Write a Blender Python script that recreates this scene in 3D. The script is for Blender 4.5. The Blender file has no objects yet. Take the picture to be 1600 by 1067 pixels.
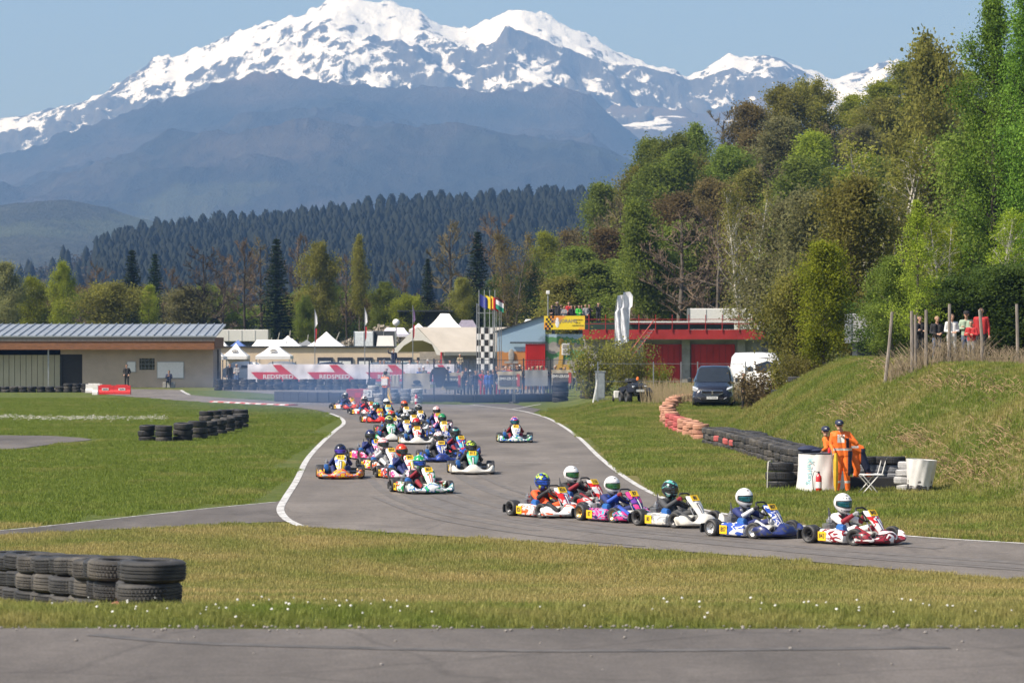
import bpy, bmesh, math, random
import numpy as np
from mathutils import Vector, Matrix, Euler
from mathutils.geometry import tessellate_polygon
S = bpy.context.scene
COL = S.collection
R = math.radians
# ------------------------------------------------------------------ camera, sky, sun, exposure
F, CH, HY = 4500.0, 3.8, 525.0          # focal length in photo pixels, eye height, horizon row
cam = bpy.data.cameras.new('camera'); co = bpy.data.objects.new('camera', cam); COL.objects.link(co)
co.location = (0, 0, CH); co.rotation_euler = (R(90), 0, 0)
cam.sensor_width = 36; cam.lens = 36 * F / 1600; cam.shift_y = -(533.5 - HY) / 1600
cam.clip_start = 0.5; cam.clip_end = 40000
cam.dof.use_dof = True; cam.dof.focus_distance = 68; cam.dof.aperture_fstop = 4.8
S.camera = co
SUN_EL, SUN_AZ = R(48), R(-116)          # azimuth measured from +Y towards +X
w = bpy.data.worlds.new('World'); S.world = w; w.use_nodes = True
nt = w.node_tree; bg = nt.nodes['Background']
sky = nt.nodes.new('ShaderNodeTexSky'); sky.sky_type = 'NISHITA'; sky.sun_disc = False
sky.sun_elevation = SUN_EL; sky.sun_rotation = SUN_AZ; sky.altitude = 400; sky.air_density = 1.0; sky.dust_density = 2.6; sky.ozone_density = 1.6
nt.links.new(sky.outputs[0], bg.inputs[0]); bg.inputs[1].default_value = 0.100
sl = bpy.data.lights.new('sun', 'SUN'); so = bpy.data.objects.new('sun', sl); COL.objects.link(so)
sl.energy = 5.0; sl.angle = R(0.53); sl.color = (1.0, 0.92, 0.82)
D = Vector((math.sin(SUN_AZ) * math.cos(SUN_EL), math.cos(SUN_AZ) * math.cos(SUN_EL), math.sin(SUN_EL)))
so.rotation_euler = D.to_track_quat('Z', 'Y').to_euler(); so.location = (-40, -20, 60)
S.view_settings.view_transform = 'Standard'; S.view_settings.look = 'None'
S.view_settings.exposure = 0.64; S.view_settings.gamma = 1.0; S.view_settings.use_curve_mapping = False
S.render.engine = 'CYCLES'
S.cycles.use_denoising = True; S.cycles.max_bounces = 6; S.cycles.transparent_max_bounces = 8
S.cycles.volume_bounces = 0; S.cycles.volume_step_rate = 1.0; S.cycles.volume_max_steps = 128
S.cycles.use_adaptive_sampling = True; S.cycles.adaptive_threshold = 0.015

# ------------------------------------------------------------------ helpers
def gx(px, d): return (px - 800) * d / F
def gd(py, z=0.0): return F * (CH - z) / (py - HY)
def gp(px, py, z=0.0):
    d = gd(py, z); return (gx(px, d), d)
def zat(py, d): return CH - (py - HY) * d / F
def tag(o, label=None, cat=None, group=None, kind=None):
    if label: o['label'] = label
    if cat: o['category'] = cat
    if group: o['group'] = group
    if kind: o['kind'] = kind
    return o
def thing(name, label, cat, loc=(0, 0, 0), rz=0.0, group=None):
    o = bpy.data.objects.new(name, None); COL.objects.link(o)
    o.location = loc; o.rotation_euler = (0, 0, rz); o.empty_display_size = .2
    return tag(o, label, cat, group)
def put(name, me, parent=None, mats=None, loc=None, rot=None, sc=None):
    o = bpy.data.objects.new(name, me); COL.objects.link(o)
    if parent is not None: o.parent = parent
    if loc is not None: o.location = loc
    if rot is not None: o.rotation_euler = rot
    if sc is not None: o.scale = sc if hasattr(sc, '__len__') else (sc, sc, sc)
    if mats is not None:
        if not isinstance(mats, (list, tuple)): mats = [mats]
        while len(me.materials) < len(mats): me.materials.append(None)
        for i, m in enumerate(mats):
            o.material_slots[i].link = 'OBJECT'; o.material_slots[i].material = m
    return o
ONES = 'zeroth first second third fourth fifth sixth seventh eighth ninth tenth eleventh twelfth thirteenth fourteenth fifteenth sixteenth seventeenth eighteenth nineteenth'.split()
TENS = {20: ('twentieth', 'twenty'), 30: ('thirtieth', 'thirty'), 40: ('fortieth', 'forty'), 50: ('fiftieth', 'fifty'), 60: ('sixtieth', 'sixty'), 70: ('seventieth', 'seventy')}
def nth(i):
    if i < 20: return ONES[i]
    t = i // 10 * 10
    return TENS[t][0] if i == t else TENS[t][1] + '-' + ONES[i - t]

class MB:
    """collects simple solids, then links them as one mesh"""
    def __init__(s): s.v = []; s.f = []; s.m = []
    def add(s, vs, fs, mi=0, M=None):
        b = len(s.v)
        s.v += [tuple(M @ Vector(p)) for p in vs] if M is not None else [tuple(p) for p in vs]
        s.f += [tuple(b + i for i in f) for f in fs]; s.m += [mi] * len(fs); return s
    def box(s, c, d, mi=0, rz=0.0, rx=0.0, ry=0.0, bev=0.0, top=None):
        hx, hy, hz = d[0] / 2, d[1] / 2, d[2] / 2
        M = Matrix.Translation(c) @ Euler((rx, ry, rz)).to_matrix().to_4x4()
        if bev <= 0:
            t = top or (1, 1)
            vs = [(-hx, -hy, -hz), (hx, -hy, -hz), (hx, hy, -hz), (-hx, hy, -hz), (-hx * t[0], -hy * t[1], hz), (hx * t[0], -hy * t[1], hz), (hx * t[0], hy * t[1], hz), (-hx * t[0], hy * t[1], hz)]
            return s.add(vs, [(3, 2, 1, 0), (4, 5, 6, 7), (0, 1, 5, 4), (1, 2, 6, 5), (2, 3, 7, 6), (3, 0, 4, 7)], mi, M)
        bev = min(bev, hx * .95, hy * .95, hz * .95)
        def ring(ax, ay, z, b):
            return [(-ax + b, -ay, z), (ax - b, -ay, z), (ax, -ay + b, z), (ax, ay - b, z), (ax - b, ay, z), (-ax + b, ay, z), (-ax, ay - b, z), (-ax, -ay + b, z)]
        vs = ring(hx - bev * .7, hy - bev * .7, -hz, bev * .6) + ring(hx, hy, -hz + bev, bev) + ring(hx, hy, hz - bev, bev) + ring(hx - bev * .7, hy - bev * .7, hz, bev * .6)
        fs = [tuple(range(7, -1, -1)), tuple(range(24, 32))]
        for k in range(3):
            for i in range(8):
                j = (i + 1) % 8; fs.append((k * 8 + i, k * 8 + j, k * 8 + 8 + j, k * 8 + 8 + i))
        return s.add(vs, fs, mi, M)
    def tube(s, pts, rad, n=6, mi=0, cap=True):
        P = [Vector(p) for p in pts]
        if not hasattr(rad, '__len__'): rad = [rad] * len(P)
        vs = []; fs = []
        up = None
        for i, p in enumerate(P):
            t = (P[min(i + 1, len(P) - 1)] - P[max(i - 1, 0)])
            if t.length < 1e-9: t = Vector((0, 0, 1))
            t.normalize()
            if up is None: up = Vector((0, 0, 1)) if abs(t.z) < .9 else Vector((1, 0, 0))
            a = t.cross(up)
            if a.length < 1e-6: a = t.cross(Vector((1, .3, 0)))
            a.normalize(); b = a.cross(t); up = b.copy() if abs(b.dot(t)) < .9 else up
            for k in range(n):
                q = 2 * math.pi * k / n
                vs.append(p + (a * math.cos(q) + b * math.sin(q)) * rad[i])
        for i in range(len(P) - 1):
            for k in range(n):
                j = (k + 1) % n; fs.append((i * n + k, i * n + j, i * n + n + j, i * n + n + k))
        if cap: fs += [tuple(range(n - 1, -1, -1)), tuple(range((len(P) - 1) * n, len(P) * n))]
        return s.add(vs, fs, mi)
    def lathe(s, prof, n=24, mi=0, M=None, closed=False, cap=False):
        """prof: (radius, height along local z)"""
        vs = []; fs = []; m = len(prof)
        for k in range(n):
            a = 2 * math.pi * k / n; c, q = math.cos(a), math.sin(a)
            vs += [(r * c, r * q, z) for r, z in prof]
        for k in range(n):
            j = (k + 1) % n
            for i in range(m - (0 if closed else 1)):
                i2 = (i + 1) % m
                fs.append((k * m + i, j * m + i, j * m + i2, k * m + i2))
        if cap: fs += [tuple(k * m for k in range(n - 1, -1, -1)), tuple(k * m + m - 1 for k in range(n))]
        return s.add(vs, fs, mi, M)
    def ell(s, c, r, n=12, k=8, mi=0):
        prof = [(max(1e-4, math.cos(a)), math.sin(a)) for a in [-math.pi / 2 + math.pi * i / k for i in range(k + 1)]]
        return s.lathe(prof, n, mi, Matrix.Translation(c) @ Matrix.Diagonal((r[0], r[1], r[2], 1)))
    def loft(s, secs, mi=0, closed=True, caps=True):
        n = len(secs[0]); vs = [p for q in secs for p in q]; fs = []
        for i in range(len(secs) - 1):
            for k in range(n if closed else n - 1):
                j = (k + 1) % n; fs.append((i * n + k, i * n + j, i * n + n + j, i * n + n + k))
        if caps and closed: fs += [tuple(range(n - 1, -1, -1)), tuple(range((len(secs) - 1) * n, len(secs) * n))]
        return s.add(vs, fs, mi)
    def poly(s, pts, th=0.0, mi=0, M=None):
        """flat polygon in local xz plane facing -y, optional thickness backwards"""
        n = len(pts); tri = tessellate_polygon([[Vector((p[0], p[1], 0)) for p in pts]])
        vs = [(p[0], 0, p[1]) for p in pts]; fs = [tuple(t) for t in tri]
        if th > 0:
            vs += [(p[0], th, p[1]) for p in pts]; fs += [tuple(n + i for i in reversed(t)) for t in tri]
            fs += [(i, (i + 1) % n, n + (i + 1) % n, n + i) for i in range(n)]
        return s.add(vs, fs, mi, M)
    def mesh(s, name, smooth=False, fix=True):
        me = bpy.data.meshes.new(name); me.from_pydata(s.v, [], s.f); assert all(max(f) < len(s.v) and min(f) >= 0 for f in s.f), name
        me.polygons.foreach_set('material_index', s.m)
        if fix:
            bm = bmesh.new(); bm.from_mesh(me); bmesh.ops.recalc_face_normals(bm, faces=bm.faces); bm.to_mesh(me); bm.free()
        if smooth: sm(me, smooth if not isinstance(smooth, bool) else 40)
        return me
    def build(s, name, mats, parent=None, smooth=False, loc=None, rot=None, fix=True):
        return put(name, s.mesh(name, smooth, fix), parent, mats, loc, rot)
def sm(me, ang=40):
    me.polygons.foreach_set('use_smooth', [True] * len(me.polygons))
    try: me.set_sharp_from_angle(angle=R(ang))
    except Exception: pass
def raw_mesh(name, V, Fc, k=4):
    """numpy verts + faces of k corners"""
    me = bpy.data.meshes.new(name); V = np.asarray(V, np.float32); Fc = np.asarray(Fc, np.int32)
    me.vertices.add(len(V)); me.vertices.foreach_set('co', V.ravel())
    me.loops.add(Fc.size); me.loops.foreach_set('vertex_index', Fc.ravel())
    me.polygons.add(len(Fc)); me.polygons.foreach_set('loop_start', np.arange(0, Fc.size, k, dtype=np.int32))
    me.polygons.foreach_set('loop_total', np.full(len(Fc), k, np.int32)); me.update(calc_edges=True); return me
def grid_mesh(name, X, Y, Z):
    n, m = X.shape; V = np.stack([X, Y, Z], -1).reshape(-1, 3)
    i = np.arange(n - 1)[:, None] * m + np.arange(m - 1)[None, :]
    Fc = np.stack([i, i + 1, i + m + 1, i + m], -1).reshape(-1, 4)
    me = raw_mesh(name, V, Fc); sm(me, 180); return me

# ------------------------------------------------------------------ materials
_M = {}
def nodes(name):
    m = bpy.data.materials.new(name); m.use_nodes = True; t = m.node_tree
    return m, t, t.nodes['Principled BSDF'], t.nodes['Material Output']
def N(t, typ, **k):
    n = t.nodes.new(typ)
    for a, b in k.items():
        if a.startswith('i_'): n.inputs[a[2:].replace('_', ' ')].default_value = b
        else: setattr(n, a, b)
    return n
def L(t, a, b): t.links.new(a, b)
def c4(c): return (c[0], c[1], c[2], 1)
def ramp(t, stops, inp, interp='LINEAR'):
    r = N(t, 'ShaderNodeValToRGB'); r.color_ramp.interpolation = interp
    while len(r.color_ramp.elements) < len(stops): r.color_ramp.elements.new(.5)
    for e, (p, c) in zip(r.color_ramp.elements, stops):
        e.position = p; e.color = c4(c) if hasattr(c, '__len__') else (c, c, c, 1)
    L(t, inp, r.inputs[0]); return r
def noise(t, scale, det=4, rough=.55, vec=None, coord='Object', stretch=None, dist=0):
    if vec is None:
        if coord == 'World': vec = N(t, 'ShaderNodeNewGeometry').outputs['Position']
        else: vec = N(t, 'ShaderNodeTexCoord').outputs[coord]
    if stretch:
        mp = N(t, 'ShaderNodeMapping'); mp.inputs['Scale'].default_value = stretch; L(t, vec, mp.inputs[0]); vec = mp.outputs[0]
    n = N(t, 'ShaderNodeTexNoise', i_Scale=scale, i_Detail=det, i_Roughness=rough, i_Distortion=dist); L(t, vec, n.inputs['Vector']); return n
def M(name, col, rough=.6, metal=0.0, var=.18, scale=6.0, bump=0.0, coat=0.0, spec=.5, dirt=None, stretch=None):
    if name in _M: return _M[name]
    m, t, b, o = nodes(name)
    n = noise(t, scale, stretch=stretch)
    lo = [c * (1 - var) for c in col]; hi = [min(1, c * (1 + var)) for c in col]
    r = ramp(t, [(.3, lo), (.7, hi)], n.outputs['Fac']); out = r.outputs[0]
    if dirt:
        n2 = noise(t, scale * .45, 6, .65); r2 = ramp(t, [(.48, 0.0), (.66, 1.0)], n2.outputs['Fac'])
        mx = N(t, 'ShaderNodeMix', data_type='RGBA'); L(t, r2.outputs[0], mx.inputs['Factor']); L(t, out, mx.inputs['A']); mx.inputs['B'].default_value = c4(dirt); out = mx.outputs['Result']
    L(t, out, b.inputs['Base Color'])
    b.inputs['Roughness'].default_value = rough; b.inputs['Metallic'].default_value = metal
    b.inputs['Coat Weight'].default_value = coat; b.inputs['Specular IOR Level'].default_value = spec
    if bump:
        bp = N(t, 'ShaderNodeBump', i_Strength=bump, i_Distance=.02); L(t, n.outputs['Fac'], bp.inputs['Height']); L(t, bp.outputs[0], b.inputs['Normal'])
    _M[name] = m; return m
def livery(name, cs, scale=3.2, seed=0.0, rough=.35):
    """printed sticker kit: sharp-edged flowing patches of several colours"""
    if name in _M: return _M[name]
    m, t, b, o = nodes(name)
    tc = N(t, 'ShaderNodeTexCoord'); mp = N(t, 'ShaderNodeMapping'); mp.inputs['Location'].default_value = (seed, seed * 1.7, seed * .6); mp.inputs['Scale'].default_value = (1, .7, 1.5)
    mp.inputs['Rotation'].default_value = (.3, .5, .4)
    L(t, tc.outputs['Object'], mp.inputs[0])
    n = noise(t, scale, 1.2, .5, vec=mp.outputs[0], dist=.8)
    k = len(cs); st = [(0 if i == 0 else .36 + .30 * i / k, c) for i, c in enumerate(cs)]
    r = ramp(t, st, n.outputs['Fac'], 'CONSTANT'); L(t, r.outputs[0], b.inputs['Base Color'])
    n2 = noise(t, 25, 3); r2 = ramp(t, [(.3, rough - .1), (.7, rough + .2)], n2.outputs['Fac']); L(t, r2.outputs[0], b.inputs['Roughness'])
    _M[name] = m; return m
def leafmat(name, col, col2=None, trans=.5, var=.30):
    if name in _M: return _M[name]
    m, t, b, o = nodes(name)
    col2 = col2 or [c * .65 for c in col]
    n = noise(t, .55, 5, .65, coord='Object'); oi = N(t, 'ShaderNodeObjectInfo')
    r = ramp(t, [(.36, col2), (.62, col)], n.outputs['Fac'])
    hv = N(t, 'ShaderNodeHueSaturation'); mr = N(t, 'ShaderNodeMapRange'); L(t, oi.outputs['Random'], mr.inputs[0]); mr.inputs[3].default_value = 1 - var; mr.inputs[4].default_value = 1 + var * .7
    mh = N(t, 'ShaderNodeMapRange'); L(t, oi.outputs['Random'], mh.inputs[0]); mh.inputs[3].default_value = .470; mh.inputs[4].default_value = .50
    L(t, mr.outputs[0], hv.inputs['Value']); L(t, mh.outputs[0], hv.inputs['Hue']); L(t, r.outputs[0], hv.inputs['Color'])
    L(t, hv.outputs[0], b.inputs['Base Color']); b.inputs['Roughness'].default_value = .7; b.inputs['Specular IOR Level'].default_value = .10
    tr = N(t, 'ShaderNodeBsdfTranslucent'); L(t, hv.outputs[0], tr.inputs[0]); mx = N(t, 'ShaderNodeMixShader'); mx.inputs[0].default_value = trans
    L(t, b.outputs[0], mx.inputs[1]); L(t, tr.outputs[0], mx.inputs[2]); L(t, mx.outputs[0], o.inputs[0]); _M[name] = m; return m

# text as flat mesh, cached
_T = {}
def text_mesh(txt, size, depth=.002, bold=0.0, sx=1.0):
    k = (txt, size, depth, bold, sx)
    if k not in _T:
        cu = bpy.data.curves.new('text', 'FONT'); cu.body = txt; cu.size = size; cu.align_x = 'CENTER'; cu.align_y = 'CENTER'; cu.extrude = depth; cu.offset = bold; cu.resolution_u = 2
        ob = bpy.data.objects.new('text', cu); COL.objects.link(ob); dg = bpy.context.evaluated_depsgraph_get(); dg.update()
        me = bpy.data.meshes.new_from_object(ob.evaluated_get(dg)); me.name = 'lettering'
        if sx != 1: me.transform(Matrix.Diagonal((sx, 1, 1, 1)))
        bpy.data.objects.remove(ob); bpy.data.curves.remove(cu); _T[k] = me
    return _T[k]

# ------------------------------------------------------------------ numpy noise
def _h(ix, iy, s):
    n = (ix.astype(np.int64) * 374761393 + iy.astype(np.int64) * 668265263 + s * 1442695041) & 0x7fffffff
    n = ((n ^ (n >> 13)) * 1274126177) & 0x7fffffff
    return ((n ^ (n >> 16)) & 0xffff) / 65535.0
def vnoise(x, y, s=0):
    x = np.asarray(x, float); y = np.asarray(y, float)
    ix = np.floor(x); iy = np.floor(y); fx = x - ix; fy = y - iy
    u = fx * fx * fx * (fx * (fx * 6 - 15) + 10); v = fy * fy * fy * (fy * (fy * 6 - 15) + 10)
    a = _h(ix, iy, s); b = _h(ix + 1, iy, s); c = _h(ix, iy + 1, s); d = _h(ix + 1, iy + 1, s)
    return (a * (1 - u) + b * u) * (1 - v) + (c * (1 - u) + d * u) * v
def fbm(x, y, oct=5, s=0, ridged=False, gain=.5):
    t = 0; a = 1; n = 0
    for i in range(oct):
        q = vnoise(x * 2 ** i + 17.3 * i, y * 2 ** i + 9.1 * i, s + i)
        if ridged: q = 1 - abs(2 * q - 1)
        t = t + a * q; n += a; a *= gain
    return t / n
def sstep(a, b, x):
    t = np.clip((np.asarray(x, float) - a) / (b - a), 0, 1); return t * t * (3 - 2 * t)
def inpoly(x, y, P):
    x = np.asarray(x, float); y = np.asarray(y, float); r = np.zeros(x.shape, bool); n = len(P)
    for i in range(n):
        x1, y1 = P[i]; x2, y2 = P[(i + 1) % n]
        if y1 == y2: continue
        c = ((y1 > y) != (y2 > y)) & (x < (x2 - x1) * (y - y1) / (y2 - y1) + x1); r ^= c
    return r
# ------------------------------------------------------------------ terrain
BF_Y = [0, 40, 64, 70, 80, 95, 110, 118, 130, 150, 200, 400]
BF_X = [17, 16, 11.6, 10.6, 9.4, 7.8, 7.5, 9.5, 12.5, 17, 24, 40]
def tz(x, y):
    """height of the ground"""
    x = np.asarray(x, float); y = np.asarray(y, float)
    near = np.interp(y, [0, 22.6, 23.3, 24.4, 27, 33.3, 43.0, 46], [1.5, 1.5, 1.53, 1.5, 1.10, .68, .05, 0])
    mid = .55 * sstep(115, 140, y) * sstep(2.5, 5.5, x)
    xf = np.interp(y, BF_Y, BF_X)
    top = 3.25 + .5 * sstep(60, 30, y)
    bank = np.clip((x - xf) * .62, 0, top)
    bank = bank - .35 * np.exp(-((bank - top) / .6) ** 2) * (bank > .1) + .18 * (fbm(x * .7, y * .7, 4, 5) - .5) * sstep(0, .8, bank)
    hillA = np.interp(x, [-400, -20, -2, 6, 25, 60, 400], [.0, 0, 1.5, 5, 16, 25, 27])
    hill = hillA * sstep(205, 330, y) * sstep(1200, 500, y)
    back = 2.6 * sstep(255, 285, y) * sstep(8, -6, x) * sstep(420, 330, y)
    z = np.maximum(near + bank * sstep(41, 47, y) + mid * (bank <= 0), 0)
    z = z + hill + back
    return z
def tzf(x, y): return float(tz(np.array([x]), np.array([y]))[0])
def pts(lst, z=0.0): return [gp(a, b, z) for a, b in lst]
TR_IN = [(470, 823), (448, 812), (438, 797), (446, 779), (463, 752), (480, 718), (503, 692), (524, 673), (537, 662), (532, 653), (515, 646), (488, 640), (440, 635), (330, 629.5), (230, 622), (150, 615)]
TR_LOW = [(1760, 922), (1600, 908), (1400, 890), (1200, 872), (1000, 857), (800, 845), (600, 832)]
TR_OUT = [(735, 632.5), (800, 640), (831, 646), (862, 656.5), (902, 682), (938, 716), (985, 752), (1037, 779), (1100, 797.5), (1250, 822), (1420, 838.5), (1600, 850), (1760, 859)]
TR_FAR = [(60, 607), (160, 606.5), (285, 609.5), (296, 617), (340, 621), (430, 627), (560, 630.8), (660, 631.5)]
def smooth_line(P, k=6):
    P = [Vector(p) for p in P]; out = []
    for i in range(len(P) - 1):
        p0, p1, p2, p3 = P[max(i - 1, 0)], P[i], P[i + 1], P[min(i + 2, len(P) - 1)]
        for j in range(k):
            t = j / k
            out.append(tuple(.5 * ((2 * p1) + (p2 - p0) * t + (2 * p0 - 5 * p1 + 4 * p2 - p3) * t * t + (3 * p1 - p0 - 3 * p2 + p3) * t ** 3)))
    out.append(tuple(P[-1])); return out
IN = smooth_line(pts(TR_IN)); OUT = smooth_line(pts(TR_OUT))
TRACK = pts(TR_LOW) + IN + pts(TR_FAR) + OUT
SERV = pts([(452, 815), (420, 816), (210, 826), (0, 836), (-180, 844), (-180, 836.5), (0, 829), (200, 808), (330, 794), (430, 784.5), (452, 778)])
LOOP = smooth_line(pts([(-180, 712), (0, 703.5), (60, 697), (110, 691), (142, 686.5), (100, 682.5), (40, 680.5), (-180, 680)]))
ESC = pts([(740, 632.7), (800, 640), (831, 646), (845, 640), (800, 631), (740, 631)])
NEAR_Y = 22.6
ROADS = [TRACK, SERV, LOOP]
# ground sheet
def spread(segs):
    o = []
    for a, b, n in segs: o += list(np.linspace(a, b, n, endpoint=False))
    return np.array(o)
ys = np.concatenate([spread([(-60, 20, 12), (20, 48, 70), (48, 150, 110), (150, 420, 60)]), np.geomspace(420, 13200, 45)])
xs = np.concatenate([-np.geomspace(4800, 46, 30), spread([(-45, 5, 60), (5, 20, 60), (20, 70, 50)]), np.geomspace(70, 4800, 30)])
X, Y = np.meshgrid(xs, ys)
Z = tz(X, Y) + .05 * (fbm(X * .25, Y * .25, 3, 3) - .5) * (Y > 300)
inroad = np.zeros(X.shape, bool)
g_me = grid_mesh('ground', X, Y, Z - .004)
dry = np.clip(.55 * sstep(62, 50, Y) + .5 * sstep(-2, 3, X) * sstep(130, 60, Y) + .35 * sstep(200, 130, Y) * sstep(0, 4, X), 0, 1)
dry = dry + .12 * sstep(.3, 2.0, Z) * (X > 6) * (Y > 47) + .10; dry = np.where(Y < 24.6, .3, dry); dry = np.where(Y > 200, .45, dry)
at = g_me.attributes.new('dry', 'FLOAT', 'POINT'); at.data.foreach_set('value', dry.ravel().astype(np.float32))
def grass_colour(t, dryout):
    n1 = noise(t, .35, 5, .6, coord='World'); n2 = noise(t, 2.6, 5, .7, coord='World'); n3 = noise(t, 14, 3, .6, coord='World')
    g = ramp(t, [(.25, (.060, .085, .012)), (.5, (.125, .165, .026)), (.8, (.22, .24, .06))], n2.outputs['Fac'])
    s = ramp(t, [(.3, (.19, .14, .05)), (.55, (.33, .265, .10)), (.8, (.46, .37, .19))], n3.outputs['Fac'])
    ad = N(t, 'ShaderNodeMath', operation='MULTIPLY_ADD'); L(t, n1.outputs['Fac'], ad.inputs[0]); ad.inputs[1].default_value = 2.4; ad.inputs[2].default_value = -1.46
    a2 = N(t, 'ShaderNodeMath', operation='ADD', use_clamp=True); L(t, ad.outputs[0], a2.inputs[0])
    if hasattr(dryout, 'default_value'): L(t, dryout, a2.inputs[1])
    else: a2.inputs[1].default_value = dryout
    mx = N(t, 'ShaderNodeMix', data_type='RGBA'); L(t, a2.outputs[0], mx.inputs['Factor']); L(t, g.outputs[0], mx.inputs['A']); L(t, s.outputs[0], mx.inputs['B'])
    return mx.outputs['Result'], n2
m, t, b, o = nodes('ground_turf')
at_n = N(t, 'ShaderNodeAttribute', attribute_name='dry'); cc, nn = grass_colour(t, at_n.outputs['Fac'])
hs = N(t, 'ShaderNodeHueSaturation', i_Value=.70, i_Saturation=.92); L(t, cc, hs.inputs['Color']); L(t, hs.outputs[0], b.inputs['Base Color']); b.inputs['Roughness'].default_value = .9; b.inputs['Specular IOR Level'].default_value = .1
n4 = noise(t, 9, 6, .75, coord='World'); bp = N(t, 'ShaderNodeBump', i_Strength=.9, i_Distance=.06); L(t, n4.outputs['Fac'], bp.inputs['Height']); L(t, bp.outputs[0], b.inputs['Normal'])
MG = m
tag(put('ground', g_me, None, MG), 'grass covered ground rising to a bank beside the track', 'ground', kind='structure')

def asphalt(name, col, streak=.25):
    m, t, b, o = nodes(name)
    n1 = noise(t, .5, 5, .6, coord='World', stretch=(1, .35, 1)); n2 = noise(t, 42, 4, .75, coord='World'); n3 = noise(t, 6, 6, .7, coord='World')
    r1 = ramp(t, [(.3, [c * (1 - streak) for c in col]), (.7, [c * (1 + streak * .6) for c in col])], n1.outputs['Fac'])
    r2 = ramp(t, [(.3, .58), (.72, 1.38)], n2.outputs['Fac']); r3 = ramp(t, [(.3, .85), (.7, 1.12)], n3.outputs['Fac'])
    mx = N(t, 'ShaderNodeMix', data_type='RGBA', blend_type='MULTIPLY'); mx.inputs['Factor'].default_value = 1; L(t, r1.outputs[0], mx.inputs['A']); L(t, r2.outputs[0], mx.inputs['B'])
    m2 = N(t, 'ShaderNodeMix', data_type='RGBA', blend_type='MULTIPLY'); m2.inputs['Factor'].default_value = 1; L(t, mx.outputs['Result'], m2.inputs['A']); L(t, r3.outputs[0], m2.inputs['B'])
    # tar cracks
    vo = N(t, 'ShaderNodeTexVoronoi', feature='DISTANCE_TO_EDGE', i_Scale=.55); w_ = noise(t, .9, 3, coord='World')
    mm = N(t, 'ShaderNodeMix', data_type='RGBA'); mm.inputs['Factor'].default_value = .35; L(t, N(t, 'ShaderNodeNewGeometry').outputs['Position'], mm.inputs['A']); L(t, w_.outputs['Color'], mm.inputs['B']); L(t, mm.outputs['Result'], vo.inputs['Vector'])
    cr = ramp(t, [(.004, .72), (.016, 1.0)], vo.outputs['Distance'])
    m3 = N(t, 'ShaderNodeMix', data_type='RGBA', blend_type='MULTIPLY'); m3.inputs['Factor'].default_value = .7; L(t, m2.outputs['Result'], m3.inputs['A']); L(t, cr.outputs[0], m3.inputs['B'])
    L(t, m3.outputs['Result'], b.inputs['Base Color']); b.inputs['Roughness'].default_value = .82; b.inputs['Specular IOR Level'].default_value = .3
    bp = N(t, 'ShaderNodeBump', i_Strength=.5, i_Distance=.006); L(t, n2.outputs['Fac'], bp.inputs['Height']); L(t, bp.outputs[0], b.inputs['Normal'])
    return m
MA = asphalt('track_asphalt', (.170, .150, .132), .32); MA2 = asphalt('old_asphalt', (.122, .108, .097), .42)
def sheet(name, P, z, mat, label, cat):
    tri = tessellate_polygon([[Vector((p[0], p[1], 0)) for p in P]])
    me = bpy.data.meshes.new(name); me.from_pydata([(p[0], p[1], z) for p in P], [], [tuple(q) for q in tri])
    bm = bmesh.new(); bm.from_mesh(me); bmesh.ops.recalc_face_normals(bm, faces=bm.faces)
    for f in bm.faces:
        if f.normal.z < 0: f.normal_flip()
    bm.to_mesh(me); bm.free()
    return tag(put(name, me, None, mat), label, cat, kind='structure')
sheet('race_track', TRACK, .012, MA, 'grey asphalt kart track curving through the grass', 'track')
sheet('service_road', SERV, .008, MA2, 'narrow asphalt service road joining the track from the left', 'road')
sheet('side_loop_road', LOOP, .010, MA2, 'patch of worn asphalt loop in the left lawn', 'road')
PAD = [(gx(330, 200), 203), (gx(560, 172), 171), (2.3, 170), (2.3, 262), (gx(330, 262), 262)]
sheet('paddock', PAD, .009, asphalt('paddock_gravel', (.19, .17, .145), .3), 'grey gravelled paddock ground behind the fence', 'paddock')
sheet('escape_road', ESC, .016, MA2, 'asphalt apron beyond the corner beside the fence', 'road')
# near track in the foreground, slightly crowned with a ragged edge
rng = random.Random(4)
xe = np.linspace(-14, 14, 120); ye = NEAR_Y + .10 * (fbm(xe * 1.3, xe * 0, 4, 8) - .5)
yy = np.concatenate([np.linspace(-30, 18, 10), np.linspace(19, 22, 8)])
Xn = np.tile(xe, (len(yy) + 1, 1)); Yn = np.vstack([np.tile(yy[:, None], (1, len(xe))), ye[None]]); Zn = np.full(Xn.shape, 1.52); Zn[-1] = 1.508
tag(put('near_track', grid_mesh('near_track', Xn, Yn, Zn), None, MA2), 'grey asphalt strip of track across the foreground', 'track', kind='structure')
# painted lines
MW = M('line_paint', (.52, .51, .49), .7, var=.4, scale=6, dirt=(.24, .225, .205))
def line_strip(name, P, wd, z, label, mat=None, side=0):
    P = [Vector((p[0], p[1], 0)) for p in P]; vs = []; fs = []
    for i, p in enumerate(P):
        tn = (P[min(i + 1, len(P) - 1)] - P[max(i - 1, 0)]).normalized(); nn_ = Vector((-tn.y, tn.x, 0))
        a = p + nn_ * wd * (.5 + side * .5); c = p - nn_ * wd * (.5 - side * .5); vs += [(a.x, a.y, z), (c.x, c.y, z)]
    for i in range(len(P) - 1): fs.append((2 * i, 2 * i + 1, 2 * i + 3, 2 * i + 2))
    me = bpy.data.meshes.new(name); me.from_pydata(vs, [], fs)
    return tag(put(name, me, None, mat or MW), label, 'marking', kind='structure')
line_strip('edge_line', smooth_line(pts(TR_IN[:11])), .17, .020, 'white edge line round the inside lawn of the corner', side=0)
line_strip('edge_line', smooth_line(pts(TR_OUT)), .15, .020, 'white edge line along the right verge of the track')
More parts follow.
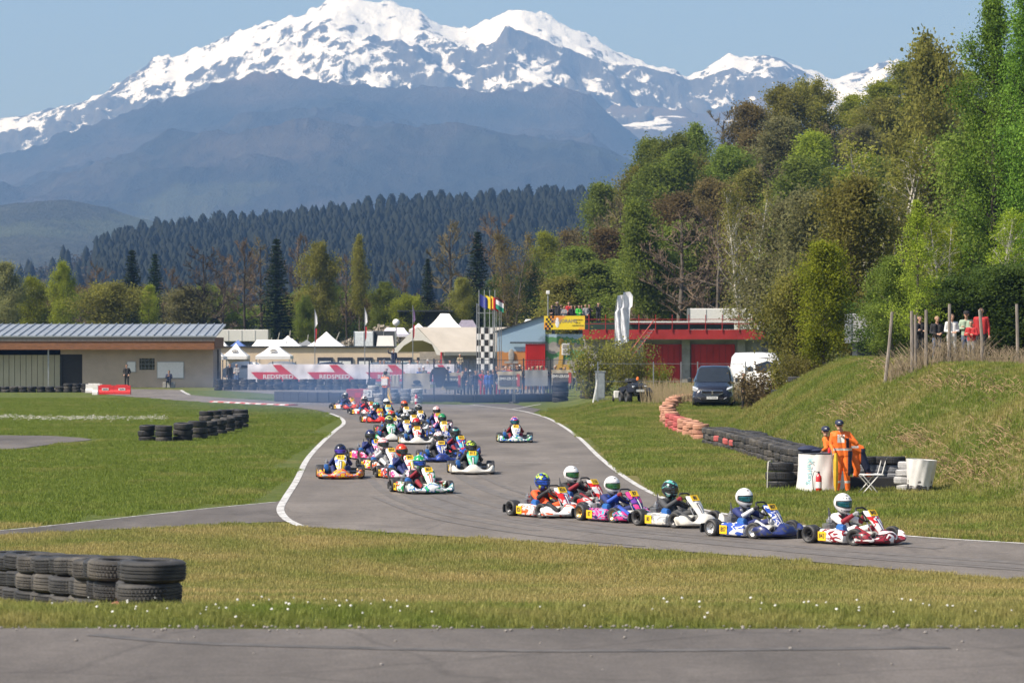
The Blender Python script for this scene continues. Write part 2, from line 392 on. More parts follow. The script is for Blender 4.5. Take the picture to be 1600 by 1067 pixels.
line_strip('edge_line', smooth_line(pts([(-180, 837), (0, 829.3), (200, 808.3), (330, 794.3), (430, 784.8)])), .07, .014, 'thin white line along the service road')
line_strip('edge_line', pts([(283, 609.8), (287, 613), (296, 617.2)]), .22, .024, 'short white line by the tyre wall near the grey building')
line_strip('grid_line', pts([(484, 717.3), (560, 717.8)]), .09, .024, 'faint white line across the track, left of the karts')
line_strip('grid_line', pts([(790, 723.4), (905, 724.2)]), .07, .024, 'faint white line across the track, below the lone kart')
line_strip('grid_line', pts([(440, 629.8), (520, 631.2), (590, 631.7), (700, 632.4)]), .18, .024, 'faded white line along the foot of the black barrier')
line_strip('grid_line', pts([(800, 640), (845, 632)]), .12, .026, 'white line crossing the apron by the right verge')
kb = pts([(335, 628.2), (375, 630.0), (415, 632.0), (458, 633.6)])
kb = smooth_line(kb, 5)
MK = [M('kerb_red', (.45, .06, .05), .7, dirt=(.2, .15, .13)), M('kerb_white', (.6, .58, .55), .7, dirt=(.3, .28, .26))]
kr = thing('kerb', 'low red and white painted kerb on the inside of the far bend', 'kerb'); kr['kind'] = 'structure'
for i in range(len(kb) - 1):
    a, c = Vector((*kb[i], 0)), Vector((*kb[i + 1], 0)); mid_ = (a + c) / 2; an = math.atan2(c.y - a.y, c.x - a.x)
    MB().box((mid_.x, mid_.y, .035), ((c - a).length, .8, .07), rz=an, top=(1, .6)).build('kerb_block', MK[i % 2], kr)
# rubber laid down by the karts: thin dark lines that follow the racing line
MRUB = M('laid_rubber', (.128, .114, .101), .75, var=.25, scale=3)
rl = [(505, 641), (560, 655), (585, 672), (590, 700), (600, 735), (640, 770), (730, 800), (880, 825), (1080, 845), (1300, 865), (1650, 890)]
for i, (ox, oy, w_, a, b_) in enumerate([(0, 0, .55, 0, 11), (40, -2, .38, 0, 11), (90, -1, .30, 1, 9), (-40, 5, .22, 3, 8), (150, -6, .34, 2, 10), (60, 8, .24, 4, 11), (190, -10, .16, 3, 8), (-70, 9, .14, 5, 9)]):
    q = [(x_ + ox * (.35 + .65 * (y_ - 630) / 200), y_ + oy * (y_ - 630) / 200) for x_, y_ in rl[a:b_]]
    line_strip('tyre_mark', smooth_line(pts(q)), w_, .015 + .0006 * i, 'dark rubber line on the track, %s of the set' % nth(i + 1), MRUB)
for i, (x0_, x1_, y0_, y1_) in enumerate([(-3.2, -.3, 22.0, 20.9), (-.6, 3.2, 20.95, 21.1)]):
    line_strip('tyre_mark', smooth_line([(x0_, y0_), ((x0_ * 2 + x1_) / 3, y0_ * .55 + y1_ * .45 - .15), (x1_, y1_)], 10), .16, 1.5235 + .0006 * i, 'dark curved tyre mark on the near asphalt, %s of two' % nth(i + 1), M('near_rubber', (.088, .08, .073), .75, var=.4, scale=4))
# gravel strip in the left lawn
r_ = np.random.default_rng(3); n = 1400
pxs = r_.uniform(-60, 262, n); pys = 653.5 + r_.normal(0, 1.6, n) - (pxs < 40) * 1.5
mb = MB()
for a, c in zip(pxs, pys):
    x, y = gp(a, c); s = r_.uniform(.04, .11); mb.box((x, y, s * .2), (s * 1.6, s * 2.2, s * .7), rz=r_.uniform(0, 3), top=(.6, .6))
tag(mb.build('gravel', M('gravel_stone', (.42, .40, .36), .9, scale=2), fix=False), 'pale gravel strip in the left lawn', 'gravel', kind='stuff')

# ------------------------------------------------------------------ far mountains
def mountain(name, prof, d0, d1, nx, ny, amp, seed, mat, label, x0=-260, x1=1900, power=1.15, spur=0.0, fq=3.5):
    px = np.linspace(x0, x1, nx); top = np.interp(px, [p[0] for p in prof], [p[1] for p in prof])
    v = np.linspace(0, 1, ny)[:, None]
    P = np.tile(px, (ny, 1)); dep = d0 + (d1 - d0) * v; Xm = (P - 800) * (d0 * .15 + d1 * .85) / F * (.75 + .25 * v)
    zt = CH + (HY - top) * d1 / F
    dm = d1 - d0
    u = Xm / dm; wv = v * 1.0
    rid = fbm(u * fq, wv * fq * .8 + u * .6, 6, seed, True, .55); rid2 = fbm(u * fq * .6 + 3, wv * fq * .6, 4, seed + 20)
    env = np.sin(np.pi * np.clip(v, 0, 1)) ** .8
    Zm = zt[None] * v ** power * (1 - spur * env * (rid2 - .5)) + amp * env * (rid - .62)
    Zm = np.maximum(Zm, -5 - 2 * (1 - v))
    Zm[-1] = zt + amp * .10 * (fbm(px * .06, px * 0, 4, seed + 7) - .5)
    Ym = dep + dm * .10 * (rid2 - .5) * env
    # back slope so that the ridge has a far side
    Xb = Xm[-1:] * 1.02; Yb = Ym[-1:] + dm * .25; Zb = Zm[-1:] * .45
    me = grid_mesh(name, np.vstack([Xm, Xb]), np.vstack([Ym, Yb]), np.vstack([Zm, Zb])); rn = (rid - rid.mean()) / rid.std()
    me.attributes.new('relief', 'FLOAT', 'POINT').data.foreach_set('value', np.vstack([rn, rn[-1:]]).ravel().astype(np.float32))   # gullies low, ribs high
    return tag(put(name, me, None, mat), label, 'mountain', kind='structure')
SNOW = [(-260, 215), (-100, 192), (0, 181), (15, 178), (60, 168), (120, 155), (150, 135), (180, 115), (210, 97), (250, 88), (290, 75), (330, 58), (375, 42), (430, 30), (460, 22), (470, 15), (500, 2), (530, -3), (570, 0), (610, 8), (650, 22), (690, 42), (715, 48), (740, 40), (780, 22), (815, 12), (840, 18), (870, 32), (910, 48), (950, 68), (990, 90), (1030, 102), (1060, 110), (1090, 120), (1105, 112), (1130, 98), (1160, 87), (1185, 90), (1215, 85), (1240, 92), (1280, 110), (1325, 124), (1370, 115), (1400, 103), (1412, 95), (1430, 97), (1460, 110), (1500, 120), (1700, 140), (1900, 160)]
MID = [(-260, 290), (-100, 255), (0, 230), (60, 206), (125, 185), (180, 167), (240, 150), (290, 135), (325, 125), (360, 119), (390, 117), (430, 119), (475, 126), (520, 133), (575, 136), (650, 139), (720, 138), (800, 144), (850, 138), (890, 134), (920, 143), (950, 166), (985, 195), (1020, 222), (1100, 262), (1200, 300), (1500, 350), (1900, 380)]
MID2 = [(-260, 420), (700, 330), (850, 230), (930, 185), (965, 168), (1010, 165), (1060, 170), (1110, 176), (1160, 180), (1195, 158), (1225, 141), (1250, 146), (1290, 165), (1350, 185), (1450, 200), (1900, 260)]
LOW = [(-260, 330), (-60, 322), (0, 316), (60, 312), (120, 322), (200, 345), (300, 372), (420, 400), (600, 430), (1900, 470)]
def slope_nodes(t):
    g = N(t, 'ShaderNodeNewGeometry'); sx = N(t, 'ShaderNodeSeparateXYZ'); L(t, g.outputs['Normal'], sx.inputs[0]); sp = N(t, 'ShaderNodeSeparateXYZ'); L(t, g.outputs['Position'], sp.inputs[0]); return sx, sp
m, t, b, o = nodes('snowy_rock'); sx, sp = slope_nodes(t)
n1 = noise(t, .0105, 9, .72, coord='World', stretch=(1.2, .5, .85)); n2 = noise(t, .024, 6, .72, coord='World', stretch=(1, .4, .7)); n5 = noise(t, .0011, 3, .5, coord='World')
def math_(t, op, a, b_, clamp=False):
    q = N(t, 'ShaderNodeMath', operation=op, use_clamp=clamp)
    for i, z in enumerate((a, b_)):
        if hasattr(z, 'links'): L(t, z, q.inputs[i])
        else: q.inputs[i].default_value = z
    return q.outputs[0]
alt = N(t, 'ShaderNodeMapRange'); L(t, sp.outputs['Z'], alt.inputs[0]); alt.inputs[1].default_value = 500; alt.inputs[2].default_value = 1160; alt.inputs[3].default_value = -.115; alt.inputs[4].default_value = -.055
slp = N(t, 'ShaderNodeMapRange'); L(t, sx.outputs['Z'], slp.inputs[0]); slp.inputs[1].default_value = .35; slp.inputs[2].default_value = .95; slp.inputs[3].default_value = -.17; slp.inputs[4].default_value = .15
q = math_(t, 'ADD', math_(t, 'ADD', math_(t, 'MULTIPLY', n1.outputs['Fac'], .8), .1), alt.outputs[0]); q = math_(t, 'ADD', q, slp.outputs[0]); q = math_(t, 'ADD', q, math_(t, 'MULTIPLY', math_(t, 'SUBTRACT', n2.outputs['Fac'], .5), .62)); q = math_(t, 'ADD', q, math_(t, 'MULTIPLY', math_(t, 'SUBTRACT', n5.outputs['Fac'], .5), .25))
q = math_(t, 'SUBTRACT', q, math_(t, 'MULTIPLY', N(t, 'ShaderNodeAttribute', attribute_name='relief').outputs['Fac'], .062))
sn = ramp(t, [(.47, 0.0), (.535, 1.0)], q)
rk = ramp(t, [(.3, (.055, .055, .055)), (.7, (.13, .12, .105))], n2.outputs['Fac'])
mx = N(t, 'ShaderNodeMix', data_type='RGBA'); L(t, sn.outputs[0], mx.inputs['Factor']); L(t, rk.outputs[0], mx.inputs['A']); mx.inputs['B'].default_value = (.90, .89, .87, 1); L(t, mx.outputs['Result'], b.inputs['Base Color']); b.inputs['Roughness'].default_value = .8; b.inputs['Specular IOR Level'].default_value = .1
bp = N(t, 'ShaderNodeBump', i_Strength=.6, i_Distance=25); L(t, n2.outputs['Fac'], bp.inputs['Height']); L(t, bp.outputs[0], b.inputs['Normal']); MSN = m
mountain('snow_mountain', SNOW, 7400, 10400, 520, 170, 430, 11, MSN, 'high snow covered mountain range with bare rock ribs', power=.9, fq=5.0)
def hillmat(name, cols, snow=None, sc=.0029):
    m, t, b, o = nodes(name); sx, sp = slope_nodes(t)
    n1 = noise(t, sc, 8, .68, coord='World', stretch=(1, .45, 1.2)); n2 = noise(t, sc * 11, 5, .75, coord='World', stretch=(1, .5, .8)); n3 = noise(t, sc * .5, 5, .6, coord='World', stretch=(.7, .5, 2.5))
    st = [(.2, cols[0]), (.45, cols[1]), (.6, cols[2])]; r1 = ramp(t, st, n1.outputs['Fac']); r2 = ramp(t, [(.3, .6), (.7, 1.4)], n2.outputs['Fac'])
    rm = ramp(t, [(.56, 0.0), (.60, 1.0)], n3.outputs['Fac']); al = N(t, 'ShaderNodeMapRange'); L(t, sp.outputs['Z'], al.inputs[0]); al.inputs[1].default_value = 84; al.inputs[2].default_value = 460; al.inputs[3].default_value = 1; al.inputs[4].default_value = 0
    mf = math_(t, 'MULTIPLY', rm.outputs[0], al.outputs[0])
    a = N(t, 'ShaderNodeMix', data_type='RGBA', blend_type='MULTIPLY'); a.inputs['Factor'].default_value = 1; L(t, r1.outputs[0], a.inputs['A']); L(t, r2.outputs[0], a.inputs['B'])
    c = N(t, 'ShaderNodeMix', data_type='RGBA'); L(t, mf, c.inputs['Factor']); L(t, a.outputs['Result'], c.inputs['A']); c.inputs['B'].default_value = c4(cols[3]); out = c.outputs['Result']
    if len(cols) > 4:   # bare summit pasture
        top = N(t, 'ShaderNodeMapRange'); L(t, sp.outputs['Z'], top.inputs[0]); top.inputs[1].default_value = cols[5][0]; top.inputs[2].default_value = cols[5][1]
        tf = math_(t, 'MULTIPLY', top.outputs[0], ramp(t, [(.4, .4), (.6, 1.0)], n1.outputs['Fac']).outputs[0])
        e = N(t, 'ShaderNodeMix', data_type='RGBA'); L(t, tf, e.inputs['Factor']); L(t, out, e.inputs['A']); e.inputs['B'].default_value = c4(cols[4]); out = e.outputs['Result']
    if snow:
        ns = noise(t, snow[2], 5, .6, coord='World', stretch=(.5, .5, 2.2)); sf = ramp(t, [(snow[3], 0.0), (snow[3] + .02, 1.0)], ns.outputs['Fac']); za = N(t, 'ShaderNodeMapRange'); L(t, sp.outputs['Z'], za.inputs[0]); za.inputs[1].default_value = snow[0]; za.inputs[2].default_value = snow[1]
        e = N(t, 'ShaderNodeMix', data_type='RGBA'); L(t, math_(t, 'MULTIPLY', sf.outputs[0], za.outputs[0]), e.inputs['Factor']); L(t, out, e.inputs['A']); e.inputs['B'].default_value = (.88, .88, .87, 1); out = e.outputs['Result']
    L(t, out, b.inputs['Base Color']); b.inputs['Roughness'].default_value = .95; b.inputs['Specular IOR Level'].default_value = .05
    bp = N(t, 'ShaderNodeBump', i_Strength=1.0, i_Distance=14); L(t, n2.outputs['Fac'], bp.inputs['Height']); L(t, bp.outputs[0], b.inputs['Normal']); return m
mountain('wooded_mountain', MID2, 6900, 9200, 300, 90, 310, 31, hillmat('far_ridge', [(.045, .045, .05), (.06, .055, .055), (.08, .07, .065), (.10, .11, .05), (.16, .13, .10), (530, 785)], (560, 670, .0065, .64)), 'dark blue ridge with scattered snow patches below the snowy peaks', power=1.0)
mountain('wooded_mountain', MID, 4400, 8000, 420, 130, 290, 41, hillmat('brown_forest', [(.012, .017, .016), (.026, .028, .026), (.048, .043, .038), (.065, .075, .045), (.13, .10, .075), (615, 755)], (615, 700, .0036, .66)), 'broad wooded mountain in bluish haze with a bare pasture top', power=1.0, spur=.30, fq=4.2)
mountain('foothill', LOW, 2500, 4100, 200, 60, 48, 51, hillmat('green_foothill', [(.03, .034, .028), (.045, .048, .034), (.06, .062, .04), (.075, .085, .045)], None, .0065), 'low hazy green foothill at the left edge', power=1.1, spur=.3)
# ------------------------------------------------------------------ trees
def leaf_quads(P, size, rg, flat=.5, asp=.6):
    """leaf-sized rhombs round the points P, random directions"""
    n = len(P); a = rg.normal(size=(n, 3)); a[:, 2] *= flat; a /= np.linalg.norm(a, axis=1)[:, None]
    r = rg.normal(size=(n, 3)); b = np.cross(a, r); b /= np.linalg.norm(b, axis=1)[:, None] + 1e-9
    s = (size * rg.uniform(.6, 1.4, n))[:, None]; P = np.asarray(P)
    V = np.stack([P - a * s, P - b * s * asp, P + a * s, P + b * s * asp], 1).reshape(-1, 3)
    return V, np.arange(4 * n).reshape(-1, 4)
def grow(seed, H, crown0=.25, width=.28, n1=18, n2=6, n3=0, up=.7, shape='round', lean=0.0, fork=1, trunk_r=None, wig=.03, up2=.5):
    """returns branch tubes [(points, radii, level)] and twig points"""
    rd = random.Random(seed); tubes = []; tw = []
    tr = trunk_r or H * .014
    for fk in range(fk_n := fork):
        ang = rd.uniform(0, 6.28); ln = lean + (0 if fork == 1 else .16)
        tp = []; p = Vector((0, 0, 0)); k = 10
        for i in range(k + 1):
            f = i / k; tp.append(p.copy())
            p += Vector((math.cos(ang) * ln * H / k + rd.gauss(0, wig) * H / k * 3 * .3, math.sin(ang) * ln * H / k + rd.gauss(0, wig) * H / k * 3 * .3, H / k * (1 if fork == 1 else rd.uniform(.9, 1))))
        tubes.append((tp, [tr * (1.25 - f) * (1.3 if f == 0 else 1) * .85 + .01 for f in [i / k for i in range(k + 1)]], 0))
        def at(f):
            f = min(.999, max(0, f)) * k; i = int(f); return tp[i].lerp(tp[i + 1], f - i)
        for j in range(n1):
            f = crown0 + (1 - crown0) * (j + rd.random()) / n1
            g = (f - crown0) / (1 - crown0)
            w = {'round': math.sin(math.pi * (g * .82 + .14)) ** .8, 'cone': (1 - g) ** .8 + .06, 'column': (.55 + .45 * math.sin(math.pi * g)) * (1 - .5 * g ** 4), 'vase': .35 + .65 * g, 'wide': math.sin(math.pi * (g * .7 + .25)) ** .6}[shape]
            Ln = H * width * w * rd.uniform(.7, 1.2); a = j * 2.4 + rd.uniform(-.5, .5); e = up * rd.uniform(.7, 1.3) * (.5 + .8 * g)
            d = Vector((math.cos(a), math.sin(a), e)).normalized(); p = at(f); q = [p]; nseg = 5
            for s in range(nseg):
                d = (d + Vector((rd.gauss(0, .16), rd.gauss(0, .16), rd.gauss(.05, .12)))).normalized(); q.append(q[-1] + d * Ln / nseg)
            r0 = tr * .42 * (1 - .6 * f); tubes.append((q, [r0 * (1 - .8 * s / nseg) + .004 for s in range(nseg + 1)], 1))
            for s2 in range(n2):
                ff = .25 + .75 * (s2 + rd.random()) / n2; i = min(nseg - 1, int(ff * nseg)); b0 = q[i].lerp(q[i + 1], ff * nseg - i)
                dd = (d + Vector((rd.gauss(0, .8), rd.gauss(0, .8), rd.gauss(.25 * up2 * 2, .5)))).normalized(); L2 = Ln * rd.uniform(.25, .5) * (1.15 - .5 * ff)
                q2 = [b0]
                for s in range(3):
                    dd = (dd + Vector((rd.gauss(0, .18), rd.gauss(0, .18), rd.gauss(.05, .15)))).normalized(); q2.append(q2[-1] + dd * L2 / 3)
                tubes.append((q2, [r0 * .4 + .004, r0 * .3 + .003, r0 * .2 + .003, .003], 2))
                for s in range(1, 4): tw.append((q2[s], L2))
                for s3 in range(n3):
                    i = rd.randrange(0, 3); b1 = q2[i].lerp(q2[i + 1], rd.random()); d3 = (dd + Vector((rd.gauss(0, .7), rd.gauss(0, .7), rd.gauss(.25, .5)))).normalized(); L3 = L2 * rd.uniform(.35, .8)
                    m1 = b1 + d3 * L3 * .5; d3 = (d3 + Vector((rd.gauss(0, .3), rd.gauss(0, .3), rd.gauss(.1, .2)))).normalized()
                    tubes.append(([b1, m1, m1 + d3 * L3 * .5], [.010, .007, .003], 3)); tw.append((m1, L3))
    return tubes, tw
def tube_mesh(name, tubes, maxlev=3, sides=(6, 4, 3, 3), fat=1.0):
    mb = MB()
    for q, r, lv in tubes:
        if lv <= maxlev: mb.tube(q, [x * fat for x in r], sides[lv], cap=False)
    me = mb.mesh(name, fix=False); sm(me, 60); return me
def crown_mesh(name, tw, per, spread_, size, seed, flat=.7, asp=.62):
    rg = np.random.default_rng(seed); T = np.array([list(p) for p, l in tw]); Ls = np.array([l for p, l in tw])
    P = np.repeat(T, per, 0) + rg.normal(size=(len(T) * per, 3)) * (spread_ * (.4 + .6 * np.repeat(Ls, per) / Ls.mean()))[:, None]
    P = P[P[:, 2] > .15]
    V, Fc = leaf_quads(P, size, rg, flat, asp); return raw_mesh(name, V, Fc)
PROTO = {}
def proto(kind, seed, fn): PROTO.setdefault(kind, []).append(fn(seed))
def broad(seed):      # 10 m spring broadleaf
    tb, tw = grow(seed, 10, .16, .27, 20, 6, 0, .75, 'round'); return tube_mesh('trunk', tb), crown_mesh('crown', tw, 58, .46, .092, seed), 10
def dense(seed):
    tb, tw = grow(seed, 10, .08, .30, 24, 6, 0, .6, 'wide'); return tube_mesh('trunk', tb), crown_mesh('crown', tw, 62, .44, .092, seed), 10
def slim(seed):       # tall slim leaning wood tree
    tb, tw = grow(seed, 10, .30, .18, 20, 5, 0, 1.0, 'column', lean=.06); return tube_mesh('trunk', tb), crown_mesh('crown', tw, 55, .44, .090, seed), 10
def birch(seed):
    tb, tw = grow(seed, 10, .22, .17, 18, 6, 1, 1.1, 'round', fork=3, trunk_r=.085); return tube_mesh('trunk', tb, fat=1.1), crown_mesh('crown', tw, 6, .26, .060, seed), 10
def sapling(seed):
    tb, tw = grow(seed, 10, .12, .22, 20, 7, 0, .9, 'cone', trunk_r=.10); return tube_mesh('trunk', tb), crown_mesh('crown', tw, 20, .26, .062, seed), 10
def poplar(seed):
    tb, tw = grow(seed, 10, .10, .17, 34, 7, 0, 1.2, 'column'); return tube_mesh('trunk', tb), crown_mesh('crown', tw, 60, .21, .042, seed), 10
def bare(seed):       # leafless: the crown is fine twigs and buds
    tb, tw = grow(seed, 10, .2, .33, 17, 7, 9, .7, 'wide', wig=.06)
    return tube_mesh('trunk', [q for q in tb if q[2] < 2], fat=1.15), tube_mesh('crown', [q for q in tb if q[2] >= 2], fat=2.3), 10
def brushy(seed):     # shrub of many stems
    rd = random.Random(seed); tb = []; tw = []
    for i in range(46):
        a = rd.uniform(0, 6.28); sp_ = rd.uniform(.05, .42); Ln = 4 * rd.uniform(.6, 1.0) * (1.1 - .5 * sp_); p = Vector((math.cos(a) * rd.uniform(0, .7), math.sin(a) * rd.uniform(0, .7), 0)); d = Vector((math.cos(a) * sp_, math.sin(a) * sp_, 1)).normalized(); q = [p]
        for s in range(5): d = (d + Vector((rd.gauss(0, .1), rd.gauss(0, .1), .02))).normalized(); q.append(q[-1] + d * Ln / 5)
        tb.append((q, [.03, .025, .02, .015, .01, .005], 1))
        for s in range(1, 6):
            for k in range(3): tw.append((q[s - 1].lerp(q[s], rd.random()), .6))
    return tube_mesh('trunk', tb), crown_mesh('crown', tw, 7, .22, .075, seed), 4
def bush(seed):
    rg = np.random.default_rng(seed); tb, tw = grow(seed, 4, .05, .42, 22, 6, 0, .55, 'wide', trunk_r=.05); return tube_mesh('trunk', tb), crown_mesh('crown', tw, 40, .25, .055, seed), 4
def spruce(seed):
    rd = random.Random(seed); rg = np.random.default_rng(seed); H = 12; mb = MB(); mb.tube([(0, 0, 0), (.05, 0, 4), (0, .05, 8), (0, 0, H)], [.2, .15, .09, .02], 6); P = []; Dv = []
    nw = 34
    for i in range(nw):
        f = .06 + .93 * i / nw; z = H * f; w_ = 2.6 * (1 - f) ** .85 + .12
        for k in range(9):
            a = i * 1.3 + k * .7 + rd.uniform(-.3, .3); Ln = w_ * rd.uniform(.55, 1.15); q = [Vector((0, 0, z))]; dz = .10 - .35 * (1 - f)
            for s in range(4): q.append(q[-1] + Vector((math.cos(a), math.sin(a), dz + .12 * s)).normalized() * Ln / 4)
            mb.tube(q, [.03, .02, .015, .008, .004], 3, cap=False)
            nn_ = max(3, int(Ln * 7))
            for s in range(nn_):
                ff = (s + rd.random()) / nn_; j = min(3, int(ff * 4)); c = q[j].lerp(q[j + 1], ff * 4 - j)
                for u in range(3): P.append((c.x + rd.gauss(0, .09), c.y + rd.gauss(0, .09), c.z - rd.uniform(0, .22)))
    me = mb.mesh('trunk', fix=False); V, Fc = leaf_quads(np.array(P), .17, rg, .35, .33); return me, raw_mesh('crown', V, Fc), H
for s in (1, 2, 3): proto('broad', s, broad)
for s in (11, 12, 13): proto('slim', s, slim)
for s in (21, 22): proto('birch', s, birch)
for s in (31, 32): proto('spruce', s, spruce)
for s in (41, 42, 43): proto('bare', s, bare)
for s in (51, 52): proto('bush', s, bush)
for s in (61, 62): proto('dense', s, dense)
for s in (71, 72): proto('poplar', s, poplar)
for s in (81, 82): proto('sapling', s, sapling)
for s in (91,): proto('brushy', s, brushy)
BARK = M('bark_grey', (.10, .085, .07), .9, scale=3, var=.3); BARKD = M('bark_dark', (.045, .036, .028), .9, scale=3, var=.3); BARKW = M('bark_birch', (.50, .47, .42), .7, scale=2, var=.3, dirt=(.12, .1, .09))
TWIG = M('twig_brown', (.13, .092, .060), .9, scale=.6, var=.35); TWIG2 = M('twig_olive', (.15, .125, .06), .9, scale=.6, var=.3)
LV = {'green': leafmat('leaf_green', (0.205, 0.278, 0.052), (0.107, 0.152, 0.028)), 'olive': leafmat('leaf_olive', (0.295, 0.304, 0.068), (0.151, 0.160, 0.036)), 'dark': leafmat('leaf_dark', (0.095, 0.154, 0.032), (0.044, 0.076, 0.017)),
      'yellow': leafmat('leaf_yellow', (.30, .40, .035), (.19, .26, .025)), 'lime': leafmat('leaf_lime', (0.339, 0.421, 0.053), (0.196, 0.261, 0.030)), 'spruce': leafmat('needle', (0.032, 0.059, 0.029), (0.016, 0.030, 0.017), .12), 'brown': leafmat('leaf_brown', (.24, .20, .075), (.14, .12, .045)), 'oldbrown': leafmat('leaf_oldbrown', (0.249, 0.198, 0.102), (0.146, 0.117, 0.061)), 'grey': leafmat('leaf_greygreen', (0.304, 0.320, 0.137), (0.178, 0.193, 0.076)), 'bright': leafmat('leaf_bright', (0.176, 0.307, 0.044), (0.081, 0.161, 0.022), .4)}
TREES = []
def tree(kind, px, d, ytop=None, h=None, leaf='green', name='broadleaf_tree', desc=None, cat='tree', bark=None, i=None, wide=1.0, group=None, dz=0.0, nat=None):
    x = gx(px, d); z0 = tzf(x, d) - .05 + dz
    if h is None: h = max(2.0, zat(ytop, d) - z0)
    k = PROTO[kind]; seed = int(px * 7 + d * 3) if i is None else i; tm, cm, H = k[seed % len(k)]; s = h / H
    e = thing(name, desc, cat, (x, d, z0), (seed * 1.7) % 6.28, group); e.scale = (s * wide, s * wide, s)
    put('trunk', tm, e, bark or BARK); put('crown', cm, e, LV[leaf] if isinstance(leaf, str) else leaf); TREES.append((desc, px, e)); return e
rd = random.Random(77)
# row of trees behind the paddock, left to right
g1 = 'trees behind the paddock'
for px, d, yt, kd, lf, nm, ds, wd in [
    (8, 300, 418, 'broad', 'grey', 'willow_tree', 'grey-green willow above the metal roof at the left edge', 1.0), (52, 305, 440, 'broad', 'yellow', 'broadleaf_tree', 'yellow-green young tree above the metal roof, second from the left edge', 1.0),
    (98, 300, 424, 'dense', 'lime', 'broadleaf_tree', 'bright lime green leafy tree above the metal roof', .75), (150, 318, 420, 'bare', TWIG, 'bare_tree', 'reddish bare tree behind the lime green tree', 1.0), (172, 288, 455, 'bush', 'olive', 'round_bush', 'large round olive bush just above the metal roof', 1.6),
    (206, 330, 386, 'spruce', 'spruce', 'spruce_tree', 'left of two dark spruces above the metal roof', 1.1), (242, 325, 392, 'spruce', 'spruce', 'spruce_tree', 'right of two dark spruces above the metal roof', 1.0), (232, 292, 452, 'broad', 'lime', 'broadleaf_tree', 'yellow-green tree in front of the two spruces', .7),
    (268, 320, 430, 'bare', TWIG, 'bare_tree', 'small brown bare tree right of the two spruces', .9), (318, 300, 398, 'bare', BARKD, 'bare_oak', 'big dark bare oak with spreading limbs above the roof end', 1.25), (290, 300, 460, 'bush', 'grey', 'round_bush', 'grey-green bush under the bare oak', 1.3), (348, 325, 400, 'bare', TWIG, 'bare_tree', 'brown bare tree close right of the big oak', .9), (382, 315, 390, 'bare', TWIG, 'bare_tree', 'brown bare tree left of the tall dark spruce', 1.0), (408, 330, 385, 'bare', TWIG2, 'bare_tree', 'olive-brown bare tree touching the tall dark spruce', .9),
    (432, 310, 368, 'spruce', 'spruce', 'spruce_tree', 'tall dark spruce standing alone behind the white tents', 1.1), (466, 335, 382, 'bare', TWIG, 'bare_tree', 'tall bare tree right of the lone dark spruce', .9), (500, 305, 398, 'dense', 'olive', 'broadleaf_tree', 'olive green full crowned tree behind the large white tent', .8), (478, 295, 472, 'dense', 'green', 'broadleaf_tree', 'green low tree in front of the olive crowned tree', .9),
    (542, 330, 412, 'bare', TWIG, 'bare_tree', 'thin brown bare tree right of the olive crowned tree', .8), (562, 320, 378, 'slim', 'olive', 'slim_tree', 'slim thinly leaved tree with a crooked top', .5), (600, 305, 452, 'dense', 'green', 'broadleaf_tree', 'rounded green tree behind the white container', 1.1), (634, 330, 418, 'bare', TWIG, 'bare_tree', 'brown bare tree left of the columnar dark conifer', .9), (640, 300, 470, 'bush', 'lime', 'round_bush', 'bright green bush left of the columnar dark conifer', 1.2),
    (668, 312, 400, 'spruce', 'spruce', 'conifer_tree', 'short columnar dark conifer behind the pale marquee', .85), (703, 330, 362, 'bare', TWIG2, 'bare_tree', 'big olive-brown bare tree between two dark conifers', 1.2), (746, 320, 357, 'spruce', 'spruce', 'spruce_tree', 'tall dark spruce behind the flags', 1.05), (778, 335, 352, 'bare', TWIG, 'bare_tree', 'brown bare tree right of the spruce behind the flags', 1.0), (800, 270, 362, 'birch', 'brown', 'bare_tree', 'pale forked bare tree above the mural roof', .9),
    (828, 310, 422, 'dense', 'dark', 'broadleaf_tree', 'dark green tree behind the mural building', 1.0), (853, 335, 372, 'broad', 'lime', 'broadleaf_tree', 'lime green tree at the left end of the wood', .8), (722, 300, 440, 'broad', 'olive', 'broadleaf_tree', 'olive tree right behind the white peaked tent', 1.0), (780, 290, 440, 'dense', 'dark', 'broadleaf_tree', 'dark olive tree between flags and mural roof', 1.0)]:
    tree(kd, px, d, yt, None, lf, nm, ds, 'bush' if 'bush' in nm else 'tree', BARKD if kd in ('bare', 'spruce') else None, wide=wd, group=g1)
for i, px in enumerate(range(-10, 900, 36)):
    tree('bush', px + rd.uniform(-8, 8), rd.uniform(330, 350), rd.uniform(455, 490), None, rd.choice(['dark', 'olive', 'brown', 'green']), 'hedge_bush', 'low bush in the hedge under the paddock trees, %s from the left' % nth(i + 1), 'bush', BARKD, wide=1.7, group='hedge under the paddock trees')
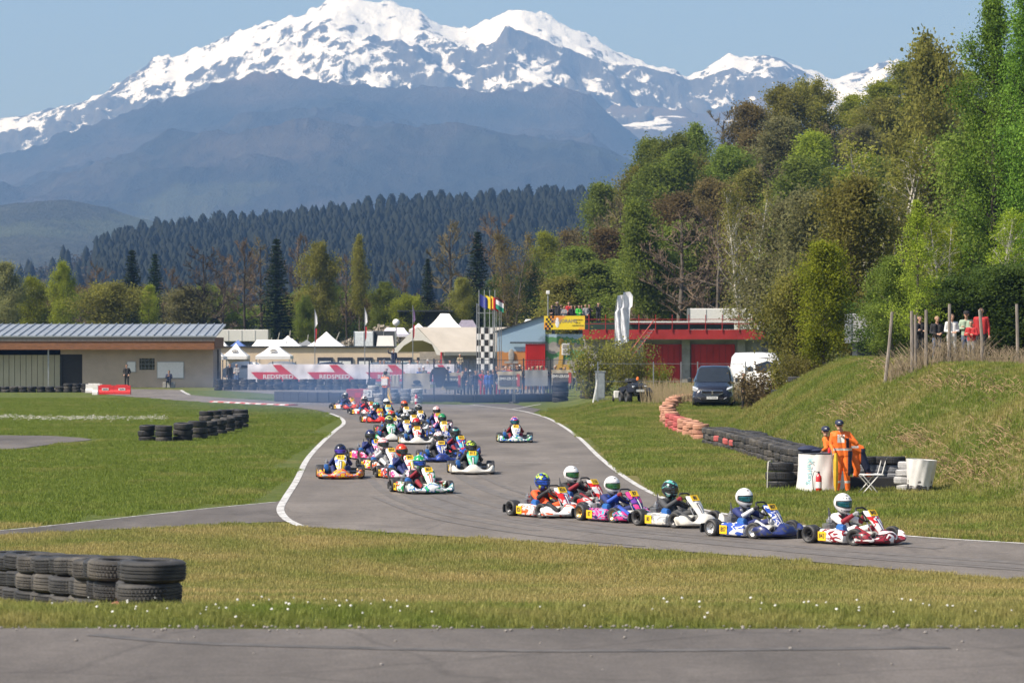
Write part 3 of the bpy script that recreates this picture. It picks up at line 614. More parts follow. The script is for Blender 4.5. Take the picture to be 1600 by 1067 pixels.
# the wood on the right-hand slope: four rows, each tree its own crown
TOPX = [870, 900, 930, 960, 1000, 1040, 1100, 1180, 1250, 1340, 1400, 1450, 1500, 1560, 1640]; TOPY = [420, 345, 305, 285, 255, 215, 188, 152, 146, 138, 110, 95, 120, 110, 100]
rows = [('top row', 335, 0.0, 42), ('upper row', 300, .16, 44), ('middle row', 268, .36, 46), ('front row', 240, .60, 44)]
for rn, d0, fr, stp in rows:
    i = 0; px = 884 + rd.uniform(0, 20) - (10 if fr > .5 else 0)
    while px < 1640:
        i += 1; yt = np.interp(px, TOPX, TOPY); yt = yt + (478 - yt) * fr + rd.uniform(-10, 26); d = d0 + rd.uniform(-9, 9)
        if px < 1180: kd, lf = rd.choice([('broad', 'green'), ('broad', 'green'), ('slim', 'green'), ('broad', 'olive'), ('slim', 'olive'), ('dense', 'green'), ('broad', 'brown'), ('bare', 'twig')])
        else: kd, lf = rd.choice([('broad', 'olive'), ('broad', 'olive'), ('slim', 'yellow'), ('broad', 'grey'), ('dense', 'olive'), ('broad', 'green'), ('broad', 'lime'), ('slim', 'lime'), ('broad', 'yellow'), ('bare', 'twig')])
        x = gx(px, d); h = zat(yt, d) - tzf(x, d)
        tree(kd, px, d, yt, None, TWIG2 if lf == 'twig' else lf, 'wood_tree', '%s tree in the spring wood on the slope, %s, %s from the left' % ({'green': 'green', 'dark': 'dark green', 'olive': 'olive', 'brown': 'brownish', 'yellow': 'yellow-green', 'grey': 'grey-green', 'lime': 'light green', 'twig': 'bare brown'}[lf], rn, nth(i)), 'tree', BARKD, wide=min(1.7, max(1.0, 13 / max(h, 4))), group='wood on the slope')
        px += stp * rd.uniform(.75, 1.25)
# single trees nearer than the wood
for a in [
    (1010, 232, 330, 'slim', 'green', 'wood_tree', 'leaning slim green tree at the wood edge above the feather flags', BARKD, .9), (1062, 228, 350, 'bare', TWIG, 'bare_tree', 'low tangled bare brown tree above the white trailer', BARK, 1.3), (1120, 226, 345, 'bare', TWIG, 'bare_tree', 'pale branched bare brown tree above the trailer end', BARK, 1.2), (1165, 215, 290, 'birch', 'olive', 'birch_tree', 'thin birch left of the grey-green willow', BARKW, .8),
    (1235, 190, 330, 'broad', 'grey', 'willow_tree', 'grey-green willow behind the yellow-green bush', BARK, 1.1), (1248, 186, 440, 'dense', 'lime', 'round_bush', 'light green bush above the white van', BARK, .8), (1262, 185, 318, 'broad', 'grey', 'slim_tree', 'grey-green tree left of the white-stemmed birch', BARK, .9), (1370, 150, 210, 'birch', 'olive', 'birch_tree', 'birch with several bright white stems in mid slope', BARKW, 1.15), (1330, 140, 300, 'broad', 'olive', 'broadleaf_tree', 'olive thin tree behind the yellow-green bush', BARK, 1.0),
    (1288, 118, 392, 'broad', 'yellow', 'young_tree', 'yellow-green bushy young tree left of the wooden posts', BARK, 1.0), (1240, 122, 455, 'bush', 'olive', 'young_tree', 'loose olive shrub covering the white van', BARK, .8), (1435, 101, 318, 'sapling', 'lime', 'young_tree', 'young maple with fresh leaves behind the first wooden posts', BARK, 1.0), (1395, 108, 420, 'dense', 'green', 'round_bush', 'fresh green bush at the foot of the young maple', BARK, 1.0),
    (1500, 150, 262, 'broad', 'grey', 'broadleaf_tree', 'grey-olive tree left of the tall poplar', BARK, 1.3), (1575, 145, 300, 'broad', 'brown', 'broadleaf_tree', 'brownish tree under the tall poplar', BARK, 1.1), (1480, 128, 340, 'birch', 'yellow', 'birch_tree', 'yellow leaved birch above the spectators', BARKW, 1.2), (1545, 126, 330, 'birch', 'yellow', 'birch_tree', 'yellow leaved birch near the right edge', BARKW, 1.1), (1452, 225, 92, 'broad', 'olive', 'broadleaf_tree', 'tall feathery olive tree left of the poplar', BARK, .62),
    (1556, 138, 12, 'poplar', 'bright', 'poplar_tree', 'tall bright green poplar at the right edge', BARKD, .85), (1622, 132, -70, 'poplar', 'bright', 'poplar_tree', 'tallest bright green poplar cut by the right edge', BARKD, .8), (1540, 143, 215, 'dense', 'green', 'broadleaf_tree', 'bright green tree at the foot of the poplars', BARKD, .9)]:
    tree(a[3], a[0], a[1], a[2], None, a[4], a[5], a[6], 'bush' if 'bush' in a[5] else 'tree', a[7], wide=a[8])
for i, (px, d, yt, lf) in enumerate([(1395, 112, 462, 'dark'), (1440, 113, 452, 'olive'), (1485, 112, 448, 'dark'), (1525, 114, 440, 'dark'), (1562, 112, 434, 'dark'), (1600, 111, 430, 'dark')]):
    tree('bush', px, d, yt, None, lf, 'hedge_bush', 'dark hedge bush behind the spectators on the bank, %s from the left' % nth(i + 1), 'bush', BARKD, wide=1.5, group='dark hedge behind the spectators')
tree('brushy', 930, 158, 512, None, 'olive', 'budding_shrub', 'tall many-stemmed budding shrub left of the feather flags', 'bush', TWIG2, wide=1.0)
tree('brushy', 985, 156, 520, None, 'olive', 'budding_shrub', 'many-stemmed budding shrub behind the quad bike', 'bush', TWIG2, wide=.9)
tree('brushy', 1030, 158, 562, None, 'lime', 'budding_shrub', 'small green shrub right of the quad bike', 'bush', TWIG2, wide=.9)
tree('brushy', 1200, 126, 560, None, 'brown', 'dry_shrub', 'dry reddish-brown shrub right of the black van', 'bush', TWIG, wide=1.5)
tree('brushy', 1255, 119, 560, None, 'olive', 'dry_shrub', 'olive scrub at the foot of the yellow-green young tree', 'bush', TWIG2, wide=1.3)

# ------------------------------------------------------------------ conifer ridge beyond the paddock
RGX = [-120, 0, 60, 140, 165, 250, 350, 450, 550, 650, 750, 850, 950, 1150, 1500, 1900]; RGY = [472, 452, 436, 409, 398, 381, 371, 362, 352, 342, 335, 330, 329, 324, 324, 334]
px = np.linspace(-120, 1900, 200); v = np.linspace(0, 1, 40)[:, None]; dd = 1000 + 760 * v
zt = CH + (HY - np.interp(px, RGX, RGY)) * 1760 / F
Xr = (np.tile(px, (40, 1)) - 800) * dd / F; Zr = zt[None] * (v ** 1.25) + 2.0 * (fbm(Xr * .03, dd * .03 + 0 * Xr, 4, 61) - .5) * np.sin(np.pi * v); Yr = dd + 0 * Xr
Xr = np.vstack([Xr, Xr[-1:]]); Yr = np.vstack([Yr, Yr[-1:] + 400]); Zr = np.vstack([Zr, Zr[-1:] * .3])
tag(put('ridge', grid_mesh('ridge', Xr, Yr, Zr), None, M('ridge_soil', (.055, .055, .035), .95, scale=.05, var=.4)), 'long low hill carrying the dark conifer wood', 'hill', kind='structure')
def rz_at(pxv, vv): return float(np.interp(pxv, px, zt) * vv ** 1.25)
def far_pine(seed, H=11.0, rag=.25):
    rg = np.random.default_rng(seed); n, k = 8, 5; V = []; Fc = []
    for i in range(k):
        f = i / (k - 1); z = H * (.25 + .75 * f); r = 2.0 * math.sin(math.pi * min(1, .22 + .72 * f)) ** .7 * (1 if i < k - 1 else .42)
        for j in range(n):
            a = 6.283 * j / n; q = r * (1 + rg.normal(0, rag)); V.append((q * math.cos(a), q * math.sin(a), z + rg.normal(0, .3)))
    for i in range(k - 1):
        for j in range(n): Fc.append((i * n + j, i * n + (j + 1) % n, i * n + n + (j + 1) % n, i * n + n + j))
    rgp = np.random.default_rng(seed + 5); ph = rgp.uniform(0, 6.28, 260); pz = rgp.uniform(.22, 1.0, 260); rr = 2.1 * np.sin(np.pi * np.minimum(1, .22 + .72 * (pz - .25) / .75)) ** .7
    P = np.stack([rr * np.cos(ph), rr * np.sin(ph), H * pz], 1); V2, F2 = leaf_quads(P, .5, rgp, .6, .5)
    return np.array(V), np.array(Fc), V2, F2
PV = [far_pine(s) for s in range(5)]
def far_me(k):
    V, Fc, V2, F2 = PV[k]; return raw_mesh('crown', np.vstack([V, V2]), np.vstack([Fc, F2 + len(V)]))
FM = [far_me(k) for k in range(5)]; tk = MB().tube([(0, 0, -1), (0, 0, 5)], [.25, .18], 5).mesh('trunk')
PINE = leafmat('far_pine_needle', (.032, .042, .030), (.024, .031, .022), .3, .2)
for i, p_ in enumerate(np.arange(163, 930, 19.6)):
    q = p_ + rd.uniform(-5, 5); e = thing('pine_tree', 'dark pine on the skyline of the conifer ridge, %s from the left' % nth(i + 1), 'tree', (gx(q, 1760), 1760, rz_at(q, 1) - .5), rd.uniform(0, 6), 'pines on the ridge skyline'); s = 1.6 * rd.uniform(.75, 1.0); e.scale = (s * rd.uniform(.85, 1.1), s, s)
    put('trunk', tk, e, BARKD); put('crown', FM[i % 5], e, PINE)
VV = []; FF = []; base = 0; rg = np.random.default_rng(5)
nfar = 7000
for i in range(nfar):
    vv = rg.uniform(.25, .985); q = rg.uniform(-60, 1080)
    if q < 150 + 0 * vv and rg.random() < .93: continue
    d = 1000 + 760 * vv; V, Fc, V2, F2 = PV[i % 5]; s = 1.6 * np.array([.62, .62, .85]) * rg.uniform(.75, 1.2); sel = rg.choice(len(F2), 14, replace=False)
    A = np.vstack([V, V2.reshape(-1, 4, 3)[sel].reshape(-1, 3)]) * s; a = rg.uniform(0, 6.28); c, n_ = math.cos(a), math.sin(a)
    A = np.stack([A[:, 0] * c - A[:, 1] * n_ + gx(q, d), A[:, 0] * n_ + A[:, 1] * c + d, A[:, 2] + rz_at(q, vv) - 1], 1); B = np.vstack([Fc, np.arange(4 * 14).reshape(-1, 4) + len(V)]) + base; base += len(A); VV.append(A); FF.append(B)
tag(put('conifer_wood', raw_mesh('conifer_wood', np.vstack(VV), np.vstack(FF)), None, PINE), 'dark conifer wood covering the face of the ridge', 'wood', kind='stuff')
# leafless scrub on the ridge: left shoulder and gaps
P = []
for i in range(5200):
    vv = rg.uniform(.15, 1.0); q = rg.uniform(-110, 1080) if i > 2600 else rg.uniform(-110, 190); d = 1000 + 760 * vv; h = rg.uniform(3, 9.5)
    for k in range(9): P.append((gx(q, d) + rg.normal(0, 2.4), d + rg.normal(0, 2.4), rz_at(q, vv) + rg.uniform(0, h)))
V, Fc = leaf_quads(np.array(P), 1.2, rg, .8, .35)
tag(put('scrub_wood', raw_mesh('scrub_wood', V, Fc), None, leafmat('far_scrub', (.085, .075, .04), (.05, .045, .028), .1)), 'brownish leafless scrub between the pines of the ridge', 'wood', kind='stuff')

# ------------------------------------------------------------------ grass blades (stuff): tufts scattered over the turf by geometry nodes
def tuft(seed, n, h, spr, wd):
    rg = np.random.default_rng(seed); V = []; Fc = []
    for i in range(n):
        a = rg.uniform(0, 6.28); r = spr * math.sqrt(rg.random()); x, y = r * math.cos(a), r * math.sin(a); hh = h * rg.uniform(.5, 1.2); b = rg.uniform(0, 6.28); l = hh * rg.uniform(.1, .55); w_ = wd * rg.uniform(.7, 1.3)
        dx, dy = math.cos(b), math.sin(b); sx_, sy_ = -dy * w_ / 2, dx * w_ / 2; k = len(V)
        V += [(x - sx_, y - sy_, -.01), (x + sx_, y + sy_, -.01), (x + dx * l * .35 + sx_ * .8, y + dy * l * .35 + sy_ * .8, hh * .6), (x + dx * l * .35 - sx_ * .8, y + dy * l * .35 - sy_ * .8, hh * .6), (x + dx * l, y + dy * l, hh)]
        Fc += [(k, k + 1, k + 2, k + 3), (k + 3, k + 2, k + 4)]
    return V, Fc
def grass(name, label, cells, dens, tf, mat, seed, smin=.7, smax=1.3):
    """cells: (x, y, size) squares of turf; the tuft itself rides along in the same mesh, marked is_tuft"""
    V, Fc = tuft(*tf); nt_ = len(V); V = [tuple(p) for p in V]; Fc = list(Fc); nf = len(Fc)
    cx = np.array(cells); k = len(V)
    for x, y, s in cx:
        for ox, oy in ((0, 0), (s, 0), (s, s), (0, s)): V.append((x + ox, y + oy, 0))
        Fc.append((k, k + 1, k + 2, k + 3)); k += 4
    A = np.array(V); A[nt_:, 2] = tz(A[nt_:, 0], A[nt_:, 1]) - .01
    me = bpy.data.meshes.new(name); me.from_pydata([tuple(q) for q in A], [], Fc)
    fl = np.zeros(len(me.polygons), bool); fl[:nf] = True; me.attributes.new('is_tuft', 'BOOLEAN', 'FACE').data.foreach_set('value', fl)
    o = put(name, me, None, mat); me.materials[0] = mat
    ng = bpy.data.node_groups.new(name, 'GeometryNodeTree'); ng.interface.new_socket('Geometry', in_out='INPUT', socket_type='NodeSocketGeometry'); ng.interface.new_socket('Geometry', in_out='OUTPUT', socket_type='NodeSocketGeometry')
    A_ = ng.nodes.new; gi = A_('NodeGroupInput'); go = A_('NodeGroupOutput'); sp = A_('GeometryNodeSeparateGeometry'); sp.domain = 'FACE'; na = A_('GeometryNodeInputNamedAttribute'); na.data_type = 'BOOLEAN'; na.inputs[0].default_value = 'is_tuft'
    K = ng.links.new; K(gi.outputs[0], sp.inputs[0]); K(na.outputs[0], sp.inputs['Selection'])
    ds = A_('GeometryNodeDistributePointsOnFaces'); ds.inputs['Density'].default_value = dens; ds.inputs['Seed'].default_value = seed; K(sp.outputs['Inverted'], ds.inputs['Mesh'])
    ip = A_('GeometryNodeInstanceOnPoints'); K(ds.outputs['Points'], ip.inputs['Points']); K(sp.outputs['Selection'], ip.inputs['Instance'])
    rv = A_('FunctionNodeRandomValue'); rv.data_type = 'FLOAT_VECTOR'; rv.inputs[0].default_value = (-.15, -.15, 0); rv.inputs[1].default_value = (.15, .15, 6.28); K(rv.outputs[0], ip.inputs['Rotation'])
    rs = A_('FunctionNodeRandomValue'); rs.data_type = 'FLOAT'; rs.inputs[2].default_value = smin; rs.inputs[3].default_value = smax; K(rs.outputs[1], ip.inputs['Scale'])
    sm_ = A_('GeometryNodeSetMaterial'); sm_.inputs['Material'].default_value = mat; K(ip.outputs[0], sm_.inputs[0]); K(sm_.outputs[0], go.inputs[0])
    md = o.modifiers.new('tufts', 'NODES'); md.node_group = ng
    return tag(o, label, 'grass', kind='stuff')
def grassmat(name, dryv):
    m, t, b, o = nodes(name); cc, nn_ = grass_colour(t, dryv)
    hs = N(t, 'ShaderNodeHueSaturation', i_Value=1.42, i_Saturation=.98); L(t, cc, hs.inputs['Color'])
    L(t, hs.outputs[0], b.inputs['Base Color']); b.inputs['Roughness'].default_value = .6; b.inputs['Specular IOR Level'].default_value = .12
    tr = N(t, 'ShaderNodeBsdfTranslucent'); L(t, hs.outputs[0], tr.inputs[0]); mx = N(t, 'ShaderNodeMixShader'); mx.inputs[0].default_value = .42; L(t, b.outputs[0], mx.inputs[1]); L(t, tr.outputs[0], mx.inputs[2]); L(t, mx.outputs[0], o.inputs[0]); return m
def cells(x0, x1, y0, y1, s, cond=None):
    X_, Y_ = np.meshgrid(np.arange(x0, x1, s), np.arange(y0, y1, s)); X_ = X_.ravel(); Y_ = Y_.ravel(); cx, cy = X_ + s / 2, Y_ + s / 2
    ok = np.abs(cx) < cy * .19 + 2
    for P in ROADS:
        for ox, oy in ((0, 0), (s * .5, 0), (-s * .5, 0), (0, s * .5), (0, -s * .5)): ok &= ~inpoly(cx + ox, cy + oy, P)
    if cond is not None: ok &= cond(cx, cy)
    return np.stack([X_, Y_, np.full(X_.shape, s)], 1)[ok]
GM1 = grassmat('blade_verge', .88); GM2 = grassmat('blade_lawn', .22); GM3 = grassmat('blade_right', .44); GM4 = grassmat('blade_edge', .62)
grass('verge_grass', 'dry straw-green grass of the verge in front of the track', cells(-13, 13, 24.6, 58, .5), 95, (1, 16, .075, .11, .008), GM1, 1)
grass('edge_grass', 'taller green grass along the near asphalt edge', cells(-7.5, 7.5, NEAR_Y + .08, 24.6, .25), 260, (2, 12, .07, .06, .005), GM4, 2)
grass('lawn_grass', 'bright green lawn inside the bend on the left', cells(-36, -3, 58, 175, 1.0, lambda x, y: (x < -3) & (y > 58)), 42, (3, 18, .075, .17, .012), GM2, 3)
grass('right_grass', 'yellowish grass between the track and the bank', cells(-1, 15, 46, 150, .5, lambda x, y: (y > 47) & (x > np.interp(y, [40, 60, 80, 100, 130, 150], [8, 2.6, 2, 1, 1.2, 2]))), 55, (4, 16, .080, .14, .011), GM3, 4, .7, 1.5)
# daisies and loose stones along the near edge
rg = np.random.default_rng(12); mb = MB()
for i in range(75):
    cl = rg.choice([-3.2, -2.4, -2.0, 1.6, 2.6, -1.0, 3.6]); x = cl + rg.normal(0, .45); y = rg.uniform(22.9, 24.3); z = tzf(x, y) + rg.uniform(.05, .11); s = rg.uniform(.006, .012)
    mb.lathe([(.001, .006), (s * .5, .005), (s, 0), (s * .5, -.004)], 6, 0, Matrix.Translation((x, y, z)) @ Euler((rg.uniform(.2, .9), rg.uniform(-.4, .4), 0)).to_matrix().to_4x4())
tag(mb.build('daisies', M('daisy_white', (.75, .74, .70), .7), fix=False), 'small white daisies in the grass along the near asphalt', 'flowers', kind='stuff')
mb = MB()
for i in range(260):
    x = rg.uniform(-6, 6); y = NEAR_Y - abs(rg.normal(0, .16)) + .05 if i < 225 else rg.uniform(19.5, 22.4); s = rg.uniform(.006, .017) * (1.3 if rg.random() < .08 else 1)
    mb.ell((x, y, 1.52 + s * .4), (s, s * rg.uniform(.6, 1), s * .65), 6, 4)
me = mb.mesh('pebbles', fix=False); sm(me, 180); tag(put('pebbles', me, None, M('pebble', (.24, .22, .20), .85, scale=3, var=.4)), 'loose pebbles scattered along the near asphalt edge', 'stones', kind='stuff')
# ------------------------------------------------------------------ air
hz = MB().box((0, 6600, 850 - 2.5), (11000, 13800, 1700)).mesh('haze'); m = bpy.data.materials.new('haze_air'); m.use_nodes = True; t = m.node_tree; t.nodes.clear()
o_ = t.nodes.new('ShaderNodeOutputMaterial'); pv = t.nodes.new('ShaderNodeVolumePrincipled'); pv.inputs['Color'].default_value = (.26, .50, 1.0, 1); pv.inputs['Absorption Color'].default_value = (.27, .27, .27, 1); pv.inputs['Density'].default_value = 1.25e-4; pv.inputs['Anisotropy'].default_value = 0.0
t.links.new(pv.outputs[0], o_.inputs['Volume'])
tag(put('haze', hz, None, m), 'pale blue haze over the valley', 'haze', kind='stuff')
# ------------------------------------------------------------------ buildings and paddock
CONC = M('concrete', (.34, .33, .31), .85, scale=2, var=.15, dirt=(.22, .20, .18)); PLAST = M('render_beige', (.47, .38, .30), .9, scale=1.2, var=.1); CREAM = M('render_cream', (.62, .50, .36), .9, scale=1.2, var=.08)
ZINC = M('zinc_roof', (.36, .39, .42), .5, .5, scale=1.5, var=.15); WOOD = M('brown_wood', (.20, .085, .035), .7, scale=2, var=.25, stretch=(1, 1, 8)); WOODG = M('grey_wood', (.22, .19, .165), .85, scale=3, var=.3, stretch=(6, 6, 1))
BLK = M('black_void', (.012, .012, .013), .9); WHT = M('white_paint', (.72, .72, .70), .5, var=.06); TENT = M('white_canvas', (.80, .79, .77), .7, scale=1.0, var=.05); STEEL = M('galvanised_steel', (.38, .39, .40), .4, .8); DARKST = M('dark_steel', (.05, .055, .06), .5, .4)
RED = M('red_sheet', (.50, .018, .015), .45, var=.12, scale=1); DRED = M('dark_red_fascia', (.33, .02, .018), .6, var=.15, scale=1); GREENB = M('dark_green_band', (.02, .05, .035), .6, var=.2, scale=1.0)
GLASS = M('dark_glass', (.02, .025, .03), .06, 0, spec=.8); SAND = M('marquee_canvas', (.52, .47, .40), .8, scale=.8, var=.07); PRINTK = M('print_black', (.02, .02, .022), .6); PRINTR = M('print_red', (.55, .03, .04), .55, scale=2, var=.1); PRINTW = M('print_white', (.78, .77, .76), .55, var=.05)
GREY = M('grey_plastic', (.20, .21, .22), .6); BLUEC = M('blue_canvas', (.10, .17, .42), .7); TARP = M('white_tarp', (.66, .65, .63), .45, var=.1, scale=3, bump=.3)
# long shed on the left
bd = 212.0; xr = gx(335, bd); xl = -46.0; bw = xr - xl; zb = 0.0
e = thing('long_shed', 'long beige building with zinc roof and brown wooden fascia at the left', 'building', (xl, bd, 0))
zr0 = zat(527, bd); zr1 = 4.55
def part(nm, mat, c, d, par=e, **k): return MB().box(c, d, **k).build(nm, mat, par)
# walls with real openings: door px 95-130, window px 219-243
sx_ = lambda p: gx(p, bd + 1.2) - xl
wz = 2.95
door0, door1, win0, win1 = sx_(95), sx_(129), sx_(218), sx_(242); wb, wt = .95 + .35, 2.15
w_ = MB(); yw = 1.2
w_.box(((door1 + win0) / 2, yw, wz / 2), (win0 - door1, .25, wz)); w_.box(((win1 + bw) / 2 - .1, yw, wz / 2), (bw - win1 - .2, .25, wz)); w_.box(((win0 + win1) / 2, yw, wb / 2), (win1 - win0, .25, wb)); w_.box(((win0 + win1) / 2, yw, (wt + wz) / 2), (win1 - win0, .25, wz - wt)); w_.box(((door0 + door1) / 2, yw, (2.45 + wz) / 2), (door1 - door0, .25, wz - 2.45))
w_.box((bw - .35, 4.2, wz / 2), (.25, 5.8, wz)); w_.box((bw / 2 - .3, 7.0, wz / 2), (bw - .6, .25, wz)); w_.box((.3, 4.2, wz / 2), (.25, 5.8, wz))
w_.build('wall', PLAST, e)
n_ = 26; x_ = .4
while x_ < door0 - .05:
    q = min(.42, door0 - x_); part('cladding_panel', M('cream_cladding', (.42, .39, .28), .7, scale=.7, var=.1), (x_ + q / 2 - .02, yw - .02, 1.2), (q - .035, .12, 2.4)); x_ += .42
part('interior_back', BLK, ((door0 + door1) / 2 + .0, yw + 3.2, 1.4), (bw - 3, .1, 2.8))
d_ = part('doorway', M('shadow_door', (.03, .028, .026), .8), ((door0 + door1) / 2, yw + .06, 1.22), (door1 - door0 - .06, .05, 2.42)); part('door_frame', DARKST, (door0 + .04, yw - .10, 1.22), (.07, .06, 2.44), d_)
wn = part('window', GLASS, ((win0 + win1) / 2, yw + .02, (wb + wt) / 2), (win1 - win0, .04, wt - wb))
for i in range(4): part('window_bar', GREY, (win0 + (win1 - win0) * (i + .5) / 4, yw - .09, (wb + wt) / 2), (.03, .03, wt - wb), wn)
for i in range(3): part('window_bar', GREY, ((win0 + win1) / 2, yw - .12, wb + (wt - wb) * (i + .5) / 3), (win1 - win0, .025, .03), wn)
part('fascia', WOOD, (bw / 2, -.05, (2.75 + zr0) / 2 - .0), (bw, .12, zr0 - 2.85)); part('beam', WOODG, (bw / 2 + .02, -.14, zr0 - .13), (bw + .06, .06, .30)); part('soffit', WOOD, (bw / 2, .62, 2.92), (bw - .1, 1.2, .06)); part('gable_board', WOOD, (bw - .03, 3.4, 3.3), (.1, 6.6, .8))
part('roof', ZINC, (bw / 2, 3.45, (zr0 + zr1) / 2 + .08), (bw + .3, 7.5, .10), rx=math.atan2(zr1 - zr0, 7.0))
for i in range(int(bw / .62) + 1):
    part('roof_seam', ZINC, (bw - .1 - i * .62, 3.45, (zr0 + zr1) / 2 + .17), (.05, 7.5, .09), rx=math.atan2(zr1 - zr0, 7.0))
for p in (78,): part('post', STEEL, (sx_(p), .5, 1.45), (.1, .1, 2.9))
# boards hung on the wall
tag(MB().box((gx(266, bd + .9), bd + 1.04, zat(578, bd + .9)), (2.0, .05, 1.25)).box((gx(266, bd + .9), bd + 1.0, zat(578, bd + .9)), (1.9, .03, 1.15), 1).build('notice_board', [STEEL, PRINTW]), 'large white notice board on the beige building wall', 'board')
tag(MB().box((gx(205, bd + .9), bd + 1.04, zat(573, bd + .9)), (.66, .05, .8)).box((gx(205, bd + .9), bd + 1.0, zat(573, bd + .9)), (.58, .03, .72), 1).build('notice_board', [STEEL, PRINTW]), 'small pale notice board left of the barred window', 'board')
# cream low building behind the banner
e = thing('low_building', 'long low cream building with dark windows behind the red and white banner', 'building', (0, 236, 0)); xa, xb = gx(330, 236), gx(790, 236)
zt_ = zat(543, 236); MB().box(((xa + xb) / 2, 2, zt_ / 2), (xb - xa, 3.6, zt_)).build('wall', CREAM, e)
MB().box(((xa + xb) / 2, 1.9, zt_ + .05), (xb - xa + .5, 3.75, .12)).build('roof_edge', DARKST, e)
for p in range(508, 770, 31):
    xw = gx(p, 236); f_ = MB().box((xw, .14, zat(567, 236)), (1.25, .10, .9)).build('window', BLK, e); MB().box((xw, .07, zat(569, 236)), (.95, .05, .5)).build('shutter', WHT, f_)
# mural building: splayed roof, red door, painted walls
d = 206.0; x0, x1, x2 = gx(777, d), gx(852, d), gx(913, d); zA, zB, zC = zat(518, d), zat(494, d), zat(522, d); zg = .3
e = thing('mural_building', 'painted mural building with slanting roof and bright red door', 'building', (0, d, 0))
def mural(kind):
    m, t, b, o = nodes('mural_' + kind); n = noise(t, 1.3, 5, .6, coord='World'); n2 = noise(t, .5, 4, .6, coord='World'); sp = N(t, 'ShaderNodeSeparateXYZ'); L(t, N(t, 'ShaderNodeNewGeometry').outputs['Position'], sp.inputs[0])
    zz = math_(t, 'ADD', sp.outputs['Z'], math_(t, 'MULTIPLY', math_(t, 'SUBTRACT', n.outputs['Fac'], .5), .5 if kind == 'sky' else 1.2))
    if kind == 'sky':
        r = ramp(t, [(0, (.40, .17, .05)), (.5, (.45, .20, .06)), (.515, (.30, .42, .52)), (.8, (.26, .38, .50)), (1, (.33, .45, .55))], math_(t, 'DIVIDE', zz, 5.3))
        dk = ramp(t, [(.58, 0.0), (.75, .8)], n2.outputs['Fac'])
    else:
        r = ramp(t, [(0, (.30, .29, .27)), (.40, (.34, .32, .30)), (.41, (.10, .25, .11)), (.50, (.10, .22, .10)), (.51, (.33, .31, .29)), (.60, (.33, .31, .29)), (.61, (.10, .26, .11)), (.69, (.09, .24, .10)), (.70, (.32, .44, .54))], math_(t, 'DIVIDE', zz, 5.3), 'CONSTANT')
        dk = ramp(t, [(.62, 0.0), (.8, .4)], n2.outputs['Fac'])
    mx = N(t, 'ShaderNodeMix', data_type='RGBA'); L(t, dk.outputs[0], mx.inputs['Factor']); L(t, r.outputs[0], mx.inputs['A']); mx.inputs['B'].default_value = (.05, .06, .07, 1); L(t, mx.outputs['Result'], b.inputs['Base Color']); b.inputs['Roughness'].default_value = .85; return m
MB().poly([(x0, zg - .3), (x1, zg - .3), (x1, zB), (x0, zA)], 5).build('wall', mural('sky'), e); MB().poly([(x1 + .005, zg - .3), (x2, zg - .3), (x2, zC), (x1 + .005, zC)], 5, 0, Matrix.Translation((0, .12, 0))).build('side_wall', mural('track'), e)
MB().poly([(x0 - .3, zA - .12), (x1 + .1, zB + .02), (x1 + .1, zB + .12), (x0 - .3, zA - .02)], 5.3, 0, Matrix.Translation((0, -.12, 0))).build('roof', DARKST, e)
dr = MB(); xd0, xd1, zd = gx(821, d), gx(852, d), zat(537, d)
dr.box(((xd0 + xd1) / 2, -.10, (zd + zg) / 2), (xd1 - xd0, .08, zd - zg)); dr = dr.build('door', RED, e)
for i in range(9): MB().box((xd0 + (xd1 - xd0) * (i + .5) / 9, -.16, (zd + zg) / 2), (.07, .06, zd - zg - .05)).build('door_rib', RED, dr)
MB().box((gx(826, d), -.2, zd + .08), (gx(855, d) - gx(797, d), .12, .10)).build('door_rail', DARKST, e)
ft = MB(); ft.ell((gx(799, d), -.12, zat(556, d)), (.22, .05, .5), 8, 6); ft.box((gx(799, d), -.10, zat(566, d)), (1.0, .04, .16)); ft.box((gx(799, d), -.11, zat(575, d)), (.25, .04, .5)); ft.build('painted_fountain', M('mural_grey', (.28, .27, .25), .8), e)
lg = MB(); xq = gx(877, d); lg.box((xq, .07, zat(556, d)), (.3, .05, 1.8), rz=0, ry=.12); lg.ell((xq, .07, zat(534, d)), (.2, .06, .25), 8, 6); lg.box((xq + .1, .08, zat(574, d)), (1.0, .05, .4)); lg.build('painted_figure', M('mural_ochre', (.50, .30, .06), .8), e)
sq = MB(); sq.box((gx(884, d), .05, zat(545, d)), (.6, .05, .85)); sq.box((gx(884, d), .02, zat(541, d)), (.45, .05, .25), 1); sq.box((gx(884, d), .02, zat(549, d)), (.45, .05, .25), 1); sq.build('painted_panel', [PRINTW, M('mural_grey', (.28, .27, .25), .8)], e)
# roof terrace behind the yellow banner
tag(MB().box((gx(888, d + 4), d + 5.4, 4.36), (3.6, 4.6, .15)).box((gx(866, d), d + 5, 2.1), (.2, 3, 4.4)).box((gx(910, d), d + 5.4, 2.1), (.2, 3, 4.4)).build('roof_terrace', CONC), 'flat roof terrace carrying the spectators behind the yellow banner', 'terrace')
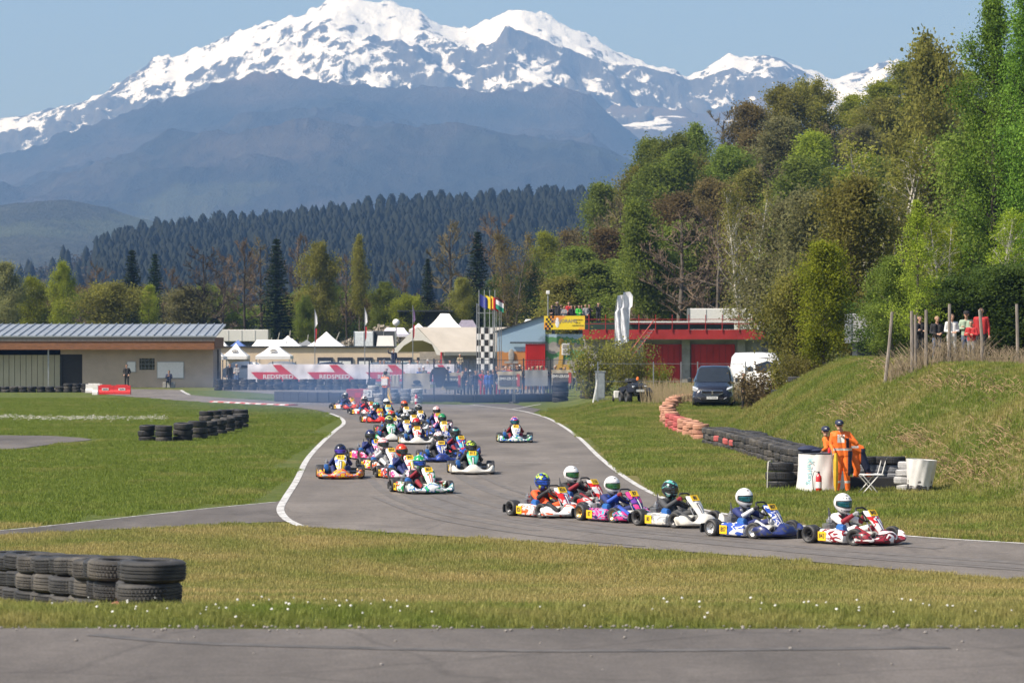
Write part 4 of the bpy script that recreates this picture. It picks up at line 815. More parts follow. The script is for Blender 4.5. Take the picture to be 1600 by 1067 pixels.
# yellow banner
xa, xb, za, zb_ = gx(850, d - .3), gx(914, d - .3), zat(515, d - .3), zat(493.5, d - .3)
e = thing('yellow_banner', 'yellow and orange banner with a chequered end hung along the roof terrace', 'banner', (0, d - .35, 0))
m, t, b, o = nodes('banner_yellow'); n = noise(t, .7, 2, coord='World'); r = ramp(t, [(.35, (.80, .62, .02)), (.55, (.80, .58, .03)), (.62, (.75, .28, .04))], n.outputs['Fac']); L(t, r.outputs[0], b.inputs['Base Color']); b.inputs['Roughness'].default_value = .6
MB().box(((xa + xb) / 2, 0, (za + zb_) / 2), (xb - xa, .05, zb_ - za)).build('cloth', m, e)
cs_ = .1633
for i in range(4):
    for j in range(6):
        if (i + j) % 2 == 0: MB().box((xa + .12 + i * cs_ * .85 + j * .02, -.032, za + .08 + j * cs_), (cs_ * .85, .01, cs_)).build('chequer', PRINTK, e)
put('lettering', text_mesh('LORJORANS', .34, .004, .006), e, M('print_grey', (.28, .24, .20), .6), ((xa + xb) / 2 - .05, -.035, (za + zb_) / 2 + .12), (R(90), 0, 0)); put('lettering', text_mesh('LA PASSION', .13, .004), e, PRINTK, (xb - .5, -.035, zb_ - .3), (R(90), 0, 0)); put('lettering', text_mesh('DE LA', .13, .004), e, PRINTK, (xb - .5, -.035, zb_ - .5), (R(90), 0, 0)); put('lettering', text_mesh('COMPETITION', .13, .004), e, PRINTK, (xb - .5, -.035, zb_ - .7), (R(90), 0, 0))
MB().ell((xa + .95, -.03, (za + zb_) / 2), (.14, .015, .36), 12, 8).build('emblem', PRINTW, e)
# red building
d = 200.0; x0, x1 = gx(914, d), gx(1193, d); e = thing('red_building', 'long low concrete garage block with red doors and dark red fascia', 'building', (0, d, 0))
zf0, zf1 = zat(530, d), zat(515, d); zgb = .5
wl = MB(); wl.box(((x0 + x1) / 2, 1.5, (zgb + zf0) / 2 - .2), (x1 - x0, .3, zf0 - zgb + .4)); wl.box((x1 - .15, 5, zf0 / 2), (.3, 7, zf0)); wl.build('wall', CONC, e)
MB().box(((x0 + x1) / 2, -.1, (zf0 + zf1) / 2), (x1 - x0 + .3, .2, zf1 - zf0)).build('fascia', DRED, e); MB().box(((x0 + x1) / 2, 3.5, zf0 + .02), (x1 - x0, 7, .2)).build('canopy_slab', CONC, e)
MB().box(((x0 + x1) / 2 - 1, .6, zat(509, d)), (x1 - x0 - 2.0, .12, .5)).build('green_band', GREENB, e); MB().box((gx(1080, d), 1.2, zat(503, d)), (gx(1180, d) - gx(985, d), 2, .10)).build('roof_sheet', WHT, e)
for a, c in ((1004, 1066), (1080, 1148)):
    xa, xb = gx(a, d + 1.3), gx(c, d + 1.3); zt_ = zat(538, d); dd_ = MB().box(((xa + xb) / 2, 1.28, (zt_ + zgb) / 2), (xb - xa, .1, zt_ - zgb)).build('garage_door', RED, e)
    for i in range(7): MB().box((xa + (xb - xa) * (i + .5) / 7, 1.21, (zt_ + zgb) / 2), (.03, .04, zt_ - zgb - .1)).build('door_seam', DRED, dd_)
for p in (1073, 1000, 1160): MB().box((gx(p, d), 1.1, (zgb + zf0) / 2), (.55, .4, zf0 - zgb)).build('pillar', CONC, e)
for p in range(920, 1195, 26): MB().box((gx(p, d), -.25, zat(505, d)), (.05, .05, 1.2)).build('rail_post', DRED, e)
for yy_ in (499, 506): MB().box(((x0 + x1) / 2, -.25, zat(yy_, d)), (x1 - x0, .04, .04)).build('rail', DRED, e)
st = MB()
for i in range(9): st.box((gx(990 + i * 3.6, d - 1), -1.0, zat(552 - i * 4.6, d)), (.3, .9, .05))
st.build('stair', STEEL, e); MB().tube([(gx(985, d - 1), -1.4, zat(548, d)), (gx(1022, d - 1), -1.4, zat(500, d))], .04, 5).build('stair_rail', DRED, e); MB().tube([(gx(985, d - 1), -1.4, zat(560, d)), (gx(1022, d - 1), -1.4, zat(514, d))], .05, 5).build('stair_stringer', DRED, e)
# trailers, containers
def trailer(px0, px1, py0, d, h, label, depth=2.5, mat=WHT, name='trailer'):
    xa, xb = gx(px0, d), gx(px1, d); z1 = zat(py0, d); e = thing(name, label, 'trailer', (0, d, 0))
    MB().box(((xa + xb) / 2, depth / 2, z1 - h / 2), (xb - xa, depth, h), bev=.04).build('body', mat, e); g0 = tzf((xa + xb) / 2, d)
    MB().box(((xa + xb) / 2, depth / 2, (g0 + z1 - h) / 2 - .02), (xb - xa - .6, depth - .5, max(.1, z1 - h - g0))).build('underframe', DARKST, e)
    n_ = max(2, int((xb - xa) / 1.2))
    for i in range(1, n_): MB().box((xa + (xb - xa) * i / n_, -.02, z1 - h / 2), (.03, .03, h - .1)).build('panel_seam', M('seam_grey', (.5, .5, .5), .6), e)
    for xx in (xa, xb): MB().box((xx, depth / 2, z1 - h / 2), (.05, depth + .06, h + .02)).build('end_frame', STEEL, e)
    return e
trailer(1077, 1207, 482, 218, 2.3, 'long white lorry trailer parked behind the red building', 2.6, name='lorry_trailer'); trailer(1330, 1400, 490, 128, 1.3, 'grey trailer half hidden behind the yellow-green young tree', 2.4, M('grey_panel', (.45, .44, .45), .6), 'box_trailer')
trailer(336, 419, 515, 268, 1.1, 'long white site container behind the small white tents', 2.4, M('off_white', (.62, .61, .58), .6, scale=.6, var=.08), 'container')
trailer(553, 583, 518, 246, 1.7, 'white box container left of the globe lamp', 2.4, M('pale_blue_white', (.66, .70, .72), .5), 'container'); t2 = trailer(582, 617, 517, 248, 1.8, 'dark open sided container left of the globe lamp', 2.2, M('dark_box', (.06, .065, .075), .6), 'container')
tag(MB().box((gx(602, 245), 245, zat(534, 245)), (1.5, .3, 1.0), rx=-.35, top=(.85, 1)).build('ramp_panel', M('off_white', (.62, .61, .58), .6)), 'tilted white ribbed panel in front of the dark container', 'panel')
# dark hut
tag(MB().box((gx(665, 300), 301, zat(500, 300)), (5.5, 2, 1.9)).box((gx(665, 300), 300, zat(486, 300)), (5.8, 3, .15), 1).build('dark_hut', [M('dark_timber', (.035, .035, .04), .8), DARKST]), 'dark timber hut under the trees behind the marquee', 'hut')
# tents
def tent(px0, px1, ytop, yeave, d, label, mat=TENT, depth=None, peak=None, legs=True, ridge=0.0, logo=False, name='tent', wall=None):
    xa, xb = gx(px0, d), gx(px1, d); w_ = xb - xa; dp = depth or w_; zt_, ze = zat(ytop, d), zat(yeave, d); e = thing(name, label, 'tent', ((xa + xb) / 2, d, 0)); h2 = w_ / 2; rg_ = ridge * w_ / 2; mb = MB(); K = 7; S_ = []
    for i in range(K + 1):
        f = i / K; g = f ** 1.0; s = 1 - f; sag = .10 * math.sin(math.pi * f) * (zt_ - ze) * .9
        hx = rg_ + (h2 - rg_) * s; hy = dp / 2 * s + .02; S_.append([(-hx, -hy, ze + (zt_ - ze) * f - sag), (hx, -hy, ze + (zt_ - ze) * f - sag), (hx, hy, ze + (zt_ - ze) * f - sag), (-hx, hy, ze + (zt_ - ze) * f - sag)])
    mb.loft(S_, caps=False); mb.build('canopy', mat, e); val = MB()
    for cx, cy, sx2, sy2 in ((0, -dp / 2, w_, .02), (0, dp / 2, w_, .02), (-h2, 0, .02, dp), (h2, 0, .02, dp)): val.box((cx, cy, ze - .12), (sx2, sy2, .25))
    val.build('valance', mat, e)
    if legs:
        g0 = 0.0
        for cx in (-1, 1):
            for cy in (-1, 1): MB().box((cx * (h2 - .06), cy * (dp / 2 - .06), (ze + g0) / 2 - .1), (.06, .06, ze - g0 - .05)).build('leg', STEEL, e)
    if wall: MB().box((0, dp / 2 - .1, ze / 2), (w_, .03, ze - .2)).build('back_wall', wall, e)
    if logo:
        lo = MB(); a_ = math.atan2(zt_ - ze, dp / 2); zc = ze + (zt_ - ze) * .38; yc = -dp / 2 * .66
        M_ = Matrix.Translation((0, yc - .03, zc)) @ Euler((a_ - R(90) + R(90), 0, 0)).to_matrix().to_4x4()
        ring = [(math.cos(q) * .27, math.sin(q) * .17) for q in np.linspace(0, 6.28, 17)[:-1]]; ring2 = [(x * .72, y * .5 + .02) for x, y in ring]
        for i in range(16):
            j = (i + 1) % 16; lo.add([(ring[i][0], ring[i][1], .01), (ring[j][0], ring[j][1], .01), (ring2[j][0], ring2[j][1], .01), (ring2[i][0], ring2[i][1], .01)], [(0, 1, 2, 3)], 0, M_)
        lo.box((0, yc - .05, zc + .05), (.3, .05, .07)); lo.box((0, yc - .16, zc - .20), (.75, .04, .04)); lo.build('emblem', PRINTK, e)
    return e
tent(350, 388, 536, 556, 228, 'small white canopy with black oval emblem beside the grey building', logo=True, depth=3, wall=M('canvas_side', (.55, .54, .5), .8)); tent(402, 456, 534, 556, 226, 'white canopy with black oval emblem above the left end of the banner', logo=True, depth=3.2)
tent(328, 352, 546, 557, 222, 'white canopy corner against the end of the zinc roof', depth=3); tent(352, 392, 531, 546, 240, 'blue peaked canopy behind the small white canopies', BLUEC, 3); tent(338, 362, 534, 546, 244, 'plain white canopy left of the blue canopy', depth=3)
tent(391, 455, 531, 545, 244, 'long white ridge tent behind the emblem canopies', ridge=.68, depth=4); tent(436, 478, 529, 545, 242, 'white tent with pointed end right of the long ridge tent', depth=3.5); tent(474, 546, 518, 545, 240, 'large white pyramid tent behind the cream building', depth=4); tent(438, 462, 524, 534, 262, 'tiny white tent peak behind the long ridge tent', depth=3, legs=False); tent(462, 496, 531, 540, 258, 'dark grey tent between the white tents', GREY, 3)
tent(595, 640, 512, 522, 258, 'pale lilac tent behind the globe lamp', M('lilac_canvas', (.66, .64, .74), .7), 3, ridge=.6); tent(668, 722, 490, 512, 250, 'tall white peaked tent behind the marquee', depth=4.5, ridge=.25); tent(712, 748, 500, 513, 256, 'dark lilac tent behind the marquee ridge', M('dark_lilac', (.22, .2, .25), .7), 3, ridge=.5); tent(812, 850, 499, 510, 240, 'white tent top behind the mural roof', depth=4, ridge=.5); tent(640, 668, 505, 515, 254, 'white tent top left of the tall peaked tent', depth=3)
# big marquee: gable end on the left, long roof to the right
d = 224.0; e = thing('marquee', 'large sand coloured marquee with arched open gable end', 'tent', (0, d, 0)); xa, xr_, xb = gx(612, d), gx(652, d), gx(690, d); xe = gx(815, d); zr_, ze = zat(511, d), zat(550, d)
mb = MB(); mb.add([(xr_, 0, zr_), (xe - 1, 5, zr_), (xe, 1.0, ze), (xb, -1.5, ze)], [(0, 1, 2, 3)]); mb.add([(xr_, 0, zr_ - .03), (xe - 1, 5, zr_ - .03), (xe - 2, 9, ze), (xa, 2.5, ze)], [(0, 1, 2, 3)]); mb.build('roof', SAND, e)
arch = [(xa, ze - .55), (xa, ze), (xr_, zr_), (xb, ze), (xb, ze - .25), (xb - .35, ze - .2), (gx(676, d), zat(538, d)), (gx(662, d), zat(532, d)), (gx(645, d), zat(532, d)), (gx(632, d), zat(540, d)), (gx(620, d), zat(553, d)), (xa + .1, ze - .55)]
MB().poly(arch, .04, 0, Matrix.Translation((0, -.4, 0)) @ Euler((0, 0, -.25)).to_matrix().to_4x4() if False else Matrix.Translation((0, -1.55, 0))).build('gable', M('marquee_white', (.72, .69, .63), .7, var=.05), e)
MB().box(((xb + xe) / 2, -.35, ze - .12), (xe - xb, .05, .28), rz=math.atan2(2.5, xe - xb)).build('valance', SAND, e); MB().box(((xa + xe) / 2 + 1, 5.5, ze / 2 + .2), (xe - xa - 2, .1, ze)).build('back_wall', M('marquee_inner', (.35, .31, .26), .8), e)
for xx, yy_ in ((xa + .1, -1.4), (xb, -1.5), ((xb + xe) / 2, -.4), (xe - .1, .8)): MB().box((xx, yy_, ze / 2), (.12, .12, ze)).build('leg', PRINTR if xx == xb else DARKST, e)
# banner with red arrows
bd2 = 206.0; xa, xb = gx(387, bd2), gx(713, bd2); za, zb_ = zat(600, bd2), zat(569, bd2); e = thing('trackside_banner', 'long white banner with red arrows reading REDSPEED along the paddock fence', 'banner', (0, bd2, 0))
Xc = np.linspace(xa, xb, 120); Zc = np.linspace(za, zb_, 8); GX, GZ = np.meshgrid(Xc, Zc); GY = .07 * (fbm(GX * 1.6, GZ * 2.2, 4, 9) - .5) * 2
put('cloth', grid_mesh('cloth', GX, GY - .0, GZ), e, M('banner_white', (.74, .72, .76), .55, scale=1.5, var=.06)); hb = zb_ - za
for c0 in (392, 480, 571, 660):
    w0 = 78 if c0 < 650 else 53; k = bd2 / F; x_0 = gx(c0, bd2)
    P_ = [(x_0, za + hb * .60), (x_0 + w0 * .56 * k, za + hb * .60), (x_0 + w0 * .44 * k, za + hb * .97), (x_0 + w0 * .60 * k, za + hb * .97), (x_0 + w0 * .78 * k, za + hb * .60), (x_0 + w0 * k, za + hb * .14), (x_0 + w0 * .2 * k, za + hb * .14)]
    MB().poly(P_, .01, 0, Matrix.Translation((0, -.10, 0))).build('red_arrow', PRINTR, e); put('lettering', text_mesh('REDSPEED', .42, .004, .006, 1.15 if c0 < 650 else .78), e, PRINTW, (x_0 + w0 * .55 * k, -.112, za + hb * .36), (R(90), 0, 0))
for p in range(390, 720, 36): MB().box((gx(p, bd2), .12, zb_ / 2 + .1), (.06, .06, zb_ + .2)).build('post', DARKST, e)
# feather flags, flagpoles, tower
for i, (p, d, top, bot, w_, lb) in enumerate([(968, 166, 462, 540, 15, 'left of two white feather flags in front of the red building'), (977, 165, 457, 536, 16, 'right of two white feather flags in front of the red building')]):
    e = thing('feather_flag', lb, 'flag', (gx(p, d), d, tzf(gx(p, d), d)), group='white feather flags'); z0 = tzf(gx(p, d), d); zt_, zb_ = zat(top, d) - z0, zat(bot, d) - z0; k = d / F
    MB().tube([(-.2, 0, 0), (-.25, 0, zb_), (-.28, 0, zt_ * .8), (-.15, 0, zt_ * .97), (.15, 0, zt_)], [.03, .025, .02, .015, .01], 5).build('pole', STEEL, e)
    zz = np.linspace(zb_, zt_, 22); uu = np.linspace(0, 1, 8); U, ZZ = np.meshgrid(uu, zz); f = (ZZ - zb_) / (zt_ - zb_); wd = w_ * k * (.8 + .2 * f) * np.where(f > .9, np.sqrt(np.clip((1.02 - f) / .12, 0, 1)) * .6 + .4, 1); put('sail', grid_mesh('sail', -.27 + U * wd + .15 * f * (f > .7), .12 * np.sin(U * 7 + ZZ * 2), ZZ + .05 * U), e, M('flag_white', (.70, .71, .76), .6, scale=2.5, var=.06))
    for j in range(6): put('lettering', text_mesh('|||||', .25, .002), e, M('flag_grey', (.35, .37, .46), .6), (-.05 + .1 * (j % 2), -.14, zb_ + (zt_ - zb_) * (.2 + .11 * j)), (R(90), R(90), 0))
e = thing('chequered_tower', 'black and white chequered panel on a steel flag tower', 'tower', (0, 188, 0)); d = 188.0; xa, xb = gx(745, d), gx(770, d); zt_ = zat(512, d); zb_ = zat(578, d)
for i in range(4):
    for j in range(7): MB().box((xa + (xb - xa) * (i + .5) / 4, 0, zb_ + (zt_ - zb_) * (j + .5) / 7), ((xb - xa) / 4 - .01, .05, (zt_ - zb_) / 7 - .01)).build('chequer_panel', PRINTW if (i + j) % 2 else PRINTK, e)
for xx in (xa, xb, (xa + xb) / 2):
    for yy_ in (.1, .8): MB().box((xx, yy_, zat(474, d) / 2), (.07, .07, zat(474, d))).build('mast', STEEL, e)
for k_, p_ in enumerate((772, 776, 780, 783)): MB().tube([(gx(p_, d), .3 + .3 * k_, 0), (gx(p_, d), .3 + .3 * k_, zat(470 + 3 * k_, d))], [.035, .025], 5).build('side_pole', STEEL, e)
for py in (476, 489, 512, 545): MB().box(((xa + xb) / 2, .1, zat(py, d)), (xb - xa, .06, .06)).build('crossbar', STEEL, e)
FL = {'blue flag': [(.03, .04, .25)] * 3, 'yellow and red flag': [(.75, .55, .03), (.75, .55, .03), (.62, .02, .02)], 'red and yellow striped flag': [(.75, .50, .03), (.62, .02, .02), (.62, .02, .02)], 'red, white and green flag': [(.10, .02, .02), (.75, .74, .76), (.02, .25, .16)]}
for i, (nm, cs) in enumerate(FL.items()):
    p = 748.5 + i * 8.3; d = 186.5; x = gx(p, d); e = thing('flagpole', 'steel flagpole with %s on the chequered tower' % nm, 'flag', (x, d, 0), group='flags on the chequered tower'); zt_ = zat(453, d); MB().tube([(0, 0, 0), (0, 0, zt_)], [.045, .03], 6).build('pole', STEEL, e)
    zt2, zb2 = zat(459 + i * 1.2, d), zat(477 + i * 1.5, d); U, ZZ = np.meshgrid(np.linspace(0, 1, 9), np.linspace(0, 1, 9)); Xf = .03 + U * .52; Zf = zb2 + (zt2 - zb2) * ZZ - .30 * U; me = grid_mesh('cloth', Xf, .10 * np.sin(U * 6 + i) * U, Zf)
    for c in cs: me.materials.append(M('flagcol_%d_%d' % (i, cs.index(c)), c, .7, var=.1))
    mi = [(min(2, int((f_ % 8) / 8 * 3)) if i < 3 else 2 - min(2, int((f_ // 8) / 8 * 3))) for f_ in range(64)]; me.polygons.foreach_set('material_index', mi); put('cloth', me, e)
for p, yt, yb, c1, lb in ((492, 483, 560, PRINTR, 'thin pole with red and white flag left of the pyramid tent'), (570, 480, 560, PRINTR, 'thin pole with a small red pennant left of the globe lamp'), (645, 477, 560, M('violet_cloth', (.16, .10, .2), .7), 'thin pole with violet and red flag at the marquee gable')):
    d = 215.0; e = thing('flag_pole', lb, 'flag', (gx(p, d), d, 0)); MB().tube([(0, 0, 0), (0, 0, zat(yt, d))], [.04, .025], 5).build('pole', STEEL, e); zt_ = zat(yt, d) - .1; MB().add([(.02, 0, zt_), (.18, .02, zt_ - .5), (.20, -.03, zt_ - 1.0), (.02, 0, zt_ - 1.3)], [(0, 1, 2, 3)]).add([(.02, .01, zt_ - 1.3), (.15, 0, zt_ - 1.4), (.12, 0, zt_ - 2.2), (.02, 0, zt_ - 2.5)], [(0, 1, 2, 3)], 1).build('cloth', [PRINTW if c1 == PRINTR else c1, PRINTR], e)
d = 240.0; e = thing('globe_lamp', 'white globe lamp on a slim post beside the marquee', 'lamp', (gx(619, d), d, 0)); MB().tube([(0, 0, 0), (0, 0, zat(510, d))], .05, 6).build('post', STEEL, e); MB().ell((0, 0, zat(504, d)), (.3, .3, .3), 16, 12).build('globe', M('globe_white', (.85, .85, .83), .3, var=.02), e, smooth=True)
d = 209.0; e = thing('floodlight', 'small square floodlight on a post above the mural roof', 'lamp', (gx(857, d), d + 3, 4.4)); MB().tube([(0, 0, 0), (0, 0, zat(460, d) - 4.4)], .05, 6).build('post', STEEL, e); MB().box((0, -.05, zat(456, d) - 4.4), (.26, .15, .26), bev=.03).build('lamp_head', WHT, e)
# rubble heap, leaning branch fence
rg = np.random.default_rng(8); mb = MB(); d = 285
for i in range(700):
    a = rg.uniform(-1, 1); x = gx(595, d) + a * 4.6; h = 2.0 * (1 - abs(a)) * rg.uniform(0, 1); s = rg.uniform(.08, .3); mb.box((x, d + rg.normal(0, .8), tzf(x, d) + h), (s, s, s * .7), rz=rg.uniform(0, 3), rx=rg.uniform(0, 1))
tag(mb.build('rubble', M('rubble_stone', (.30, .26, .21), .9, var=.35, scale=.8), fix=False), 'brown heap of rubble behind the white containers', 'rubble', kind='stuff')
for i, (p, h, tl) in enumerate([(422, 1.6, .1), (430, 2.1, .2), (437, 1.3, -.3), (450, 2.3, .1), (460, 1.0, 0), (466, 1.2, .15), (478, 1.9, .12), (510, 1.8, .2), (519, 2.0, .35), (576, 1.9, .25), (545, 1.0, 0)]):
    d = 276.0; x = gx(p, d); tag(MB().tube([(x, d, tzf(x, d) - .1), (x + tl * h * .5, d, tzf(x, d) + h * .55), (x + tl * h, d, tzf(x, d) + h)], [.07, .06, .04], 5).tube([(x + tl * h * .5, d, tzf(x, d) + h * .55), (x + tl * h * .5 + .4, d + .1, tzf(x, d) + h * .2)], [.05, .04], 5).build('branch_post', M('bleached_wood', (.40, .38, .34), .85)), 'bleached crooked post on the grass rise behind the tents, %s from the left' % nth(i + 1), 'post', 'bleached branch posts')
# wire fence along the corner with hung sheets
d = 168.0; e = thing('wire_fence', 'tall wire fence on dark posts along the outside of the corner', 'fence', (0, d, 0))
for p in (577, 629, 678, 711, 732, 773, 818, 860, 913, 932): MB().box((gx(p, d), 0, 1.25), (.08, .08, 2.5)).build('post', DARKST, e)
xa, xb = gx(577, d), gx(932, d)
for z in (.3, 1.3, 2.4): MB().box(((xa + xb) / 2, 0, z), (xb - xa, .02, .025)).build('rail', DARKST, e)
wm = MB()
for i in range(int((xb - xa) / .22)): wm.box((xa + i * .22, .01, 1.35), (.008, .008, 2.1))
for i in range(14): wm.box(((xa + xb) / 2, .01, .35 + i * .155), (xb - xa, .008, .006))
wm.build('wire_mesh', STEEL, e)['kind'] = 'stuff'
HES = M('sacking', (.42, .37, .29), .85, scale=2, var=.12); HESG = M('grey_sheet', (.24, .245, .26), .8, scale=1.5, var=.15)
for i, (p0, p1, y0, y1, mt, lb, tx) in enumerate([(611, 624, 587, 604, HES, 'narrow sacking sheet behind the orange vested marshal', None), (630, 672, 583, 608, HES, 'sacking sheet with a small black mark left of the hanging jacket', None), (690, 722, 582, 609, HES, 'sacking sheet with red edged print half behind the hanging jacket', 1), (778, 815, 580, 608, HES, 'sacking sheet with red edged print right of the blue suited driver', 1), (820, 856, 578, 603, HESG, 'plain grey sheet in the middle of the fence', None), (862, 895, 578, 602, HES, 'sacking sheet with red edged print at the right end of the fence', 1)]):
    d2 = d - .12; xa, xb, za, zb_ = gx(p0, d2), gx(p1, d2), zat(y1, d2), zat(y0, d2); e = thing('fence_sheet', lb, 'sheet', ((xa + xb) / 2, d2, za), group='sheets hung on the wire fence'); w_, h_ = xb - xa, zb_ - za
    U, ZZ = np.meshgrid(np.linspace(-.5, .5, 14), np.linspace(0, 1, 8)); put('cloth', grid_mesh('cloth', U * w_, .02 * np.sin(U * 14 + i) * ZZ, ZZ * h_), e, mt)
    if tx:
        MB().box((-.03, -.035, h_ * .5), (w_ * .86, .01, h_ * .58)).build('dark_print', M('print_charcoal', (.09, .085, .085), .7), e); MB().box((w_ * .36, -.045, h_ * .5), (w_ * .13, .01, h_ * .7)).build('red_print', M('print_faded_red', (.42, .07, .06), .7), e)
        o = put('lettering', text_mesh('ROUES-VMES', .22, .003, .004, .95 * w_ / 1.45), e, PRINTW, (-.12, -.05, h_ * .58), (R(90), 0, 0)); o.scale = (-1, 1, 1)
    elif p0 == 630: MB().ell((0, -.03, h_ * .45), (.22, .02, .12), 10, 6).box((0, -.03, h_ * .25), (.6, .01, .05)).build('dark_print', PRINTK, e)
# black belt barriers
RUB = M('belt_rubber', (.022, .022, .024), .75, scale=2, var=.3)
def belt(name, P, h, label, z0=0.0, th=.5):
    e = thing(name, label, 'barrier'); P = smooth_line(P, 3)
    for i in range(len(P) - 1):
        a, c = Vector((*P[i], 0)), Vector((*P[i + 1], 0)); mm = (a + c) / 2; MB().box((mm.x, mm.y, h / 2), ((c - a).length + .02, th, h * (.96 + .06 * ((i * 37) % 7) / 7)), rz=math.atan2(c.y - a.y, c.x - a.x), bev=.05).build('belt_section', RUB, e)
    return e
belt('belt_barrier', pts([(434, 627.5), (460, 628.5), (500, 629.5), (546, 629.8)]), .62, 'black rubber covered barrier on the outside of the far bend'); belt('belt_barrier', [(gx(590, 164.5), 164.5), (gx(680, 164), 164), (gx(770, 164.5), 164.5), (gx(866, 168), 167)], .48, 'long low black rubber barrier at the foot of the wire fence', th=.3)
# wooden posts and spectators' fence on the bank
for i, (p, y0, y1, tl) in enumerate([(1394, 487, 548, -.25), (1425, 486, 551, -.04), (1430, 492, 554, 0), (1447, 484, 548, .0), (1483, 475, 549, .05), (1535, 484, 552, -.3), (1590, 475, 512, -.1)]):
    d = 91.5 if i != 6 else 95; x = gx(p, d); z0 = tzf(x, d) - .1; z1 = zat(y0, d); tag(MB().tube([(x + tl * .9, d, z0), (x + tl * .4, d, (z0 + z1) / 2), (x, d, z1)] if tl < -.2 and i == 0 else [(x, d, z0), (x + tl * .05, d, (z0 + z1) / 2), (x + tl * .3, d, z1)], [.06, .056, .05], 7).build('wooden_post', WOODG), 'grey wooden fence post on the bank, %s from the left' % nth(i + 1), 'post', 'wooden posts on the bank')
mb = MB(); rg = np.random.default_rng(9)
for i in range(900):
    p = rg.uniform(1385, 1610); d = rg.uniform(91, 93); x = gx(p, d); z = tzf(x, d); l = rg.uniform(.25, .85) * (1.25 if p < 1545 else .8); a = rg.uniform(-.9, .9); mb.tube([(x, d, z), (x + a * l * .3, d, z + l * .6), (x + a * l * .8, d + rg.normal(0, .1), z + l * .9)], [.008, .006, .003], 3, cap=False)
tag(mb.build('dry_brush', M('dry_stem', (.30, .235, .15), .9, var=.3), fix=False), 'tangled dry stems along the fence on the bank', 'weeds', kind='stuff')
mb = MB()
for i in range(1500):
    p = rg.uniform(1000, 1190); d = rg.uniform(137, 150); x = gx(p, d); z = tzf(x, d); l = rg.uniform(.5, 1.15); a = rg.normal(0, .15); mb.tube([(x, d, z), (x + a * l * .5, d, z + l * .6), (x + a * l, d, z + l)], [.012, .009, .004], 3, cap=False)
tag(mb.build('dry_reeds', M('dry_reed', (.34, .27, .15), .9, var=.3), fix=False), 'pale dry reeds behind the black van', 'weeds', kind='stuff')
def ray_ground(p, q):
    dd_ = np.arange(48, 130, .25); zz_ = CH - (q - HY) * dd_ / F; hit = np.nonzero(tz((p - 800) * dd_ / F, dd_) >= zz_)[0]
    return float(dd_[hit[0]]) if len(hit) else None
mb = MB()
for cx_, cy_, sx3, sy3, n3_ in [(1500, 735, 40, 12, 330), (1430, 690, 26, 8, 170), (1570, 690, 22, 16, 130), (1480, 600, 30, 8, 150), (1385, 575, 18, 7, 150), (1320, 645, 26, 8, 110), (1560, 610, 24, 9, 110)]:
    for i in range(n3_):
        p, q = cx_ + rg.normal(0, sx3), cy_ + rg.normal(0, sy3); d = ray_ground(p, q)
        if d is None: continue
        x = gx(p, d); z = tzf(x, d); l = rg.uniform(.12, .45); a = rg.uniform(0, 6.28); mb.tube([(x, d, z + .03), (x + math.cos(a) * l * .6, d + math.sin(a) * l * .6, z + .07 + l * .25), (x + math.cos(a) * l, d + math.sin(a) * l, z + .08 + l * .15)], [.010, .008, .004], 3, cap=False)
tag(mb.build('dry_straw', M('straw', (.34, .235, .125), .9, var=.4), fix=False), 'scattered brown straw patches on the bank', 'weeds', kind='stuff')
# second chain fence by the quad
d = 146.0; e = thing('wire_fence', 'low wire fence between the shrubs and the black van', 'fence', (0, d, 0)); z0 = .5
for p in (934, 1021, 1064, 1090, 1165): MB().box((gx(p, d), 0, z0 + 1.0), (.06, .06, 2.0)).build('post', STEEL, e)
for z in (.1, 1.0, 1.9): MB().box(((gx(934, d) + gx(1165, d)) / 2, 0, z0 + z), (gx(1165, d) - gx(934, d), .015, .02)).build('rail', STEEL, e)
# ------------------------------------------------------------------ vehicles (front faces local -y)
TYRE = M('tyre_rubber', (.028, .028, .029), .8, scale=12, var=.35, dirt=(.06, .055, .05)); RIM = M('rim_alloy', (.45, .45, .46), .35, .8); CHROME = M('chrome', (.6, .6, .6), .15, 1.0); LAMPG = M('headlamp_glass', (.55, .58, .62), .08, .2); SIGW = M('plate_white', (.75, .75, .73), .5, var=.03)
def rsec(hw, hwt, zb, zt, y, n=5, p=.18):
    """rounded body section at station y: bottom half-width hw, top half-width hwt"""
    r = min(.16, (zt - zb) * .3); zm = zb + (zt - zb) * .48; pts_ = [(-hw * .96, zb), (-hw, zb + r), (-hw, zm), (-hwt - .01, zt - r), (-hwt + r * .9, zt), (0, zt + .02), (hwt - r * .9, zt), (hwt + .01, zt - r), (hw, zm), (hw, zb + r), (hw * .96, zb)]
    return [(x, y, z) for x, z in pts_]
def wheel(e, x, y, r, w_, rim=RIM, name='wheel'):
    M_ = Matrix.Translation((x, y, r)) @ Euler((0, R(90), 0)).to_matrix().to_4x4(); q = w_ / 2
    me = MB().lathe([(r * .62, -q), (r * .9, -q), (r, -q * .7), (r, q * .7), (r * .9, q), (r * .62, q)], 20, 0, M_, closed=True).mesh(name, True); o = put(name, me, e, TYRE)
    sg = 1 if x > 0 else -1; MB().lathe([(.01, sg * q * .5), (r * .2, sg * q * .6), (r * .3, sg * q * .3), (r * .55, sg * q * .7), (r * .64, sg * q * .9), (r * .64, -sg * q)], 16, 0, M_).build('rim', rim, o, True); return o
